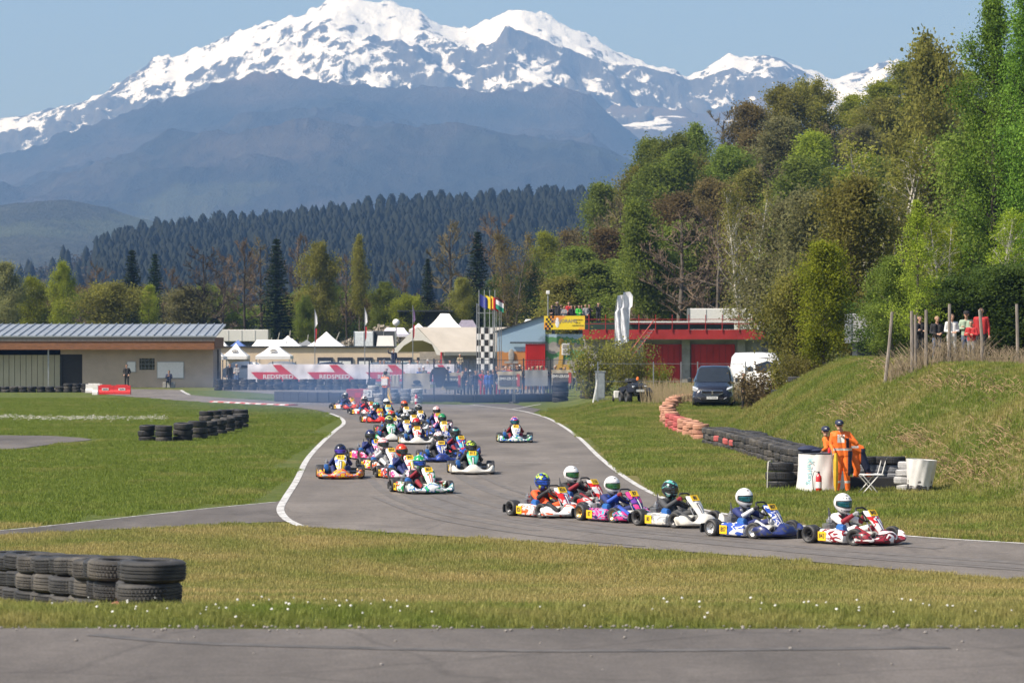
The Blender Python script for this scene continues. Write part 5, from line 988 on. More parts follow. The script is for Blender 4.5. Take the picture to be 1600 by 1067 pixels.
def van(name, label, loc, rz, paint, st, ws, L_, hw, plate=None, emblem=False, wr=.33):
    """st: body stations (y, half-width, top half-width, z bottom, z top); ws: windscreen (y0,z0,y1,z1)"""
    e = thing(name, label, 'van' if 'van' in name else 'car', loc, rz); MB().loft([rsec(a[1], a[2], a[3], a[4], a[0]) for a in st]).build('body', paint, e, 50)
    y0, z0, y1, z1, w0, w1 = ws; nrm = Vector((0, -(z1 - z0), (y1 - y0))).normalized() * .025
    P = [(-w0, y0, z0), (0, y0 - .06, z0), (w0, y0, z0), (w1, y1, z1), (0, y1 - .04, z1 + .01), (-w1, y1, z1)]; MB().add([(p[0] + nrm.x, p[1] + nrm.y, p[2] + nrm.z) for p in P], [(0, 1, 4, 5), (1, 2, 3, 4)]).build('windscreen', GLASS, e)
    for s in (-1, 1):
        MB().add([(s * (w0 + .06), y0 + .25, z0 + .02), (s * (hw + .012), y0 + .75, z0 + .04), (s * (hw + .012), y0 + 1.6, z0 + .04), (s * (w1 + .07), y0 + 1.6, z1 - .12), (s * (w1 + .07), y1 + .15, z1 - .12)], [(0, 1, 2, 3, 4)]).build('side_window', GLASS, e)
        MB().box((s * (hw + .16), y0 + .35, z0 + .10), (.20, .10, .22), bev=.04).build('mirror', DARKST, e)
        MB().loft([[(s * (hw * .58), .10, .70), (s * (hw * .60), .07, .80), (s * (hw * .60), .16, .86)], [(s * (hw * .80), .13, .74), (s * (hw * .80), .10, .86), (s * (hw * .80), .22, .95)], [(s * (hw * .97), .30, .80), (s * (hw * .97), .26, .93), (s * (hw * .97), .40, 1.0)]]).build('headlight', LAMPG, e, True)
        MB().tube([(s * hw * .55, -.03, .40), (s * hw * .75, .0, .50), (s * hw * .92, .10, .52)], .018, 5).build('fog_trim', CHROME, e)
        for yy_ in (.82, L_ - .95): wheel(e, s * (hw - .10), yy_, wr, .2)
    g = MB().box((0, -.01, .70), (hw * 1.0, .08, .17), bev=.03).build('grille', BLK, e); MB().tube([(-hw * .5, -.06, .79), (-hw * .53, -.06, .68), (-hw * .35, -.07, .61), (hw * .35, -.07, .61), (hw * .53, -.06, .68), (hw * .5, -.06, .79), (-hw * .5, -.06, .79)], .014, 5).build('grille_trim', CHROME, g)
    if emblem: MB().poly([(-.05, -.07), (.0, -.09), (.06, -.05), (.03, .02), (.06, .08), (.0, .09), (-.05, .05), (-.02, 0)], .02, 0, Matrix.Translation((0, -.085, .70))).build('emblem', CHROME, g)
    MB().box((0, -.02, .40), (hw * 1.1, .06, .14), bev=.02).build('air_intake', BLK, e); pl = MB().box((0, -.08, .46), (.52, .03, .12)).build('number_plate', SIGW, e)
    if plate: put('lettering', text_mesh(plate, .10, .002), pl, PRINTK, (0, -.098, .46), (R(90), 0, 0))
    MB().box((0, y0 + .02, z0 + .015), (w0 * 1.5, .04, .02), rz=.03).build('wiper', BLK, e); return e
NAVY = M('navy_paint', (.012, .013, .022), .22, 0, coat=.6, var=.05); VW = M('van_white', (.74, .74, .73), .3, 0, coat=.4, var=.03)
d = 134.0; x = gx(1113, d); van('black_van', 'black passenger van facing the track behind the faded pink wall', (x, d, tzf(x, d)), R(-6), NAVY, [(-.02, .72, .68, .26, .72), (.05, .84, .74, .22, .86), (.25, .93, .80, .2, .98), (.7, .95, .80, .2, 1.10), (1.02, .96, .82, .2, 1.18), (1.45, .96, .80, .2, 1.55), (1.85, .96, .76, .2, 1.86), (2.3, .96, .76, .2, 1.92), (4.6, .96, .76, .2, 1.9), (4.9, .93, .74, .3, 1.75)], (1.0, 1.17, 1.78, 1.80, .80, .68), 4.9, .955, 'CP-738-BK', True)
d = 152.0; x = gx(1212, d); van('white_van', 'tall white delivery van half hidden behind the olive shrubs', (x, d, tzf(x, d) + .0), R(14), VW, [(-.02, .75, .7, .3, .9), (.06, .9, .8, .25, 1.15), (.3, 1.0, .86, .22, 1.28), (.75, 1.02, .88, .22, 1.42), (1.05, 1.02, .9, .22, 1.55), (1.6, 1.02, .86, .22, 2.2), (2.0, 1.02, .86, .22, 2.5), (2.5, 1.02, .86, .22, 2.62), (5.3, 1.02, .86, .22, 2.6), (5.6, 1.0, .84, .3, 2.5)], (1.0, 1.52, 1.78, 2.30, .88, .76), 5.6, 1.02, None, wr=.36).scale = (.9, .9, .9)
for i, (p, d, ry, c, lb) in enumerate([(468, 218, 1.35, WHT, 'white car roof behind the banner at the emblem canopy'), (492, 214, 1.7, NAVY, 'dark car with roof bars behind the banner, right of the white car'), (525, 219, 1.5, M('car_grey', (.25, .26, .27), .3, .4), 'grey car behind the banner below the pyramid tent'), (575, 216, 1.6, M('car_slate', (.10, .13, .17), .3, .3), 'slate blue car behind the banner by the red pennant'), (726, 212, 1.9, M('car_teal', (.06, .10, .12), .3, .3), 'teal estate car behind the right end of the banner'), (905, 196, 1.5, M('car_silver', (.45, .46, .47), .3, .5), 'silver car behind the right end of the wire fence')]):
    x = gx(p, d); van('parked_car', lb, (x - 1.5, d, .42), R(-80) if i % 2 else R(82), c, [(-.02, .6, .55, .3, .62), (.1, .8, .7, .25, .78), (.9, .85, .72, .2, .92), (1.2, .86, .72, .2, .98), (1.9, .86, .62, .2, 1.38), (2.6, .86, .62, .2, 1.45), (3.5, .86, .62, .2, 1.38), (4.1, .84, .6, .25, .98), (4.25, .78, .6, .35, .9)], (1.2, .97, 1.82, 1.34, .68, .56), 4.2, .86, None, wr=.31)
# quad bike
d = 140.0; x = gx(992, d); z0 = tzf(x, d); BP = M('black_plastic', (.015, .015, .017), .35, var=.2); e = thing('quad_bike', 'black quad bike with an orange beacon parked on the grass', 'quad bike', (x, d, z0), R(12))
for sx2 in (-1, 1):
    for yy_ in (-.62, .62): wheel(e, sx2 * .48, yy_, .31, .26, DARKST)
MB().loft([[(-.18, -.95, .62), (.18, -.95, .62), (.22, -.95, .82), (-.22, -.95, .82)], [(-.30, -.6, .45), (.30, -.6, .45), (.30, -.6, .98), (-.30, -.6, .98)], [(-.22, 0, .4), (.22, 0, .4), (.2, 0, .92), (-.2, 0, .92)], [(-.25, .8, .5), (.25, .8, .5), (.22, .8, .85), (-.22, .8, .85)]]).build('body', BP, e, True)
for sx2 in (-1, 1):
    for yc in (-.62, .62): MB().loft([[(sx2 * .26, yc - .42, .55), (sx2 * .62, yc - .42, .50), (sx2 * .62, yc - .42, .54), (sx2 * .26, yc - .42, .60)], [(sx2 * .26, yc, .78), (sx2 * .64, yc, .70), (sx2 * .64, yc, .74), (sx2 * .26, yc, .84)], [(sx2 * .26, yc + .42, .62), (sx2 * .62, yc + .42, .56), (sx2 * .62, yc + .42, .60), (sx2 * .26, yc + .42, .68)]]).build('mudguard', BP, e, True)
    MB().ell((sx2 * .3, -.93, .80), (.09, .05, .06), 10, 6).build('headlight', LAMPG, e, True); MB().tube([(0, -.25, .98), (sx2 * .2, -.2, 1.08), (sx2 * .42, -.1, 1.06)], .022, 6).build('handlebar', DARKST, e)
fr = MB()
for xx in (-.35, -.12, .12, .35): fr.tube([(xx, -1.0, .88), (xx, -.45, .92)], .014, 5)
fr.tube([(-.42, -1.0, .88), (.42, -1.0, .88)], .016, 5).tube([(-.42, -.45, .92), (.42, -.45, .92)], .016, 5).tube([(-.3, -1.08, .45), (-.3, -1.05, .8), (.3, -1.05, .8), (.3, -1.08, .45), (-.3, -1.08, .45)], .02, 5); fr.build('front_rack', DARKST, e)
MB().box((0, .35, .92), (.34, .9, .14), bev=.05).build('seat', BP, e); MB().box((-.05, .55, 1.08), (.55, .45, .2), bev=.05).build('luggage_box', DARKST, e); MB().lathe([(.07, 0), (.07, .10), (.05, .15), (.001, .17)], 12, 0, Matrix.Translation((.22, .3, 1.10))).build('beacon', M('beacon_orange', (.75, .16, .02), .3), e, True); MB().box((.0, -1.02, .62), (.4, .04, .12)).build('number_plate', SIGW, e)
d = 150.0; x = gx(938, d); tag(MB().box((x, d, tzf(x, d) + .75), (.5, .4, 1.5), bev=.02).box((x, d - .21, tzf(x, d) + .8), (.42, .02, 1.3), 1).box((x, d, tzf(x, d) + 1.52), (.56, .46, .05)).build('electric_cabinet', [M('cabinet_grey', (.22, .25, .27), .6), M('cabinet_door', (.25, .28, .30), .6)]), 'grey electrical cabinet on the grass left of the quad bike', 'cabinet')
d = 148.0; x = gx(930, d); tag(MB().box((x, d, tzf(x, d) + .6), (.06, .5, 1.25), ry=.2).build('leaning_board', WHT), 'white board leaning against the electrical cabinet', 'board')
d = 142.0; x = gx(967, d); e = thing('hand_trailer', 'small white box trailer left of the quad bike', 'trailer', (x, d, tzf(x, d))); MB().box((0, 0, .38), (.5, .8, .35), bev=.03).build('box', M('off_white', (.62, .61, .58), .6), e); MB().tube([(.1, -.2, .25), (.6, -.5, .2)], .03, 5).build('drawbar', STEEL, e)
for s in (-1, 1): wheel(e, s * .28, 0, .16, .1, STEEL)
# water-filled plastic barriers by the grey building
for i, (p, py, c, lb, w_) in enumerate([(147, 613.5, 'w', 'pale red and white plastic barrier behind the two red ones', 1.1), (165, 616, 'r', 'left of two red plastic barriers near the grey building', 1.05), (191, 616, 'r', 'right of two red plastic barriers near the grey building', 1.1), (149, 616.5, 's', 'narrow white plastic barrier end beside the red barriers', .35)]):
    x, y = gp(p, py); mt = M('barrier_red', (.55, .03, .03), .4, var=.08) if c == 'r' else M('barrier_white', (.68, .66, .62), .45, var=.08); e = thing('plastic_barrier', lb, 'barrier', (x, y, 0), 0, 'plastic barriers by the grey building'); MB().loft([[(-w_ / 2, -.25, 0), (w_ / 2, -.25, 0), (w_ / 2, .25, 0), (-w_ / 2, .25, 0)], [(-w_ / 2, -.24, .15), (w_ / 2, -.24, .15), (w_ / 2, .24, .15), (-w_ / 2, .24, .15)], [(-w_ / 2, -.12, .3), (w_ / 2, -.12, .3), (w_ / 2, .12, .3), (-w_ / 2, .12, .3)], [(-w_ / 2, -.1, .58), (w_ / 2, -.1, .58), (w_ / 2, .1, .58), (-w_ / 2, .1, .58)]]).build('body', mt, e); MB().box((0, 0, .60), (w_ * .7, .12, .05)).build('top_rail', mt, e)
    if c == 'r': q = MB().box((0, -.17, .33), (w_ * .4, .02, .15), rx=.0).build('sticker', SIGW, e); MB().box((0, -.184, .33), (w_ * .3, .006, .06)).build('dark_mark', PRINTK, q)
# ------------------------------------------------------------------ people: one continuous surface per body (capsule skeleton, voxel skin)
def capsule(bm, a, ra, b, rb, n=10):
    a = Vector(a); b = Vector(b); t = b - a; ln = t.length; t = t.normalized() if ln > 1e-6 else Vector((0, 0, 1)); u = t.orthogonal().normalized(); w_ = t.cross(u); rings = []
    for k in (-80, -50, -20): q = R(k); rings.append((a + t * math.sin(q) * ra, ra * math.cos(q)))
    for k in (20, 50, 80): q = R(k); rings.append((b + t * math.sin(q) * rb, rb * math.cos(q)))
    vs = [[bm.verts.new(c + (u * math.cos(6.2832 * i / n) + w_ * math.sin(6.2832 * i / n)) * r) for i in range(n)] for c, r in rings]
    for i in range(len(vs) - 1):
        for j in range(n): bm.faces.new((vs[i][j], vs[i][(j + 1) % n], vs[i + 1][(j + 1) % n], vs[i + 1][j]))
    bm.faces.new(vs[0][::-1]); bm.faces.new(vs[-1])
def skin_body(segs, voxel, paint=None, regions=6):
    bm = bmesh.new()
    for a, ra, b, rb, rg_ in segs: capsule(bm, a, ra, b, rb)
    me = bpy.data.meshes.new('body'); bm.to_mesh(me); bm.free(); ob = bpy.data.objects.new('body', me); COL.objects.link(ob); md = ob.modifiers.new('r', 'REMESH'); md.mode = 'VOXEL'; md.voxel_size = voxel
    ms = ob.modifiers.new('s', 'SMOOTH'); ms.iterations = 3; ms.factor = .5
    dg = bpy.context.evaluated_depsgraph_get(); dg.update(); out = bpy.data.meshes.new_from_object(ob.evaluated_get(dg)); out.name = 'body'; bpy.data.objects.remove(ob); bpy.data.meshes.remove(me)
    n = len(out.polygons); c = np.empty(n * 3); out.polygons.foreach_get('center', c); c = c.reshape(-1, 3); best = np.full(n, 9e9); reg = np.zeros(n, int)
    for a, ra, b, rb, rg_ in segs:
        a = np.array(a, float); b = np.array(b, float); t = b - a; L2 = (t * t).sum() or 1; f = np.clip(((c - a) @ t) / L2, 0, 1); dist = np.linalg.norm(c - a - f[:, None] * t, axis=1) - (ra + (rb - ra) * f); k = dist < best; best[k] = dist[k]; reg[k] = rg_
    if paint: reg = paint(c, reg)
    for i in range(regions): out.materials.append(None)
    out.polygons.foreach_set('material_index', reg.astype(np.int32)); sm(out, 180); return out
# regions: 0 top, 1 legs, 2 shoes, 3 skin, 4 hair, 5 accent
def hand(P, d, side, curl=.5, s=1.0, reg=3):
    """palm and five fingers from wrist P along d"""
    P = Vector(P); d = Vector(d).normalized(); sd = d.cross(Vector((0, 0, 1)));  sd = sd.normalized() if sd.length > .1 else Vector((1, 0, 0)); dn = sd.cross(d).normalized() * -1
    if dn.z > 0: dn = -dn
    o = [(P, .028 * s, P + d * .08 * s, .036 * s, reg)]
    for i, l in enumerate((.07, .08, .075, .06)):
        b = P + d * .085 * s + sd * (i - 1.5) * .021 * s; m1 = b + (d * (1 - curl * .5) + dn * curl).normalized() * l * .55 * s; o.append((b, .0105 * s, m1, .0095 * s, reg)); o.append((m1, .0095 * s, m1 + (d * (1 - curl * 1.5) + dn * curl * 1.5).normalized() * l * .5 * s, .0085 * s, reg))
    b = P + d * .03 * s + sd * side * .03 * s; m1 = b + (d * .6 + sd * side * .7 + dn * .3).normalized() * .045 * s; o += [(b, .013 * s, m1, .0115 * s, reg), (m1, .0115 * s, m1 + (d * .9 + dn * .4).normalized() * .035 * s, .0095 * s, reg)]
    return o
def human(arms, legs=None, lean=(0, 0), head=(0, 0), fingers=True, hip=.95, curl=.4, glove=3, sleeve=0, drop=0.0):
    """standing figure 1.75 m, facing -y. arms: ((elbow),(wrist)) for x<0 and x>0. lean shifts the upper body"""
    lx, ly = lean; Z = hip - .95; V_ = lambda x, y, z, f=0: (x + lx * f, y + ly * f, z + Z - drop * f)
    s = [(V_(-.07, 0, .97), .115, V_(-.08, .0, 1.18, .5), .105, 0), (V_(.07, 0, .97), .115, V_(.08, .0, 1.18, .5), .105, 0), (V_(-.08, 0, 1.15, .5), .11, V_(-.10, .0, 1.36, .95), .105, 0), (V_(.08, 0, 1.15, .5), .11, V_(.10, .0, 1.36, .95), .105, 0), (V_(-.16, .0, 1.415, 1), .065, V_(.16, .0, 1.415, 1), .065, 0), (V_(0, .01, 1.42, 1), .07, V_(0, -.01, 1.53, 1.1), .052, 3)]
    hx, hy = head; c = (lx * 1.15 + hx, ly * 1.15 - .02 + hy, 1.635 + Z - drop * 1.15)
    s += [((c[0], c[1] + .02, c[2] + .025), .092, (c[0], c[1] - .01, c[2] + .02), .090, 3), ((c[0], c[1] - .02, c[2] - .03), .078, (c[0], c[1] - .045, c[2] - .075), .05, 3), ((c[0], c[1] - .095, c[2] + .01), .010, (c[0], c[1] - .115, c[2] - .02), .016, 3), ((c[0] - .092, c[1] + .01, c[2] + .01), .012, (c[0] - .094, c[1] + .015, c[2] - .03), .010, 3), ((c[0] + .092, c[1] + .01, c[2] + .01), .012, (c[0] + .094, c[1] + .015, c[2] - .03), .010, 3)]
    legs = legs or (((-.10, -.02, .51), (-.11, .02, .09)), ((.10, -.02, .51), (.11, .02, .09)))
    for sd, (k, a) in zip((-1, 1), legs):
        s += [((sd * .085, 0, .92 + Z), .105, k, .066, 1), (k, .066, a, .046, 1), ((a[0], a[1] + .02, a[2] - .045), .042, (a[0] + sd * .02, a[1] - .13, a[2] - .055), .036, 2)]
    for sd, (e_, w_) in zip((-1, 1), arms):
        sh = V_(sd * .185, 0, 1.41, 1); s += [(sh, .062, e_, .046, 0), (e_, .045, w_, .032, sleeve)]
        d = Vector(w_) - Vector(e_)
        s += hand(w_, d, -sd, curl, 1, glove) if fingers else [(w_, .03, tuple(Vector(w_) + d.normalized() * .13), .028, glove)]
    def paint(cn, reg):
        hd = reg == 3; up = cn[:, 2] > c[2] + .055; bk = (cn[:, 1] > c[1] + .035) & (cn[:, 2] > c[2] - .05); reg[hd & (np.abs(cn[:, 0] - c[0]) < .13) & (up | bk)] = 4
        ey = (np.abs(np.abs(cn[:, 0] - c[0]) - .035) < .014) & (np.abs(cn[:, 2] - c[2] - .018) < .010) & (cn[:, 1] < c[1] - .05); reg[ey & hd] = 4; return reg
    return s, paint, c
ST = {}
def pose(name, voxel=.02, **k):
    s, p, c = human(**k); ST[name] = (skin_body(s, voxel, p), c)
dn = ((-.24, .03, 1.13), (-.25, -.03, .90)), ((.24, .03, 1.13), (.25, -.03, .90))
FN = dict(fingers=True); pose('relaxed', arms=dn); pose('pockets', arms=(((-.27, .08, 1.15), (-.19, -.06, .99)), ((.27, .08, 1.15), (.19, -.06, .99)))); pose('front', arms=(((-.25, -.02, 1.14), (-.08, -.26, 1.10)), ((.25, -.02, 1.14), (.08, -.26, 1.12)))); pose('crossed', arms=(((-.26, -.04, 1.16), (.04, -.22, 1.18)), ((.26, -.04, 1.16), (-.04, -.24, 1.22))))
pose('camera', arms=(((-.30, -.12, 1.38), (-.10, -.18, 1.60)), ((.30, -.12, 1.38), (.10, -.18, 1.60)))); pose('lean', arms=(((-.26, -.22, 1.15), (-.10, -.42, 1.10)), ((.26, -.22, 1.15), (.10, -.42, 1.12))), lean=(0, -.14)); pose('wave', arms=(((-.36, -.05, 1.42), (-.40, -.10, 1.64)), dn[1])); pose('side', arms=(dn[0], ((.22, -.22, 1.16), (.08, -.42, 1.22))))
pose('sit', arms=(((-.24, -.08, .74), (-.08, -.24, .86)), ((.24, -.08, .74), (.08, -.22, .88))), legs=(((-.14, -.42, .50), (-.15, -.40, .09)), ((.14, -.42, .50), (.15, -.40, .09))), hip=.52)
SKIN = M('skin', (.42, .24, .16), .55, var=.08); HAIRS = [M('hair_dark', (.025, .018, .014), .7), M('hair_brown', (.08, .045, .025), .7), M('hair_grey', (.30, .28, .26), .7), M('hair_blond', (.28, .19, .09), .7)]
CL = {'black': (.014, .014, .016), 'navy': (.018, .025, .06), 'dark grey': (.05, .05, .055), 'grey': (.22, .22, .23), 'white': (.60, .59, .58), 'red': (.36, .018, .02), 'blue': (.03, .10, .40), 'green': (.06, .45, .05), 'sage': (.30, .38, .28), 'orange': (.80, .17, .02), 'jeans': (.08, .12, .22), 'khaki': (.25, .21, .13), 'brown': (.12, .07, .04), 'skin': None}
def cloth(c): return SKIN if c == 'skin' else M('cloth_' + c.replace(' ', '_'), CL[c], .8, var=.15, scale=5)
def person(ps, loc, rz, top, leg, label, hair=0, sc=1.0, group=None, shoe='black', cap=None, extra=None):
    me, c = ST[ps]; e = thing('person', label, 'person', loc, rz, group); e.scale = (sc, sc, sc)
    put('body', me, e, [cloth(top), cloth(leg), cloth(shoe), SKIN, HAIRS[hair], cloth(top)])
    if cap: cap_part(e, c, cloth(cap))
    return e
def cap_part(e, c, mat):
    mb = MB(); mb.lathe([(.106, -.005), (.108, .03), (.095, .065), (.06, .09), (.001, .10)], 16, 0, Matrix.Translation((c[0], c[1] + .008, c[2] + .045)) @ Matrix.Diagonal((1, 1.12, 1, 1))); mb.loft([[(c[0] - .07, c[1] - .08, c[2] + .045), (c[0] + .07, c[1] - .08, c[2] + .045), (c[0] + .07, c[1] - .08, c[2] + .06), (c[0] - .07, c[1] - .08, c[2] + .06)], [(c[0] - .05, c[1] - .19, c[2] + .03), (c[0] + .05, c[1] - .19, c[2] + .03), (c[0] + .05, c[1] - .19, c[2] + .04), (c[0] - .05, c[1] - .19, c[2] + .04)]]); return mb.build('cap', mat, e, True)
# crowd along the fence (left to right); px, d, pose, top, legs, hair, turn
rd = random.Random(5); gc = 'spectators along the wire fence'
def spot(px, d, z=None): x = gx(px, d); return (x, d, tzf(x, d) if z is None else z)
for px, d, ps, tp, lg, hr, tn, cp, lb in [
    (723, 171, 'pockets', 'black', 'black', 1, .4, None, 'dark clothed person left of the white capped person at the fence'), (734, 171, 'front', 'dark grey', 'black', 0, -.5, 'white', 'person in dark clothes with a white cap at the fence'), (743, 170.5, 'side', 'navy', 'navy', 1, .8, None, 'navy clothed person reaching left at the fence'), (754, 172, 'relaxed', 'red', 'red', 0, .2, None, 'person in a red racing suit at the fence'), (763, 171, 'relaxed', 'blue', 'blue', 1, .1, None, 'person in a bright blue racing suit at the fence'), (771, 174, 'pockets', 'navy', 'black', 0, -.3, None, 'navy clothed person right of the blue suited person'), (778, 176, 'front', 'white', 'red', 3, .3, None, 'person in white and red left of the first sacking sheet')]:
    person(ps, spot(px, d, 0), tn, tp, lg, lb, hr, rd.uniform(.93, 1.04), gc, cap=cp)
for i, (px, d, ps, tp, hr, cp) in enumerate([(776, 183, 'relaxed', 'black', 0, None), (784, 185, 'lean', 'navy', 0, 'black'), (790, 181, 'front', 'blue', 2, None), (797, 183, 'crossed', 'red', 1, None), (809, 186, 'camera', 'black', 0, None), (816, 180, 'lean', 'brown', 1, None), (833, 182, 'front', 'black', 1, None), (846, 180, 'relaxed', 'dark grey', 3, None), (868, 181, 'crossed', 'grey', 2, None), (885, 182, 'lean', 'dark grey', 1, None), (903, 184, 'front', 'black', 0, None), (914, 180, 'relaxed', 'sage', 2, 'white'), (924, 182, 'side', 'dark grey', 1, None)]):
    person(ps, spot(px, d, .12), rd.uniform(-.9, .9), tp, rd.choice(['jeans', 'black', 'dark grey']), 'person in a %s top looking over the fence sheets, %s from the left' % (tp, nth(i + 1)), hr, rd.uniform(.97, 1.06), 'spectators behind the fence sheets', cap=cp)
for i, (px, d, ps, tp, hr, s) in enumerate([(863, 209.5, 'lean', 'black', 1, .93), (871, 209, 'camera', 'black', 2, 1.06), (877, 210, 'relaxed', 'dark grey', 0, .95), (882, 208.8, 'crossed', 'grey', 3, .88), (889, 210, 'front', 'red', 1, 1.06), (893, 208.9, 'relaxed', 'black', 0, .92), (899, 209.4, 'crossed', 'dark grey', 0, .90), (904.5, 208.8, 'front', 'green', 0, .92), (909, 210, 'relaxed', 'black', 1, .93), (915, 209, 'pockets', 'grey', 3, .95), (920.5, 209.6, 'side', 'black', 0, .96)]):
    person(ps, spot(px, d, 4.436), rd.uniform(-.6, .6), tp, 'black', 'spectator in a %s top on the roof terrace, %s from the left' % (tp, nth(i + 1)), hr, s, 'spectators on the roof terrace')
for i, px in enumerate([604, 655, 662, 700, 716, 728, 748, 758, 785, 803, 812, 827, 840, 853, 861, 876, 893, 908]):
    tp = rd.choice(['black', 'navy', 'dark grey', 'grey', 'red', 'blue', 'white', 'khaki', 'jeans']); person(rd.choice(['relaxed', 'pockets', 'front', 'crossed', 'lean', 'side']), spot(px, 189 + rd.uniform(-2, 4), .02), rd.uniform(-1.4, 1.4), tp, rd.choice(['jeans', 'black', 'navy', 'khaki']), 'person in a %s top in the paddock crowd, %s from the left' % (tp, nth(i + 1)), rd.randrange(4), rd.uniform(.92, 1.05), 'paddock crowd behind the fence', cap=rd.choice([None, None, 'black', 'white']))
person('camera', spot(935, 203, zat(511.5, 203) ), .2, 'black', 'black', 'dark clothed photographer standing on the red building canopy', 0, 1.0)
for i, (px, d, tp, hr, cp) in enumerate([(594, 211, 'navy', 0, None), (600, 212, 'black', 0, 'grey'), (626, 211, 'black', 1, None), (640, 211.5, 'white', 2, None), (653, 211, 'grey', 0, None), (668, 212, 'dark grey', 0, 'white'), (679, 211, 'navy', 0, None), (688, 212, 'black', 1, None), (703, 211, 'brown', 1, None), (719, 213, 'khaki', 2, None)]):
    person(rd.choice(['relaxed', 'lean', 'front']), spot(px, d, .30 if i < 9 else .75), rd.uniform(-.7, .7), tp, 'jeans', 'spectator in %s behind the red and white banner, %s from the left' % (tp, nth(i + 1)), hr, 1.0, 'spectators behind the banner', cap=cp)
tag(MB().box((gx(615, 211), 211, .55), (1.1, .8, 1.1), bev=.03).build('wooden_crate', M('crate_wood', (.30, .20, .11), .8)), 'wooden crate behind the banner under the gesturing man', 'crate'); person('wave', spot(615, 211, 1.10), .15, 'navy', 'navy', 'man in a dark t-shirt gesturing above the banner', 0, 1.02)
person('relaxed', spot(359, 209, .05), .6, 'black', 'black', 'dark clothed person in the shade left of the banner', 1, 1.0); person('front', spot(370, 208.4, .05), -.5, 'grey', 'jeans', 'grey shirted person in the shade beside the left end of the banner', 2, 1.0)
person('pockets', spot(198, 210.6, 0), -.1, 'black', 'black', 'man in black standing against the beige building', 0, 1.0); person('sit', spot(264, 211.5, 0), 0, 'navy', 'black', 'person sitting below the large white notice board', 0, .98); tag(MB().box((gx(264, 211.6), 211.7, .21), (.9, .34, .42), bev=.03).build('low_bench', CONC), 'low concrete bench under the notice board', 'bench')
person('side', spot(1161, 133.2), R(75), 'black', 'black', 'person in black with a white shoulder beside the black van', 0, .95)
for px, d, ps, tp, lg, hr, tn, s, cp, lb in [(1437, 96, 'crossed', 'black', 'dark grey', 0, .2, .92, None, 'dark clothed spectator behind the wooden posts by the young maple'), (1464, 95.5, 'front', 'black', 'jeans', 3, .15, .93, None, 'spectator in a black top between the posts on the bank'), (1487, 95, 'front', 'white', 'white', 1, .2, .95, None, 'spectator in a white t-shirt on the bank'), (1510, 95.5, 'crossed', 'sage', 'jeans', 0, -.25, .98, 'black', 'spectator in a sage vest and black cap on the bank'), (1533, 95, 'relaxed', 'red', 'black', 1, -.3, 1.06, None, 'tall man in a red jacket on the bank'), (1518, 93.6, 'crossed', 'red', 'grey', 1, -.5, .82, None, 'child in a red top in front of the red jacketed man')]:
    person(ps, spot(px, d), tn, tp, lg, lb, hr, s, 'spectators on the bank', cap=cp)
# track marshal by the corner
e = person('side', spot(602, 158.5, 0), R(160), 'orange', 'navy', 'marshal in an orange vest holding a yellow flag at the far corner', 0, 1.05, cap='black')
MB().loft([[(-.17, .10, 1.05), (.17, .10, 1.05), (.17, .14, 1.05), (-.17, .14, 1.05)], [(-.19, .09, 1.4), (.19, .09, 1.4), (.17, .13, 1.4), (-.17, .13, 1.4)]]).build('back_panel', cloth('white'), e)
tag(MB().tube([(gx(611, 158), 158, .25), (gx(606, 158), 158.2, .9)], .02, 5, 1).loft([[(gx(611, 158) - .05, 158, .15), (gx(611, 158) + .05, 158, .15), (gx(611, 158), 158.08, .15)], [(gx(608, 158) - .10, 158.1, .5), (gx(608, 158) + .10, 158.1, .5), (gx(608, 158), 158.2, .5)], [(gx(606.5, 158) - .04, 158.2, .95), (gx(606.5, 158) + .04, 158.2, .95), (gx(606.5, 158), 158.25, .95)]]).build('yellow_flag', [M('flag_yellow', (.62, .38, .02), .7), STEEL]), 'rolled yellow flag held by the marshal at the far corner', 'flag')
d = 167.6; x = gx(687, d); e = thing('hanging_jacket', 'black jacket hanging on the wire fence', 'jacket', (x, d - .2, 0)); MB().loft([[(-.3, 0, 2.0), (.3, 0, 2.0), (.3, .12, 2.0), (-.3, .12, 2.0)], [(-.42, -.06, 1.8), (.42, -.06, 1.8), (.42, .14, 1.8), (-.42, .14, 1.8)], [(-.33, -.1, 1.3), (.33, -.1, 1.3), (.3, .1, 1.3), (-.3, .1, 1.3)], [(-.2, -.05, .85), (.15, -.05, .85), (.12, .06, .85), (-.18, .06, .85)]]).build('torso', cloth('black'), e, True)
for s in (-1, 1): MB().tube([(s * .36, .02, 1.85), (s * .5, 0, 1.55), (s * .52, 0, 1.15)], [.09, .085, .07], 7).build('sleeve', cloth('black'), e, True)
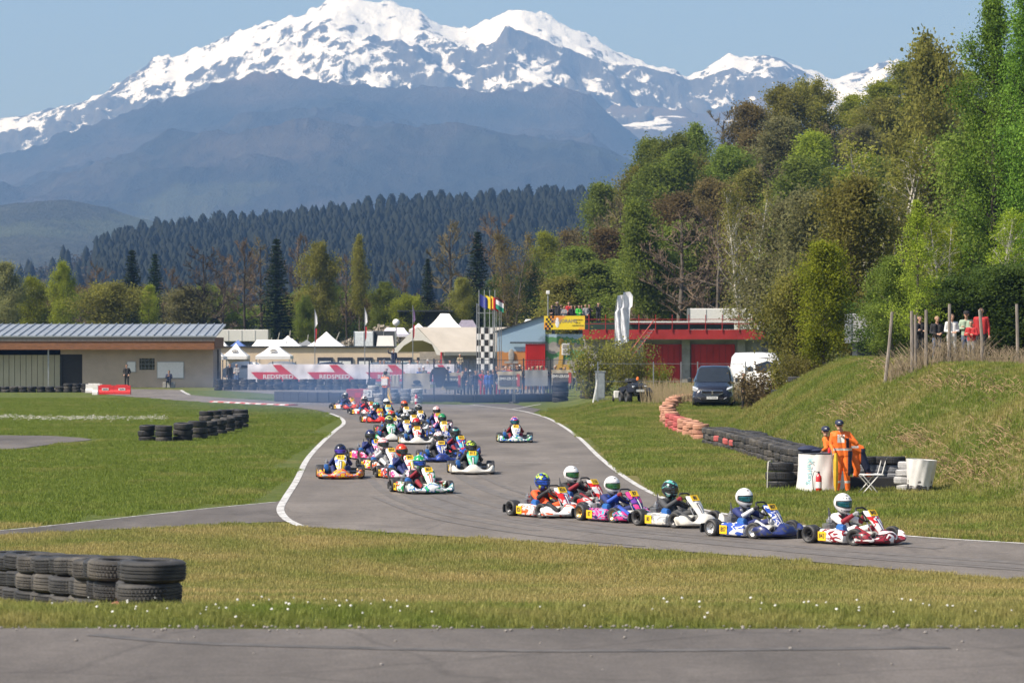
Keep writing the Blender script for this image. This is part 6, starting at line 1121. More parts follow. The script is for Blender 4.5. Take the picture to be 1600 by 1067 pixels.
# ------------------------------------------------------------------ karts (nose towards local -y)
KM = {}
SLICK = M('slick_rubber', (.030, .030, .031), .62, scale=18, var=.3, dirt=(.05, .048, .045)); KRIM = [M('kart_rim_dark', (.03, .03, .032), .35, .6), M('kart_rim_light', (.5, .5, .5), .3, .8), M('kart_rim_gold', (.35, .24, .10), .3, .8)]
ALU = M('engine_alloy', (.30, .30, .31), .4, .7, scale=8, var=.3); TUBE = M('frame_tube', (.35, .35, .36), .3, .8); AIRB = M('airbox_blue', (.02, .10, .32), .35, var=.1); SEATM = M('seat_grey', (.05, .05, .055), .4)
YEL = M('plate_yellow', (.80, .50, .01), .5, var=.08); BLKP = M('bumper_black', (.018, .018, .019), .5)
def kart_meshes():
    K = KM
    # front bumper fairing
    secs = []
    for i in range(29):
        u = -1 + 2 * i / 28; a = abs(u); x = .54 * u; yf = -.89 + .15 * a ** 2.0 + (.10 * max(0, (a - .8) / .2) ** 2); zb = .035 + .02 * a; hump = math.exp(-(u / .30) ** 2); cor = math.exp(-((a - .92) / .14) ** 2)
        zt = .135 + .10 * hump + .085 * cor + .02 * math.sin(a * 9); dp = .17 + .07 * hump
        secs.append([(x, yf + .05, zb), (x, yf + .008, zb + .02), (x, yf, zb + .045), (x, yf + .018, zb + (zt - zb) * .55), (x, yf + .06, zt - .02), (x, yf + .11, zt), (x, yf + dp, zt - .01 + .03 * hump), (x, yf + dp + .02, zt - .05), (x, yf + .13, zb)])
    K['nose'] = MB().loft(secs).mesh('front_bumper', 50)
    # steering fairing panel
    def pan(off, wf, v0=0, v1=1, th=.014):
        G = []; nv, ns = 11, 11
        for i in range(nv):
            v = v0 + (v1 - v0) * i / (nv - 1); yc = -.70 + .33 * v; zc = .17 + .43 * v - .04 * v * v; w_ = (.060 + .085 * math.sin(min(1, v * 1.25) * 1.571) - .035 * max(0, (v - .8) / .2) ** 2) * wf; row = []
            for j in range(ns):
                s = -1 + 2 * j / (ns - 1); row.append((s * w_, yc + .055 * s * s * wf * wf + .03 * math.sin(v * 3.14) * -1 - off * .85, zc + off * .53))
            G.append(row)
        mb = MB(); V = [p for r_ in G for p in r_]; n_ = len(V); V2 = [(p[0] * .96, p[1] + th, p[2] - th * .4) for p in V]; Fc = []
        for i in range(nv - 1):
            for j in range(ns - 1): a = i * ns + j; Fc += [(a, a + 1, a + ns + 1, a + ns), (n_ + a, n_ + a + ns, n_ + a + ns + 1, n_ + a + 1)]
        for j in range(ns - 1): Fc += [(j, n_ + j, n_ + j + 1, j + 1), ((nv - 1) * ns + j, (nv - 1) * ns + j + 1, n_ + (nv - 1) * ns + j + 1, n_ + (nv - 1) * ns + j)]
        for i in range(nv - 1): Fc += [(i * ns, (i + 1) * ns, n_ + (i + 1) * ns, n_ + i * ns), (i * ns + ns - 1, n_ + i * ns + ns - 1, n_ + (i + 1) * ns + ns - 1, (i + 1) * ns + ns - 1)]
        return mb.add(V + V2, Fc)
    K['panel'] = pan(0, 1).mesh('steering_fairing', 60); K['strip'] = pan(.006, .26, .03, .66, .004).mesh('dark_strip', 60); K['strip2'] = pan(.009, .10, .05, .62, .003).mesh('light_strip', 60)
    K['plate'] = MB().box((0, 0, 0), (.185, .125, .008), bev=.004).mesh('number_plate')
    # side pods
    def pod(s):
        q = []
        for y, w_, h in ((-.27, .10, .13), (-.24, .17, .19), (-.1, .19, .205), (.12, .19, .205), (.27, .18, .20), (.31, .14, .16)):
            xo = s * (.395 + w_ * .95); xi = s * .39; q.append([(xi, y, .045), (xo - s * .02, y, .04), (xo, y, .06), (xo - s * .004, y, h * .65), (xo - s * .03, y, h + .035), (xo - s * .07, y, h + .05), (xi, y, h + .02)])
        return MB().loft(q).mesh('side_pod', 50)
    K['podL'] = pod(-1); K['podR'] = pod(1); K['splate'] = MB().box((0, 0, 0), (.006, .17, .15)).mesh('side_number_plate')
    # wheels: axis along x
    def tyre(r, w_):
        q = w_ / 2; return MB().lathe([(r * .58, -q * .8), (r * .80, -q), (r * .93, -q * .93), (r * .985, -q * .75), (r, -q * .4), (r, q * .4), (r * .985, q * .75), (r * .93, q * .93), (r * .80, q), (r * .58, q * .8)], 28, 0, Euler((0, R(90), 0)).to_matrix().to_4x4(), closed=True).mesh('tyre', 50)
    def rim(r, w_):
        q = w_ / 2; M_ = Euler((0, R(90), 0)).to_matrix().to_4x4(); mb = MB(); mb.lathe([(.012, -q * .2), (r * .18, -q * .2), (r * .22, -q * .5), (r * .34, -q * .45), (r * .50, -q * .72), (r * .60, -q * .86), (r * .60, q * .86), (r * .50, q * .72), (r * .34, q * .45), (r * .22, q * .5), (r * .18, q * .2), (.012, q * .2)], 20, 0, M_, closed=True)
        for i in range(3): a = i * 2.094; mb.box((0, math.cos(a) * r * .28, math.sin(a) * r * .28), (w_ * .75, .018, .018))
        return mb.mesh('rim', 40)
    K['tyF'], K['tyR'], K['riF'], K['riR'] = tyre(.143, .13), tyre(.154, .20), rim(.143, .13), rim(.154, .20)
    # chassis: rails, floor tray, axles, spindles, pedals, bumpers
    mb = MB(); z = .055
    for s in (-1, 1):
        mb.tube([(s * .14, -.80, z), (s * .26, -.60, z), (s * .30, -.45, z), (s * .22, -.1, z), (s * .30, .35, z), (s * .30, .62, z)], .016, 8); mb.tube([(s * .30, -.45, z), (s * .42, -.45, .11)], .014, 6); mb.tube([(s * .24, -.2, z), (s * .42, -.2, .09), (s * .42, .26, .09), (s * .30, .26, z)], .011, 6)
        mb.tube([(s * .38, -.47, .12), (s * .1, -.38, .12)], .008, 5)
        mb.tube([(s * .16, -.62, .06), (s * .17, -.66, .17)], .009, 5); mb.box((s * .17, -.66, .18), (.07, .02, .05))
    mb.tube([(-.30, .62, z), (.30, .62, z)], .016, 8); mb.tube([(-.14, -.80, z), (.14, -.80, z)], .014, 8); mb.tube([(-.48, .47, .14), (.48, .47, .14)], .018, 8); mb.tube([(0, -.50, .07), (0, -.22, .48)], .012, 8); mb.tube([(-.28, .05, z), (.28, .05, z)], .013, 6)
    K['frame'] = mb.mesh('chassis_frame', 50); K['tray'] = MB().loft([[(-.13, -.78, .035), (.13, -.78, .035), (.13, -.78, .042), (-.13, -.78, .042)], [(-.27, -.45, .035), (.27, -.45, .035), (.27, -.45, .042), (-.27, -.45, .042)], [(-.22, .0, .035), (.22, .0, .035), (.22, .0, .042), (-.22, .0, .042)]]).mesh('floor_tray')
    K['rearb'] = MB().loft([[(x, .70 + .03 * abs(x), .06), (x, .78 - .12 * abs(x) ** 2, .07), (x, .79 - .12 * abs(x) ** 2, .15), (x, .76 - .12 * abs(x) ** 2, .22), (x, .70 + .02 * abs(x), .21)] for x in np.linspace(-.58, .58, 11)]).mesh('rear_bumper', 50)
    # seat shell
    q = []
    for y, z0, z1, w_ in ((-.02, .09, .14, .14), (.08, .06, .20, .165), (.2, .06, .30, .175), (.30, .10, .42, .175), (.37, .22, .52, .165), (.42, .38, .58, .13)):
        q.append([(-w_, y, z1), (-w_ * .92, y, (z0 + z1) / 2), (-w_ * .6, y, z0), (w_ * .6, y, z0), (w_ * .92, y, (z0 + z1) / 2), (w_, y, z1), (w_ * 1.08, y + .01, z1), (w_ * 1.0, y + .02, (z0 + z1) / 2 - .02), (w_ * .65, y + .02, z0 - .02), (-w_ * .65, y + .02, z0 - .02), (-w_ * 1.0, y + .02, (z0 + z1) / 2 - .02), (-w_ * 1.08, y + .01, z1)])
    K['seat'] = MB().loft(q).mesh('seat', 60)
    # engine on the kart's right (local -x)
    mb = MB(); mb.box((-.34, .24, .14), (.17, .2, .12), bev=.02)
    for i in range(6): mb.box((-.34, .24, .215 + i * .022), (.15, .17, .011))
    mb.lathe([(.05, 0), (.05, .05), (.02, .06), (.012, .10)], 10, 0, Matrix.Translation((-.34, .24, .35))); mb.box((-.24, .34, .15), (.07, .12, .08)); mb.tube([(-.40, .33, .16), (-.44, .45, .20), (-.40, .60, .22), (-.25, .66, .24)], [.03, .045, .05, .035], 10); mb.box((-.33, .10, .22), (.07, .09, .08), bev=.015)
    K['engine'] = mb.mesh('engine', 40); K['airbox'] = MB().loft([[(-.35 + dx, y, z) for dx, z in ((-.05, zb), (.05, zb), (.055, zt - .03), (.03, zt), (-.03, zt), (-.055, zt - .03))] for y, zb, zt in ((-.13, .16, .27), (-.11, .13, .32), (.0, .12, .34), (.03, .14, .32))]).mesh('airbox', 50)
    mb = MB(); rr = .15; ring = [(rr * math.cos(a), 0, rr * math.sin(a) if math.sin(a) < .75 else rr * .80) for a in np.linspace(0, 6.2832, 25)]; mb.tube(ring, .016, 8, cap=False); mb.tube([(-rr, 0, 0), (0, -.02, 0), (rr, 0, 0)], .010, 6); mb.tube([(0, -.02, 0), (0, 0, -rr)], .010, 6); mb.lathe([(.001, 0), (.035, 0), (.035, .02), (.001, .02)], 12, 0, Euler((R(90), 0, 0)).to_matrix().to_4x4()); me = mb.mesh('steering_wheel', 50); me.transform(Matrix.Translation((0, -.21, .50)) @ Euler((R(-36), 0, 0)).to_matrix().to_4x4()); K['wheel'] = me
    K['tank'] = MB().box((0, -.38, .13), (.2, .2, .16), bev=.03).mesh('fuel_tank')
kart_meshes()
# driver body: regions 0 suit, 1 sleeve/leg panels, 2 boots, 3 gloves, 4 neck brace, 5 chest
def driver_segs():
    s = [((-.06, .20, .13), .112, (-.065, .29, .30), .108, 0), ((.06, .20, .13), .112, (.065, .29, .30), .108, 0), ((-.08, .29, .28), .108, (-.09, .29, .40), .098, 5), ((.08, .29, .28), .108, (.09, .29, .40), .098, 5), ((-.14, .28, .435), .066, (.14, .28, .435), .066, 0), ((0, .27, .44), .075, (0, .25, .55), .065, 4)]
    for sd in (-1, 1):
        s += [((sd * .165, .27, .43), .070, (sd * .245, .05, .345), .056, 0), ((sd * .245, .05, .345), .055, (sd * .165, -.13, .475), .040, 1), ((sd * .09, .18, .12), .09, (sd * .19, -.20, .26), .066, 0), ((sd * .19, -.20, .26), .064, (sd * .17, -.50, .14), .046, 1), ((sd * .17, -.51, .11), .045, (sd * .17, -.60, .18), .036, 2)]
        w_ = Vector((sd * .155, -.16, .495)); s.append((w_, .034, (sd * .150, -.19, .515), .036, 3))
        for i in range(4):
            b = Vector((sd * (.165 - .004 * i), -.21, .54 - i * .023)); s += [(b, .0135, b + Vector((-sd * .012, -.03, -.002)), .013, 3), (b + Vector((-sd * .012, -.03, -.002)), .013, b + Vector((-sd * .038, -.018, -.004)), .012, 3)]
        s += [((sd * .135, -.175, .515), .015, (sd * .115, -.195, .525), .013, 3)]
    return s
DRV = skin_body(driver_segs(), .0135)
# helmet, visor, trims
def helmet_pt(az, el, k=1.0):
    ce, se = math.cos(el), math.sin(el); rx, ry, rz_ = .134, .158, .150; x = rx * ce * math.sin(az); y = -ry * ce * math.cos(az); z = rz_ * se
    if se < 0:
        f = -se; fr = max(0, math.cos(az)); x *= 1 - .10 * f; y -= .030 * f * fr * ce * 2; z *= (.95 + .18 * fr)
    return (x * k, y * k, z * k)
def helmet_mesh():
    mb = MB(); n, k = 32, 20; V = []; Fc = []
    for i in range(k + 1):
        el = R(-66 + 156 * i / k)
        for j in range(n): V.append(helmet_pt(2 * math.pi * j / n, el))
    for i in range(k):
        for j in range(n): Fc.append((i * n + j, i * n + (j + 1) % n, (i + 1) * n + (j + 1) % n, (i + 1) * n + j))
    Fc.append(tuple(range(n))); mb.add(V, Fc); return mb.mesh('helmet', 180)
def patch(a0, a1, e0, e1, k, na=16, ne=6, name='visor'):
    V = []; Fc = []
    for i in range(ne):
        for j in range(na):
            u = j / (na - 1); az = R(a0 + (a1 - a0) * u); taper = 1 - .35 * abs(2 * u - 1) ** 3; em = (e0 + e1) / 2; V.append(helmet_pt(az, R(em + (e0 - em + (e1 - e0) * i / (ne - 1)) * taper), k))
    for i in range(ne - 1):
        for j in range(na - 1): Fc.append((i * na + j, i * na + j + 1, (i + 1) * na + j + 1, (i + 1) * na + j))
    me = raw_mesh(name, V, Fc); sm(me, 180); return me
HEL = helmet_mesh(); VIS = patch(-74, 74, -13, 15, 1.022); GASK = patch(-86, 86, -20, 22, 1.010, name='visor_seal'); VENT = patch(-22, 22, -44, -33, 1.02, 8, 3, 'chin_vent'); TVENT = patch(-16, 16, 52, 60, 1.015, 8, 3, 'top_vent')
VISM = {'dark': M('visor_smoke', (.02, .022, .026), .06, .3, coat=.8, var=.02), 'blue': M('visor_blue', (.02, .09, .55), .08, .7, coat=.8, var=.3, scale=9), 'teal': M('visor_teal', (.006, .13, .17), .1, .6, coat=.8, var=.5, scale=10), 'green': M('visor_green', (.03, .16, .05), .1, .6, coat=.8, var=.4, scale=9), 'violet': M('visor_violet', (.10, .05, .50), .1, .7, coat=.8, var=.3, scale=9)}
COLR = {'white': (.74, .73, .72), 'black': (.016, .016, .018), 'red': (.58, .02, .02), 'blue': (.025, .08, .42), 'navy': (.015, .025, .12), 'green': (.02, .30, .10), 'lime': (.45, .62, .04), 'orange': (.78, .10, .02), 'pink': (.72, .05, .24), 'coral': (.75, .20, .20), 'teal': (.10, .42, .36), 'grey': (.30, .31, .32), 'silver': (.52, .53, .55), 'yellow': (.75, .52, .02), 'violet': (.16, .05, .35), 'cyan': (.06, .42, .52), 'charcoal': (.05, .052, .056), 'maroon': (.22, .01, .02), 'ivory': (.66, .63, .56)}
def LVR(cs, scale=3.2, seed=0.0, rough=.35):
    scale *= 1.5
    return livery('livery_' + '_'.join(cs) + '_%g_%g' % (scale, seed), [COLR[c] for c in cs], scale, seed, rough)
def flat(c, rough=.4): return M('paint_' + c, COLR[c], rough, var=.05, coat=.3 if rough < .45 else 0)
def kart(px, py, th, num, nose, panel, pod_, helmet, visor, suit, desc, hdesc, rim_=0, sleeve=None, gloves='black', strip='black', plate=True, steer=0.0, stars=False, psn=1.0):
    x, y = gp(px, py); loc = (x, y, .012); rz = R(th); K = KM
    e = thing('race_kart', desc, 'kart', loc, rz, 'karts on the track'); e.scale = (1.09,) * 3
    put('chassis_frame', K['frame'], e, TUBE); put('floor_tray', K['tray'], e, BLKP); put('front_bumper', K['nose'], e, nose); pn = put('steering_fairing', K['panel'], e, panel); put('dark_strip', K['strip'], pn, flat(strip)); put('light_strip', K['strip2'], pn, flat('white'))
    for s, nm in ((-1, 'podL'), (1, 'podR')):
        pd = put('side_pod', K[nm], e, pod_)
        if plate:
            put('side_number_plate', K['splate'], pd, YEL, (s * .580, .19, .135)); put('number', text_mesh(num, .115, .0015, .002, .72), pd, PRINTK, (s * .5845, .19, .135), (R(90), 0, R(90) * s))
    if plate:
        pl = put('number_plate', K['plate'], e, YEL, (0, -.433, .527), (R(53), 0, 0)); put('number', text_mesh(num, .105, .0015, .003, .85), pl, PRINTK, (0, 0, .006))
    put('rear_bumper', K['rearb'], e, BLKP); put('seat', K['seat'], e, SEATM); put('engine', K['engine'], e, ALU); put('airbox', K['airbox'], e, AIRB); put('steering_wheel', K['wheel'], e, BLKP); put('fuel_tank', K['tank'], e, M('tank_white', (.5, .5, .46), .4))
    for s in (-1, 1):
        for nm, rn, xx, yy_, r in (('tyF', 'riF', .485, -.45, .143), ('tyR', 'riR', .505, .48, .154)):
            w_ = put('wheel', K[nm], e, SLICK, (s * xx, yy_, r), (0, 0, R(steer) if nm == 'tyF' else 0)); put('rim', K[rn], w_, KRIM[rim_])
    p = thing('person', hdesc, 'person', loc, rz, 'kart drivers'); p.scale = (1.09,) * 3; sl = cloth_k(sleeve or suit); put('body', DRV, p, [cloth_k(suit), sl, cloth_k('black'), cloth_k(gloves), cloth_k('charcoal'), sl])
    h = put('helmet', HEL, p, helmet, (0, .225, .662), (R(6), 0, R(-steer * 1.2)), 1.12); put('visor_seal', GASK, h, BLKP); put('visor', VIS, h, VISM[visor]); put('chin_vent', VENT, h, BLKP); put('top_vent', TVENT, h, BLKP)
    if stars:
        for a, el in [(-62, 34), (-38, 36), (-12, 37), (14, 37), (40, 36), (-50, -36), (-28, -38), (30, -38), (52, -36)]:
            q = Vector(helmet_pt(R(a), R(el), 1.012)); st_ = []; nrm = q.normalized()
            me_ = MB().poly([((.013 if i % 2 == 0 else .006) * math.sin(i * .6283), (.013 if i % 2 == 0 else .006) * math.cos(i * .6283)) for i in range(10)], .003).mesh('star') if 'star' not in KM else KM['star']; KM['star'] = me_; put('star', me_, h, BLKP, q, (-nrm).to_track_quat('Y', 'Z').to_euler())
    return e
def cloth_k(c): return M('suit_' + c, COLR[c], .75, var=.18, scale=9)
H_ = lambda *c, s=0.0: LVR(c, 6.0, s, .22)
def kk(i, *a, **k): kart(*a, **k)
# leading group, right to left
kart(1333, 849, 43, '843', LVR(('maroon', 'black', 'maroon', 'white'), 4.0, .4), LVR(('white', 'red', 'white'), 4, .2), LVR(('white', 'maroon', 'white'), 3.4, 1.3), flat('white', .25), 'teal', 'white', 'leading red and white kart numbered 843', 'driver of kart 843 with white star-dotted helmet and teal visor', sleeve='maroon', strip='navy', stars=True, gloves='grey', steer=14)
kart(1178, 838.5, 43, '807', LVR(('navy', 'navy', 'charcoal'), 6, 2.2), LVR(('blue', 'white', 'blue'), 4.5, .9), LVR(('blue', 'white', 'blue'), 4, .3), flat('white', .25), 'teal', 'navy', 'dark blue kart numbered 807, second in line', 'driver of the dark blue second kart with plain white helmet', rim_=1, sleeve='silver', strip='navy', steer=14)
kart(1060, 822, 40, '80', flat('ivory', .35), LVR(('ivory', 'white'), 3, .6), LVR(('grey', 'ivory', 'white'), 5, .8), H_('black', 'teal', 'silver', s=.5), 'dark', 'charcoal', 'ivory white kart third in line with yellow rear plates', 'driver of the ivory third kart with teal and black helmet', strip='charcoal', sleeve='charcoal', gloves='maroon', steer=10)
kart(968, 814, 37, '87', LVR(('pink', 'navy', 'cyan', 'pink'), 5, .2), LVR(('pink', 'navy', 'violet'), 4.5, 1.9), LVR(('pink', 'cyan', 'pink', 'navy'), 6, 2.0), H_('white', 'white', 'silver'), 'green', 'navy', 'pink and blue patterned kart numbered 87', 'driver of the pink and blue kart with white helmet and green visor', rim_=2, sleeve='blue', strip='navy', gloves='maroon', steer=10)
kart(905, 792.5, 45, '116', LVR(('white', 'silver', 'red'), 4, 1.5), LVR(('silver', 'white', 'red'), 3.5, .5), LVR(('red', 'white'), 4, .6), flat('white', .25), 'green', 'black', 'white kart partly hidden behind the orange marked kart', 'driver in black and red with white helmet behind kart 826', sleeve='maroon', strip='red', steer=8)
kart(858, 807, 35, '826', LVR(('orange', 'white', 'white', 'silver'), 3.6, 2.6), LVR(('white', 'silver', 'red'), 3.6, 1.1), LVR(('white', 'orange', 'white'), 5, 2.2), H_('lime', 'navy', 'blue', s=1.0), 'blue', 'orange', 'white kart with orange flashes numbered 826', 'driver in an orange suit with lime and blue helmet', sleeve='black', strip='navy', gloves='charcoal', steer=10)
# main field
kart(660, 770, 20, '801', LVR(('white', 'green', 'blue', 'white'), 4.2, .6), LVR(('white', 'white', 'green'), 4, .2), LVR(('white', 'green', 'red'), 5, .4), H_('green', 'green', 'white', s=.3), 'blue', 'black', 'white, green and blue kart at the front of the main field', 'driver with glossy green helmet at the front of the main field', sleeve='maroon', strip='orange')
kart(532, 747, 4, '811', LVR(('red', 'yellow', 'red', 'grey'), 4.2, 1.2), LVR(('yellow', 'white', 'blue'), 3.6, 2.0), LVR(('red', 'yellow', 'white'), 5, 2), H_('black', 'black', 'navy'), 'violet', 'navy', 'red and yellow kart at the left side of the field', 'driver with black helmet at the left side of the field')
kart(632, 747.5, 20, '841', LVR(('white', 'pink', 'silver'), 4.6, .9), LVR(('white', 'silver', 'red'), 4, .7), LVR(('orange', 'navy', 'white'), 5.5, .5), H_('orange', 'red', 'orange'), 'dark', 'navy', 'white kart behind the green helmeted driver', 'driver with orange-red helmet left of the green helmet', strip='yellow')
kart(603, 734, 22, '834', LVR(('white', 'orange', 'white'), 4.0, .3), LVR(('white', 'silver'), 3.5, .9), LVR(('yellow', 'white', 'red'), 5, .2), H_('coral', 'white', 'coral', s=.8), 'dark', 'grey', 'white kart with orange flashes in mid field', 'driver with pink and white speckled helmet', sleeve='silver', strip='red', gloves='black')
kart(737, 740, 4, '815', flat('ivory', .35), LVR(('green', 'green', 'teal'), 3.5, .5), flat('ivory', .35), H_('black', 'lime', 'black', s=.6), 'dark', 'black', 'kart with plain white bumper and green fairing', 'driver in black with black and lime striped helmet', sleeve='black')
kart(582, 718, 20, '831', LVR(('white', 'pink', 'maroon'), 4.4, 1.4), LVR(('blue', 'white', 'pink'), 4, 1.0), LVR(('pink', 'white'), 5, 1), H_('black', 'navy', 'charcoal'), 'dark', 'navy', 'white and pink kart behind the red and yellow one', 'driver in navy with dark helmet behind the red and yellow kart')
kart(805, 691, 3, '821', LVR(('white', 'green', 'blue', 'white'), 4.2, 1.1), LVR(('white', 'white', 'blue'), 4, .9), LVR(('white', 'green'), 5, .9), H_('blue', 'red', 'white', s=.2), 'teal', 'black', 'lone white, green and blue kart on the right of the track', 'driver of the lone kart with blue and red helmet', sleeve='maroon')
kart(687, 721, 8, '860', LVR(('navy', 'blue', 'navy'), 4, .6), LVR(('blue', 'navy', 'white'), 4, .8), LVR(('navy', 'blue'), 4, 1), H_('white', 'maroon', 'white', s=.9), 'dark', 'black', 'dark blue kart in the middle of the field', 'driver of the dark blue mid-field kart with white and maroon helmet')
kart(714, 711.5, 18, '852', LVR(('red', 'navy', 'blue'), 4, .9), LVR(('cyan', 'blue', 'red'), 4, .2), LVR(('red', 'grey'), 4, .2), H_('black', 'charcoal', 'teal'), 'dark', 'navy', 'red and blue kart behind the dark blue kart', 'driver with dark helmet right behind the dark blue kart', sleeve='maroon')
kart(651, 694, 4, '820', flat('ivory', .35), LVR(('white', 'white', 'red'), 3.5, .8), flat('ivory', .35), H_('red', 'red', 'maroon'), 'dark', 'black', 'kart with plain white bumper and white fairing in mid field', 'driver with bright red helmet in mid field', sleeve='navy', strip='red')
kart(609, 689, 8, '818', LVR(('ivory', 'ivory', 'green'), 3.2, 1.6), LVR(('green', 'white', 'teal'), 4, .4), LVR(('white', 'green'), 4, .4), H_('charcoal', 'lime', 'silver', s=.2), 'dark', 'black', 'white and mint green kart left of the red helmet', 'driver with dark and lime helmet in the mint green kart', plate=False)
kart(634, 682.5, 8, '829', LVR(('blue', 'white', 'teal'), 4, .2), LVR(('white', 'white', 'blue'), 4, .1), LVR(('blue', 'white'), 4, .1), H_('black', 'black', 'white', s=1.4), 'dark', 'navy', 'blue and white kart between the mint green kart and the red helmet', 'driver with black helmet directly left of the red helmet', strip='yellow')
kart(692, 684.5, 8, '845', LVR(('blue', 'silver', 'navy'), 4, 1.8), LVR(('white', 'silver', 'yellow'), 4, .3), LVR(('blue', 'navy'), 4, .3), H_('green', 'black', 'green', s=.7), 'dark', 'navy', 'blue and silver kart right of the red helmeted driver', 'driver with dark green helmet right of the red helmet', strip='orange')
kart(683, 669.5, 6, '814', LVR(('pink', 'white', 'pink'), 4, .5), LVR(('white', 'pink', 'blue'), 4, .6), LVR(('pink', 'white'), 4, .5), H_('red', 'white', 'red', s=.3), 'dark', 'navy', 'pink and white kart at the right rear of the field', 'driver with red and white helmet at the right rear of the field', strip='orange')
kart(613, 678, 10, '827', LVR(('navy', 'red'), 4, .5), LVR(('navy', 'white'), 4, .5), LVR(('navy', 'red'), 4, .4), H_('red', 'green', 'yellow', s=.4), 'dark', 'navy', 'dark kart hidden behind the mint green kart', 'driver with red and green helmet behind the mint green kart')
kart(645, 672.5, 8, '838', LVR(('silver', 'white'), 4, .5), LVR(('white', 'ivory'), 4, .5), LVR(('silver', 'grey'), 4, .5), H_('charcoal', 'grey', 'silver', s=.4), 'dark', 'charcoal', 'silver kart behind the red helmeted driver', 'driver with grey helmet behind the red helmet')
kart(655, 664.6, 10, '805', LVR(('navy', 'grey'), 4, .7), LVR(('white', 'navy'), 4, .7), LVR(('navy', 'grey'), 4, .6), H_('black', 'silver', s=.2), 'dark', 'black', 'dark kart hidden behind the silver kart', 'driver with black and silver helmet behind the grey helmet')
kart(633, 657.5, 10, '809', LVR(('ivory', 'yellow'), 4, .7), LVR(('ivory', 'white'), 4, .7), LVR(('ivory', 'yellow'), 4, .6), H_('orange', 'charcoal', 'orange', s=.9), 'dark', 'charcoal', 'pale kart hidden in the rear of the field', 'driver with orange and grey helmet in the rear of the field')
kart(605, 653.5, 10, '803', LVR(('cyan', 'blue', 'cyan'), 4, .7), LVR(('cyan', 'blue', 'yellow'), 4, .7), LVR(('cyan', 'navy'), 4, .6), flat('white', .25), 'dark', 'navy', 'turquoise kart in the rear left of the field', 'driver with white helmet in the turquoise kart')
kart(590, 660.5, 16, '822', LVR(('red', 'red', 'orange'), 4, .7), LVR(('red', 'black', 'yellow'), 4, .7), LVR(('red', 'white'), 4, .6), H_('charcoal', 'navy', 'teal', s=.9), 'dark', 'navy', 'red kart in the rear left of the field', 'driver with slate helmet in the rear red kart')
kart(573, 648, 32, '806', LVR(('white', 'red', 'white'), 4, .2), LVR(('red', 'white'), 4, .7), LVR(('white', 'red'), 4, .9), H_('black', 'white', 'red', s=.2), 'dark', 'navy', 'white and red kart second from the tail', 'driver with black, white and red helmet second from the tail', sleeve='red')
kart(543, 640, 35, '808', LVR(('red', 'orange', 'red'), 4, .9), LVR(('yellow', 'red', 'white'), 4, .3), LVR(('red', 'white'), 4, .1), H_('navy', 'black', 'silver', s=.6), 'dark', 'navy', 'red kart at the very tail of the field', 'driver in navy in the last red kart')
# ------------------------------------------------------------------ tyres and trackside barriers
def car_tyre(r=.315, w_=.205, tread=0, seg=44):
    q = w_ / 2; pr = [(r * .60, -q * .86), (r * .66, -q), (r * .82, -q * 1.0), (r * .915, -q * .93)]
    zs = [-.72, -.60, -.57, -.50, -.47, -.20, -.17, -.09, -.06, .06, .09, .17, .20, .47, .50, .57, .60, .72]; g = [0, 0, 1, 1, 0, 0, 1, 1, 0, 0, 1, 1, 0, 0, 1, 1, 0, 0]
    pr += [((r - (.011 if gg else 0)) * (1 - .035 * abs(z) ** 3), z * q) for z, gg in zip(zs, g)]; pr += [(r * .915, q * .93), (r * .82, q * 1.0), (r * .66, q), (r * .60, q * .86), (r * .62, 0)]
    n = len(pr); V = []; Fc = []
    for k in range(seg):
        a = 6.28318 * k / seg
        for i, (rr, z) in enumerate(pr):
            rr2 = rr - (.007 if tread and (k + (i // 5 if tread == 2 else 0)) % 2 and 4 <= i <= 21 else 0); V.append((rr2 * math.cos(a), rr2 * math.sin(a), z + q))
    for k in range(seg):
        for i in range(n): Fc.append((k * n + i, ((k + 1) % seg) * n + i, ((k + 1) % seg) * n + (i + 1) % n, k * n + (i + 1) % n))
    me = raw_mesh('tyre', V, Fc); sm(me, 35); return me
TYM = [car_tyre(.315, .205, 0), car_tyre(.325, .195, 1, 96), car_tyre(.305, .20, 2, 96)]; TYLO = car_tyre(.315, .2, 0, 22)
TM = [M('tyre_a', (.030, .030, .031), .75, scale=7, var=.35, dirt=(.062, .058, .052)), M('tyre_b', (.050, .047, .044), .85, scale=5, var=.35, dirt=(.10, .09, .075)), M('tyre_c', (.022, .022, .023), .65, scale=9, var=.3)]
TPINK = M('tyre_faded_pink', (.48, .25, .165), .8, scale=2.5, var=.2, dirt=(.34, .16, .11)); TRED = M('tyre_faded_red', (.44, .10, .095), .75, scale=2.5, var=.2, dirt=(.30, .12, .09)); TWHT = M('tyre_white', (.46, .46, .46), .8, scale=4, var=.2, dirt=(.18, .18, .18)); TGRY = M('tyre_greyed', (.20, .21, .23), .8, scale=4, var=.25)
rd = random.Random(21)
def stack(x, y, n, label, group, mats=None, lo=False, z=None, jit=.03, sc=1.0, tilt=.02, w_=.2):
    z0 = (tzf(x, y) if z is None else z) - .01; e = thing('tyre_stack', label, 'tyre stack', (x, y, z0), rd.uniform(0, 6), group)
    for i in range(n):
        k = rd.randrange(3); put('tyre', TYLO if lo else TYM[k], e, (mats[i % len(mats)] if mats else rd.choice(TM)), (rd.gauss(0, jit), rd.gauss(0, jit), i * (w_ + .003) * sc), (rd.gauss(0, tilt * 1.4), rd.gauss(0, tilt * 1.4), rd.uniform(0, 6)), sc)
    return e
for i in range(15):
    d = 27.35 + .63 * i; x = -3.40 - .205 * i + (.04 if i % 2 else -.03); e = stack(x, d, 3, 'tyre stack in the near left pile, %s from its right end' % nth(i + 1), 'near left tyre pile')
    if i == 1: put('red_tyre_band', TYLO, e, TRED, (.05, -.01, .0), (0, 0, 0), 1.01)
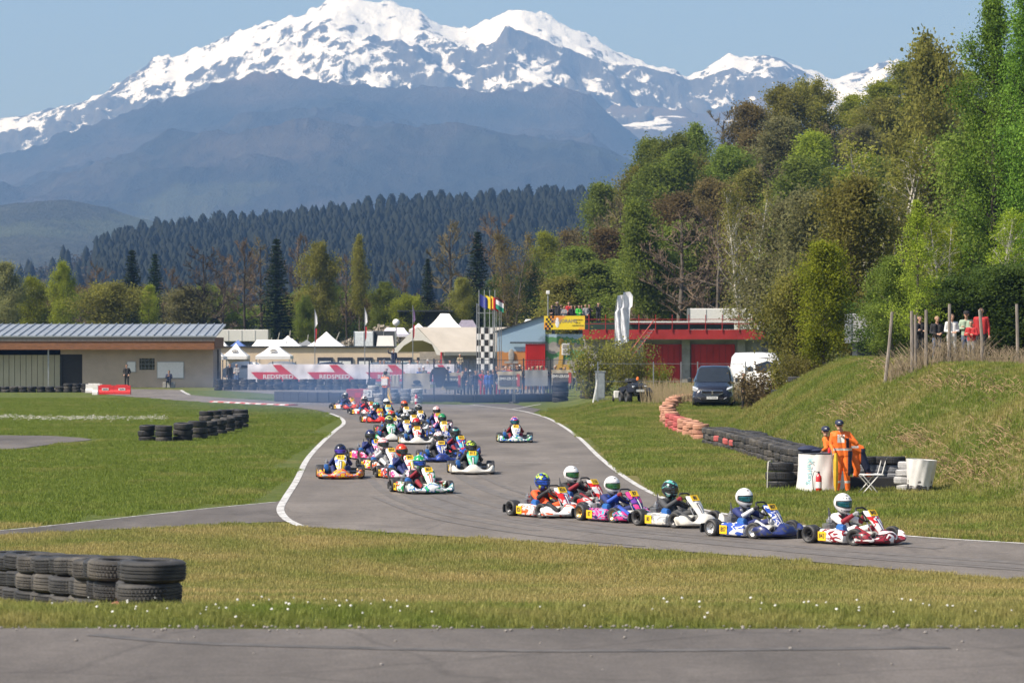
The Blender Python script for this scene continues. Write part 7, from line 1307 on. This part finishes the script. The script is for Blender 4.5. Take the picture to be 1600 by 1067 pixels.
# lawn wall on the left: front row and rear row
fr = [(231, 689.5), (257, 690.5), (286, 689.5), (308, 686), (325, 682.5), (341, 679), (355, 675.5), (367, 672), (376, 668.5)]; bk = [(322, 664), (337, 662.5), (351, 661), (364, 660), (377, 661)]
for i, (p, q) in enumerate(fr): x, y = gp(p, q); stack(x, y, 3, 'black tyre stack in the lawn wall, front row, %s from the left' % nth(i + 1), 'tyre wall on the left lawn', sc=1.12 if i in (2, 3) else 1.0)
for i, (p, q) in enumerate(bk): x, y = gp(p, q); stack(x, y, 3, 'black tyre stack in the lawn wall, rear row, %s from the left' % nth(i + 1), 'tyre wall on the left lawn', lo=True)
# tyre row under the banner, row by the grey building
for i in range(19): p = 342 + i * 13.2; d = 202 + .05 * i; x = gx(p, d); stack(x, d, 4, 'black tyre stack under the red and white banner, %s from the left' % nth(i + 1), 'tyre row under the banner', lo=True, sc=.97)
for i in range(11): p = -6 + i * 14.0; x, y = gp(p, 612.8); stack(x, y, 2 if i not in (8, 9, 10) else 3, 'black tyre stack in front of the grey building, %s from the left' % nth(i + 1), 'tyre row by the grey building', lo=True, sc=1.0)
# painted stacks at the far corner
for i, (p, d, n, mm, lb) in enumerate([(577, 159.5, 4, TWHT, 'white painted tyre stack with a number board at the far corner'), (584.5, 160.2, 5, TWHT, 'white painted tyre stack left of the orange vested marshal'), (592, 159.4, 3, TWHT, 'short white painted tyre stack at the marshal legs'), (615, 162, 4, TGRY, 'grey tyre stack right of the orange vested marshal'), (634, 162, 4, TGRY, 'grey tyre stack under the sacking sheet, left one'), (651, 161.6, 4, TWHT, 'pale grey tyre stack under the sacking sheet, right one')]):
    stack(gx(p, d), d, n, lb, 'painted tyre stacks at the far corner', [mm], lo=True, z=0, sc=1.05)
d = 158.7; x = gx(577, d); pl = MB().box((x, d, .62), (.30, .02, .42)).build('number_board', SIGW); tag(pl, 'white board with the number 2 on the white tyre stack', 'sign'); put('lettering', text_mesh('2', .36, .002, .004), pl, PRINTK, (x, d - .013, .62), (R(90), 0, 0))
stack(gx(875, 165.5), 165.5, 4, 'large black tyre stack at the right end of the wire fence', 'tyres by the fence end', [TM[2]], lo=True, z=.0, sc=1.5); stack(gx(917, 160), 160, 2, 'low black tyre stack left of the electrical cabinet', 'tyres by the fence end', [TM[0]], lo=True, z=.35, sc=1.2)
d = 161.0; tag(MB().box((gx(560, d), d, .42), (1.3, .7, .84), bev=.03).box((gx(560, d), d - .36, .5), (.35, .02, .25), 1).build('red_crate', [M('crate_red', (.36, .05, .06), .6), PRINTR]), 'dull red crate at the end of the black barrier', 'crate')
def extinguisher(loc, label, s=1.0):
    e = thing('fire_extinguisher', label, 'extinguisher', loc); e.scale = (s, s, s); RX = M('extinguisher_red', (.50, .015, .02), .25, coat=.5, var=.04); MB().lathe([(.001, 0), (.075, 0), (.08, .02), (.08, .40), (.07, .45), (.04, .48), (.03, .52), (.001, .52)], 20, 0).build('cylinder', RX, e, True); MB().lathe([(.0815, .14), (.0815, .30)], 20, 0).build('paper_label', SIGW, e, True); MB().box((0, 0, .545), (.05, .09, .05), bev=.01).box((0, -.07, .57), (.02, .13, .015)).build('valve', BLKP, e); MB().tube([(.02, 0, .54), (-.12, -.02, .58), (-.17, -.02, .42), (-.15, -.02, .15), (-.12, -.01, .06)], .011, 6).build('hose', BLKP, e, True); return e
extinguisher((gx(651, 160.8), 160.3, 0), 'small red extinguisher at the foot of the far barrier', 1.1)
d = 164.0; e = thing('sign_post', 'thin steel post on a round black foot in front of the fence', 'post', (gx(803, d), d - 1.5, .02)); MB().lathe([(.001, 0), (.3, 0), (.28, .08), (.001, .1)], 14).build('foot', BLKP, e); MB().tube([(-.05, 0, .05), (-.05, 0, 2.2)], .02, 5).tube([(.05, 0, .05), (.05, 0, 2.2)], .02, 5).build('post', STEEL, e)
x = gx(612, 160.5); tag(MB().lathe([(.16, 0), (.15, .03), (.06, .05), (.02, .42), (.001, .43)], 12, 0, Matrix.Translation((x, 159.8, .02))).build('traffic_cone', M('cone_red', (.60, .06, .03), .5)), 'small red cone beside the orange vested marshal', 'cone')
# faded orange wall on the right, then the long black tyre wall
WP = smooth_line([gp(1118, 628, .55), gp(1085, 633, .42), gp(1060, 641, .2), gp(1045, 652, .1), gp(1042, 662), gp(1052, 670), gp(1070, 678), gp(1096, 688)], 3)
for i, (x, y) in enumerate(WP):
    stack(x, y, 2 if i < 12 else 3, 'faded pinkish tyre stack on the right verge, %s from far end' % nth(i + 1), 'faded pink tyre wall', [TRED] if i in (15, 16, 17) else [TPINK], lo=False, sc=1.0, tilt=.06)
BW = smooth_line([gp(1112, 694.5), gp(1150, 704), gp(1190, 716), gp(1230, 728), gp(1268, 738), gp(1300, 746)], 6)
acc = 0; last = None; k = 0
pts_l = []
for a, b_ in zip(BW[:-1], BW[1:]):
    n = 12
    for j in range(n): pts_l.append(Vector(a).lerp(Vector(b_), j / n))
for p in pts_l:
    if last is None or (p - last).length > .64:
        last = p; k += 1; e = stack(p.x, p.y, 3, 'front-row tyre stack of the long right wall, %s from far end' % nth(k), 'long black tyre wall on the right', [rd.choice(TM[:2]) if not (k in (5, 8, 10) and j_ == 1) else TRED for j_ in range(3)], tilt=.03)
        q = p + Vector((.42, .48)); stack(q.x, q.y, 3, 'rear-row tyre stack of the long right wall, %s from far end' % nth(k), 'rear row of the long tyre wall', None, lo=True)
# ------------------------------------------------------------------ marshal post
md_ = 70.5
st_ = stack(gx(1219, 71.5), 71.5, 3, 'three strapped black tyres left of the white wrapped drum', None, [TM[2]], sc=1.12, jit=.01)
sp = MB().tube([(gx(1199, 71) + .0, 71.05, .0), (gx(1199.5, 71), 71.03, .45), (gx(1201, 71), 71.1, .70), (gx(1206, 71), 71.4, .71)], .012, 5); tag(sp.build('strap', M('strap_white', (.6, .58, .5), .8)), 'pale strap tied round the three black tyres', 'strap')
stack(gx(1240, 72.2), 72.2, 3, 'narrow black tyre stack squeezed beside the white wrapped drum', None, [TM[1]], sc=1.0)
def drum(px, d, r, h, label, flare=0.0, ragged=False, mat=TARP):
    x = gx(px, d); e = thing('wrapped_drum', label, 'drum', (x, d, tzf(x, d))); n = 64; rows = 16; rg_ = np.random.default_rng(int(px)); V = []; Fc = []
    for i in range(rows + 1):
        f = i / rows
        for j in range(n):
            a = 6.2832 * j / n; rr = r * (1 + flare * (f - .5)) * (1 + .025 * math.sin(a * 5 + f * 3) + .018 * math.sin(a * 11 - f * 5) + .012 * math.sin(a * 19 + f * 9) * (1 - f)); zz = h * f
            if ragged and i == 0: zz += .12 * max(0, math.sin(a * 3 + 1)) + .04 * rg_.random()
            V.append((rr * math.cos(a), rr * math.sin(a), zz))
    for i in range(rows):
        for j in range(n): Fc.append((i * n + j, i * n + (j + 1) % n, (i + 1) * n + (j + 1) % n, (i + 1) * n + j))
    me = raw_mesh('tarpaulin', V, Fc); sm(me, 60); put('tarpaulin', me, e, mat)
    for i in range(4): put('tyre', TYM[0], e, TM[0], (0, 0, .01 + i * h / 4.2), None, (r / .315 * .93, r / .315 * .93, h / 4.2 / .2))
    return e
e = drum(1283, 70.6, .58, .92, 'white tarpaulin wrapped tyre drum used as a table by the marshals', -.06)
put('lettering', text_mesh('Karting', .22, .001), e, M('print_turquoise', (.25, .55, .60), .6), (-.33, -.50, .5), (R(90), R(90), R(-33)))
MB().lathe([(.001, .925), (.56, .925), (.57, .945), (.001, .955)], 32).build('table_top', M('tray_dark', (.05, .055, .07), .6), e)
dx = gx(1283, 70.6); tag(MB().ell((dx - .32, 70.6, 1.03), (.26, .2, .09), 14, 8).ell((dx - .18, 70.55, 1.0), (.2, .16, .06), 12, 6).build('folded_jacket', cloth('navy'), None, True), 'dark jacket lying on the white wrapped drum', 'jacket'); tag(MB().lathe([(.001, 0), (.045, 0), (.045, .09), (.03, .11), (.03, .13), (.001, .13)], 14, 0, Matrix.Translation((dx + .17, 70.25, .955))).build('red_bottle', M('bottle_red', (.6, .02, .02), .3), None, True), 'small red bottle on the white wrapped drum', 'bottle')
e = drum(1436, 70.2, .33, .80, 'leaning white tarpaulin wrapped stack at the right end of the marshal post', .28, True); e.rotation_euler = (0, R(4), 0)
stack(gx(1418, 70.6), 70.75, 4, 'white painted tyre stack beside the leaning wrapped stack', None, [TWHT], sc=.9)
for i, p in enumerate((1352, 1374, 1396)): stack(gx(p, 72.0), 72.0, 4, 'dark and grey tyre stack behind the folding chair, %s from the left' % nth(i + 1), 'tyres behind the folding chair', [TM[2], TGRY, TGRY, TM[2]], sc=1.0)
tag(MB().box((gx(1366, 71.3), 71.25, .16), (1.35, .12, .32), bev=.03).build('rubber_skirt', RUB), 'black rubber strip along the ground behind the chair', 'barrier')
extinguisher((gx(1279.5, 69.7), 69.72, 0), 'red fire extinguisher standing against the white wrapped drum', .92)
# folding chair
cx = gx(1363, 69.6); e = thing('folding_chair', 'white framed folding chair standing empty beside the marshals', 'chair', (cx, 69.6, 0), R(8)); CWH = M('chair_white', (.66, .65, .62), .45)
for yy_ in (-.2, .2):
    MB().tube([(-.30, yy_, 0), (.10, yy_, .44), (.34, yy_, .84)][:2] + [(.20, yy_, .46)], .014, 6).build('leg', CWH, e); MB().tube([(.10, yy_, 0), (-.28, yy_, .44)], .014, 6).build('leg', CWH, e); MB().tube([(-.10, yy_, .25), (.02, yy_ + .0, .50), (.12, yy_, .86)] if False else [(.18, yy_, .44), (.30, yy_, .86)], .014, 6).build('back_post', CWH, e)
MB().box((-.02, 0, .455), (.5, .44, .022), bev=.008).build('seat', CWH, e); MB().box((.28, 0, .78), (.02, .46, .17), bev=.005).build('backrest', cloth('black'), e)
# the two marshals, close enough to show hands, caps and reflective bands
def marshal(loc, rz, arms, lean, legs, label, head=(0, 0), curl=.5, drop=0.0):
    s, p, c = human(arms=arms, lean=lean, legs=legs, head=head, curl=curl, fingers=True, drop=drop)
    s = [(a, ra * (1.38 if rg_ in (0, 1) else 1), b, rb * (1.38 if rg_ in (0, 1) else 1), rg_) for a, ra, b, rb, rg_ in s]
    def paint(cn, reg):
        reg = p(cn, reg); body = (reg == 0) | (reg == 1); z = cn[:, 2]
        reg[body & (np.abs(z - 1.06) < .030) & (np.abs(cn[:, 0] - lean[0] * .3) < .22)] = 5; reg[(reg == 1) & (np.abs(z - .27) < .028)] = 5; up = reg == 0
        reg[up & (cn[:, 1] < -.03 + lean[1] * .9) & (z > 1.22) & (z < 1.42) & (np.abs(cn[:, 0] - lean[0] * .9) < .085)] = 6
        reg[body & (z < 1.02) & (z > .42) & (cn[:, 0] > .11)] = 7; reg[up & (z > 1.10) & (z < 1.34) & (cn[:, 0] - lean[0] > .13) & (cn[:, 0] - lean[0] < .2)] = 7
        return reg
    me = skin_body(s, .0105, paint, 8); e = thing('person', label, 'person', loc, rz, 'marshals at the drum'); OR_ = M('hi_vis_orange', (.80, .155, .012), .7, var=.14, scale=6, bump=.25); put('body', me, e, [OR_, OR_, cloth('black'), SKIN, HAIRS[0], M('reflective_band', (.52, .52, .50), .4), cloth('white'), cloth('navy')]); cp = cap_part(e, c, cloth('navy')); MB().box((c[0], c[1] - .115, c[2] + .085), (.05, .01, .025)).build('badge', SIGW, cp); MB().box((c[0], c[1] - .093, c[2] + .018), (.145, .03, .032), bev=.01).build('sunglasses', BLKP, e); return e
marshal((gx(1318, 69.8), 69.8, 0), R(-8), (((-.30, -.06, 1.17), (-.22, -.24, .97)), ((.31, -.14, 1.20), (.02, -.26, 1.36))), (-.06, -.05), (((-.12, -.03, .51), (-.15, .02, .09)), ((.08, -.05, .51), (.10, .0, .09))), 'older marshal in orange overalls holding a rolled yellow flag', (-.03, -.07), .8)
marshal((gx(1338, 71.3), 71.3, 0), R(-4), (((-.74, -.24, 1.02), (-.86, -.52, .97)), ((-.26, -.26, 1.0), (-.40, -.46, .99))), (-.58, -.16), (((.02, -.06, .52), (-.04, .02, .09)), ((.26, .02, .54), (.34, .12, .10))), 'marshal in orange overalls bending over the white drum', (-.10, -.06), .4, .17)
fx = gx(1300, 69.5); tag(MB().tube([(fx + .06, 69.45, .12), (fx - .02, 69.5, 1.05)], .012, 6, 1).loft([[(fx + .085 + r_ * math.cos(a), 69.45 + r_ * math.sin(a), z) for a in np.linspace(0, 6.28, 9)[:-1]] for z, r_ in ((.04, .015), (.2, .05), (.5, .06), (.8, .055), (.98, .03))]).build('yellow_flag', [M('flag_yellow', (.62, .38, .02), .7, bump=.4, scale=9), STEEL], None, True), 'rolled yellow flag held upright by the older marshal', 'flag')
# dark spare tyres half buried on the bank edge
for i, (p, d) in enumerate([(1218, 112), (1243, 110)]):
    x = gx(p, d); e = stack(x, d, 1, 'single black tyre lying on the bank edge, %s from the left' % nth(i + 1), 'loose tyres on the bank', lo=True)
# ------------------------------------------------------------------ thin blue exhaust smoke drifting over the corner
bm = bmesh.new(); bmesh.ops.create_icosphere(bm, subdivisions=3, radius=1.0); me = bpy.data.meshes.new('smoke'); bm.to_mesh(me); bm.free()
m = bpy.data.materials.new('exhaust_smoke'); m.use_nodes = True; t = m.node_tree; t.nodes.clear(); o_ = t.nodes.new('ShaderNodeOutputMaterial'); pv = t.nodes.new('ShaderNodeVolumePrincipled'); pv.inputs['Color'].default_value = (.30, .52, 1.0, 1)
tc = N(t, 'ShaderNodeTexCoord'); ln = N(t, 'ShaderNodeVectorMath', operation='LENGTH'); L(t, tc.outputs['Object'], ln.inputs[0]); fo = N(t, 'ShaderNodeMapRange', interpolation_type='SMOOTHSTEP'); L(t, ln.outputs['Value'], fo.inputs[0]); fo.inputs[1].default_value = .98; fo.inputs[2].default_value = .15; fo.inputs[3].default_value = 0; fo.inputs[4].default_value = 1
nz = noise(t, 2.2, 3, .6, vec=tc.outputs['Object']); nr = N(t, 'ShaderNodeMapRange'); L(t, nz.outputs['Fac'], nr.inputs[0]); nr.inputs[1].default_value = .35; nr.inputs[2].default_value = .7; nr.inputs[3].default_value = .25; nr.inputs[4].default_value = 1.4
L(t, math_(t, 'MULTIPLY', math_(t, 'MULTIPLY', fo.outputs[0], nr.outputs[0]), .021), pv.inputs['Density']); L(t, pv.outputs[0], o_.inputs['Volume'])
o = put('smoke', me, None, m, (gx(600, 158), 155, 1.0), None, (14.5, 34, 2.2)); tag(o, 'thin bluish exhaust smoke drifting over the far corner', 'smoke', kind='stuff')
print('SCRIPT PARTS OK')
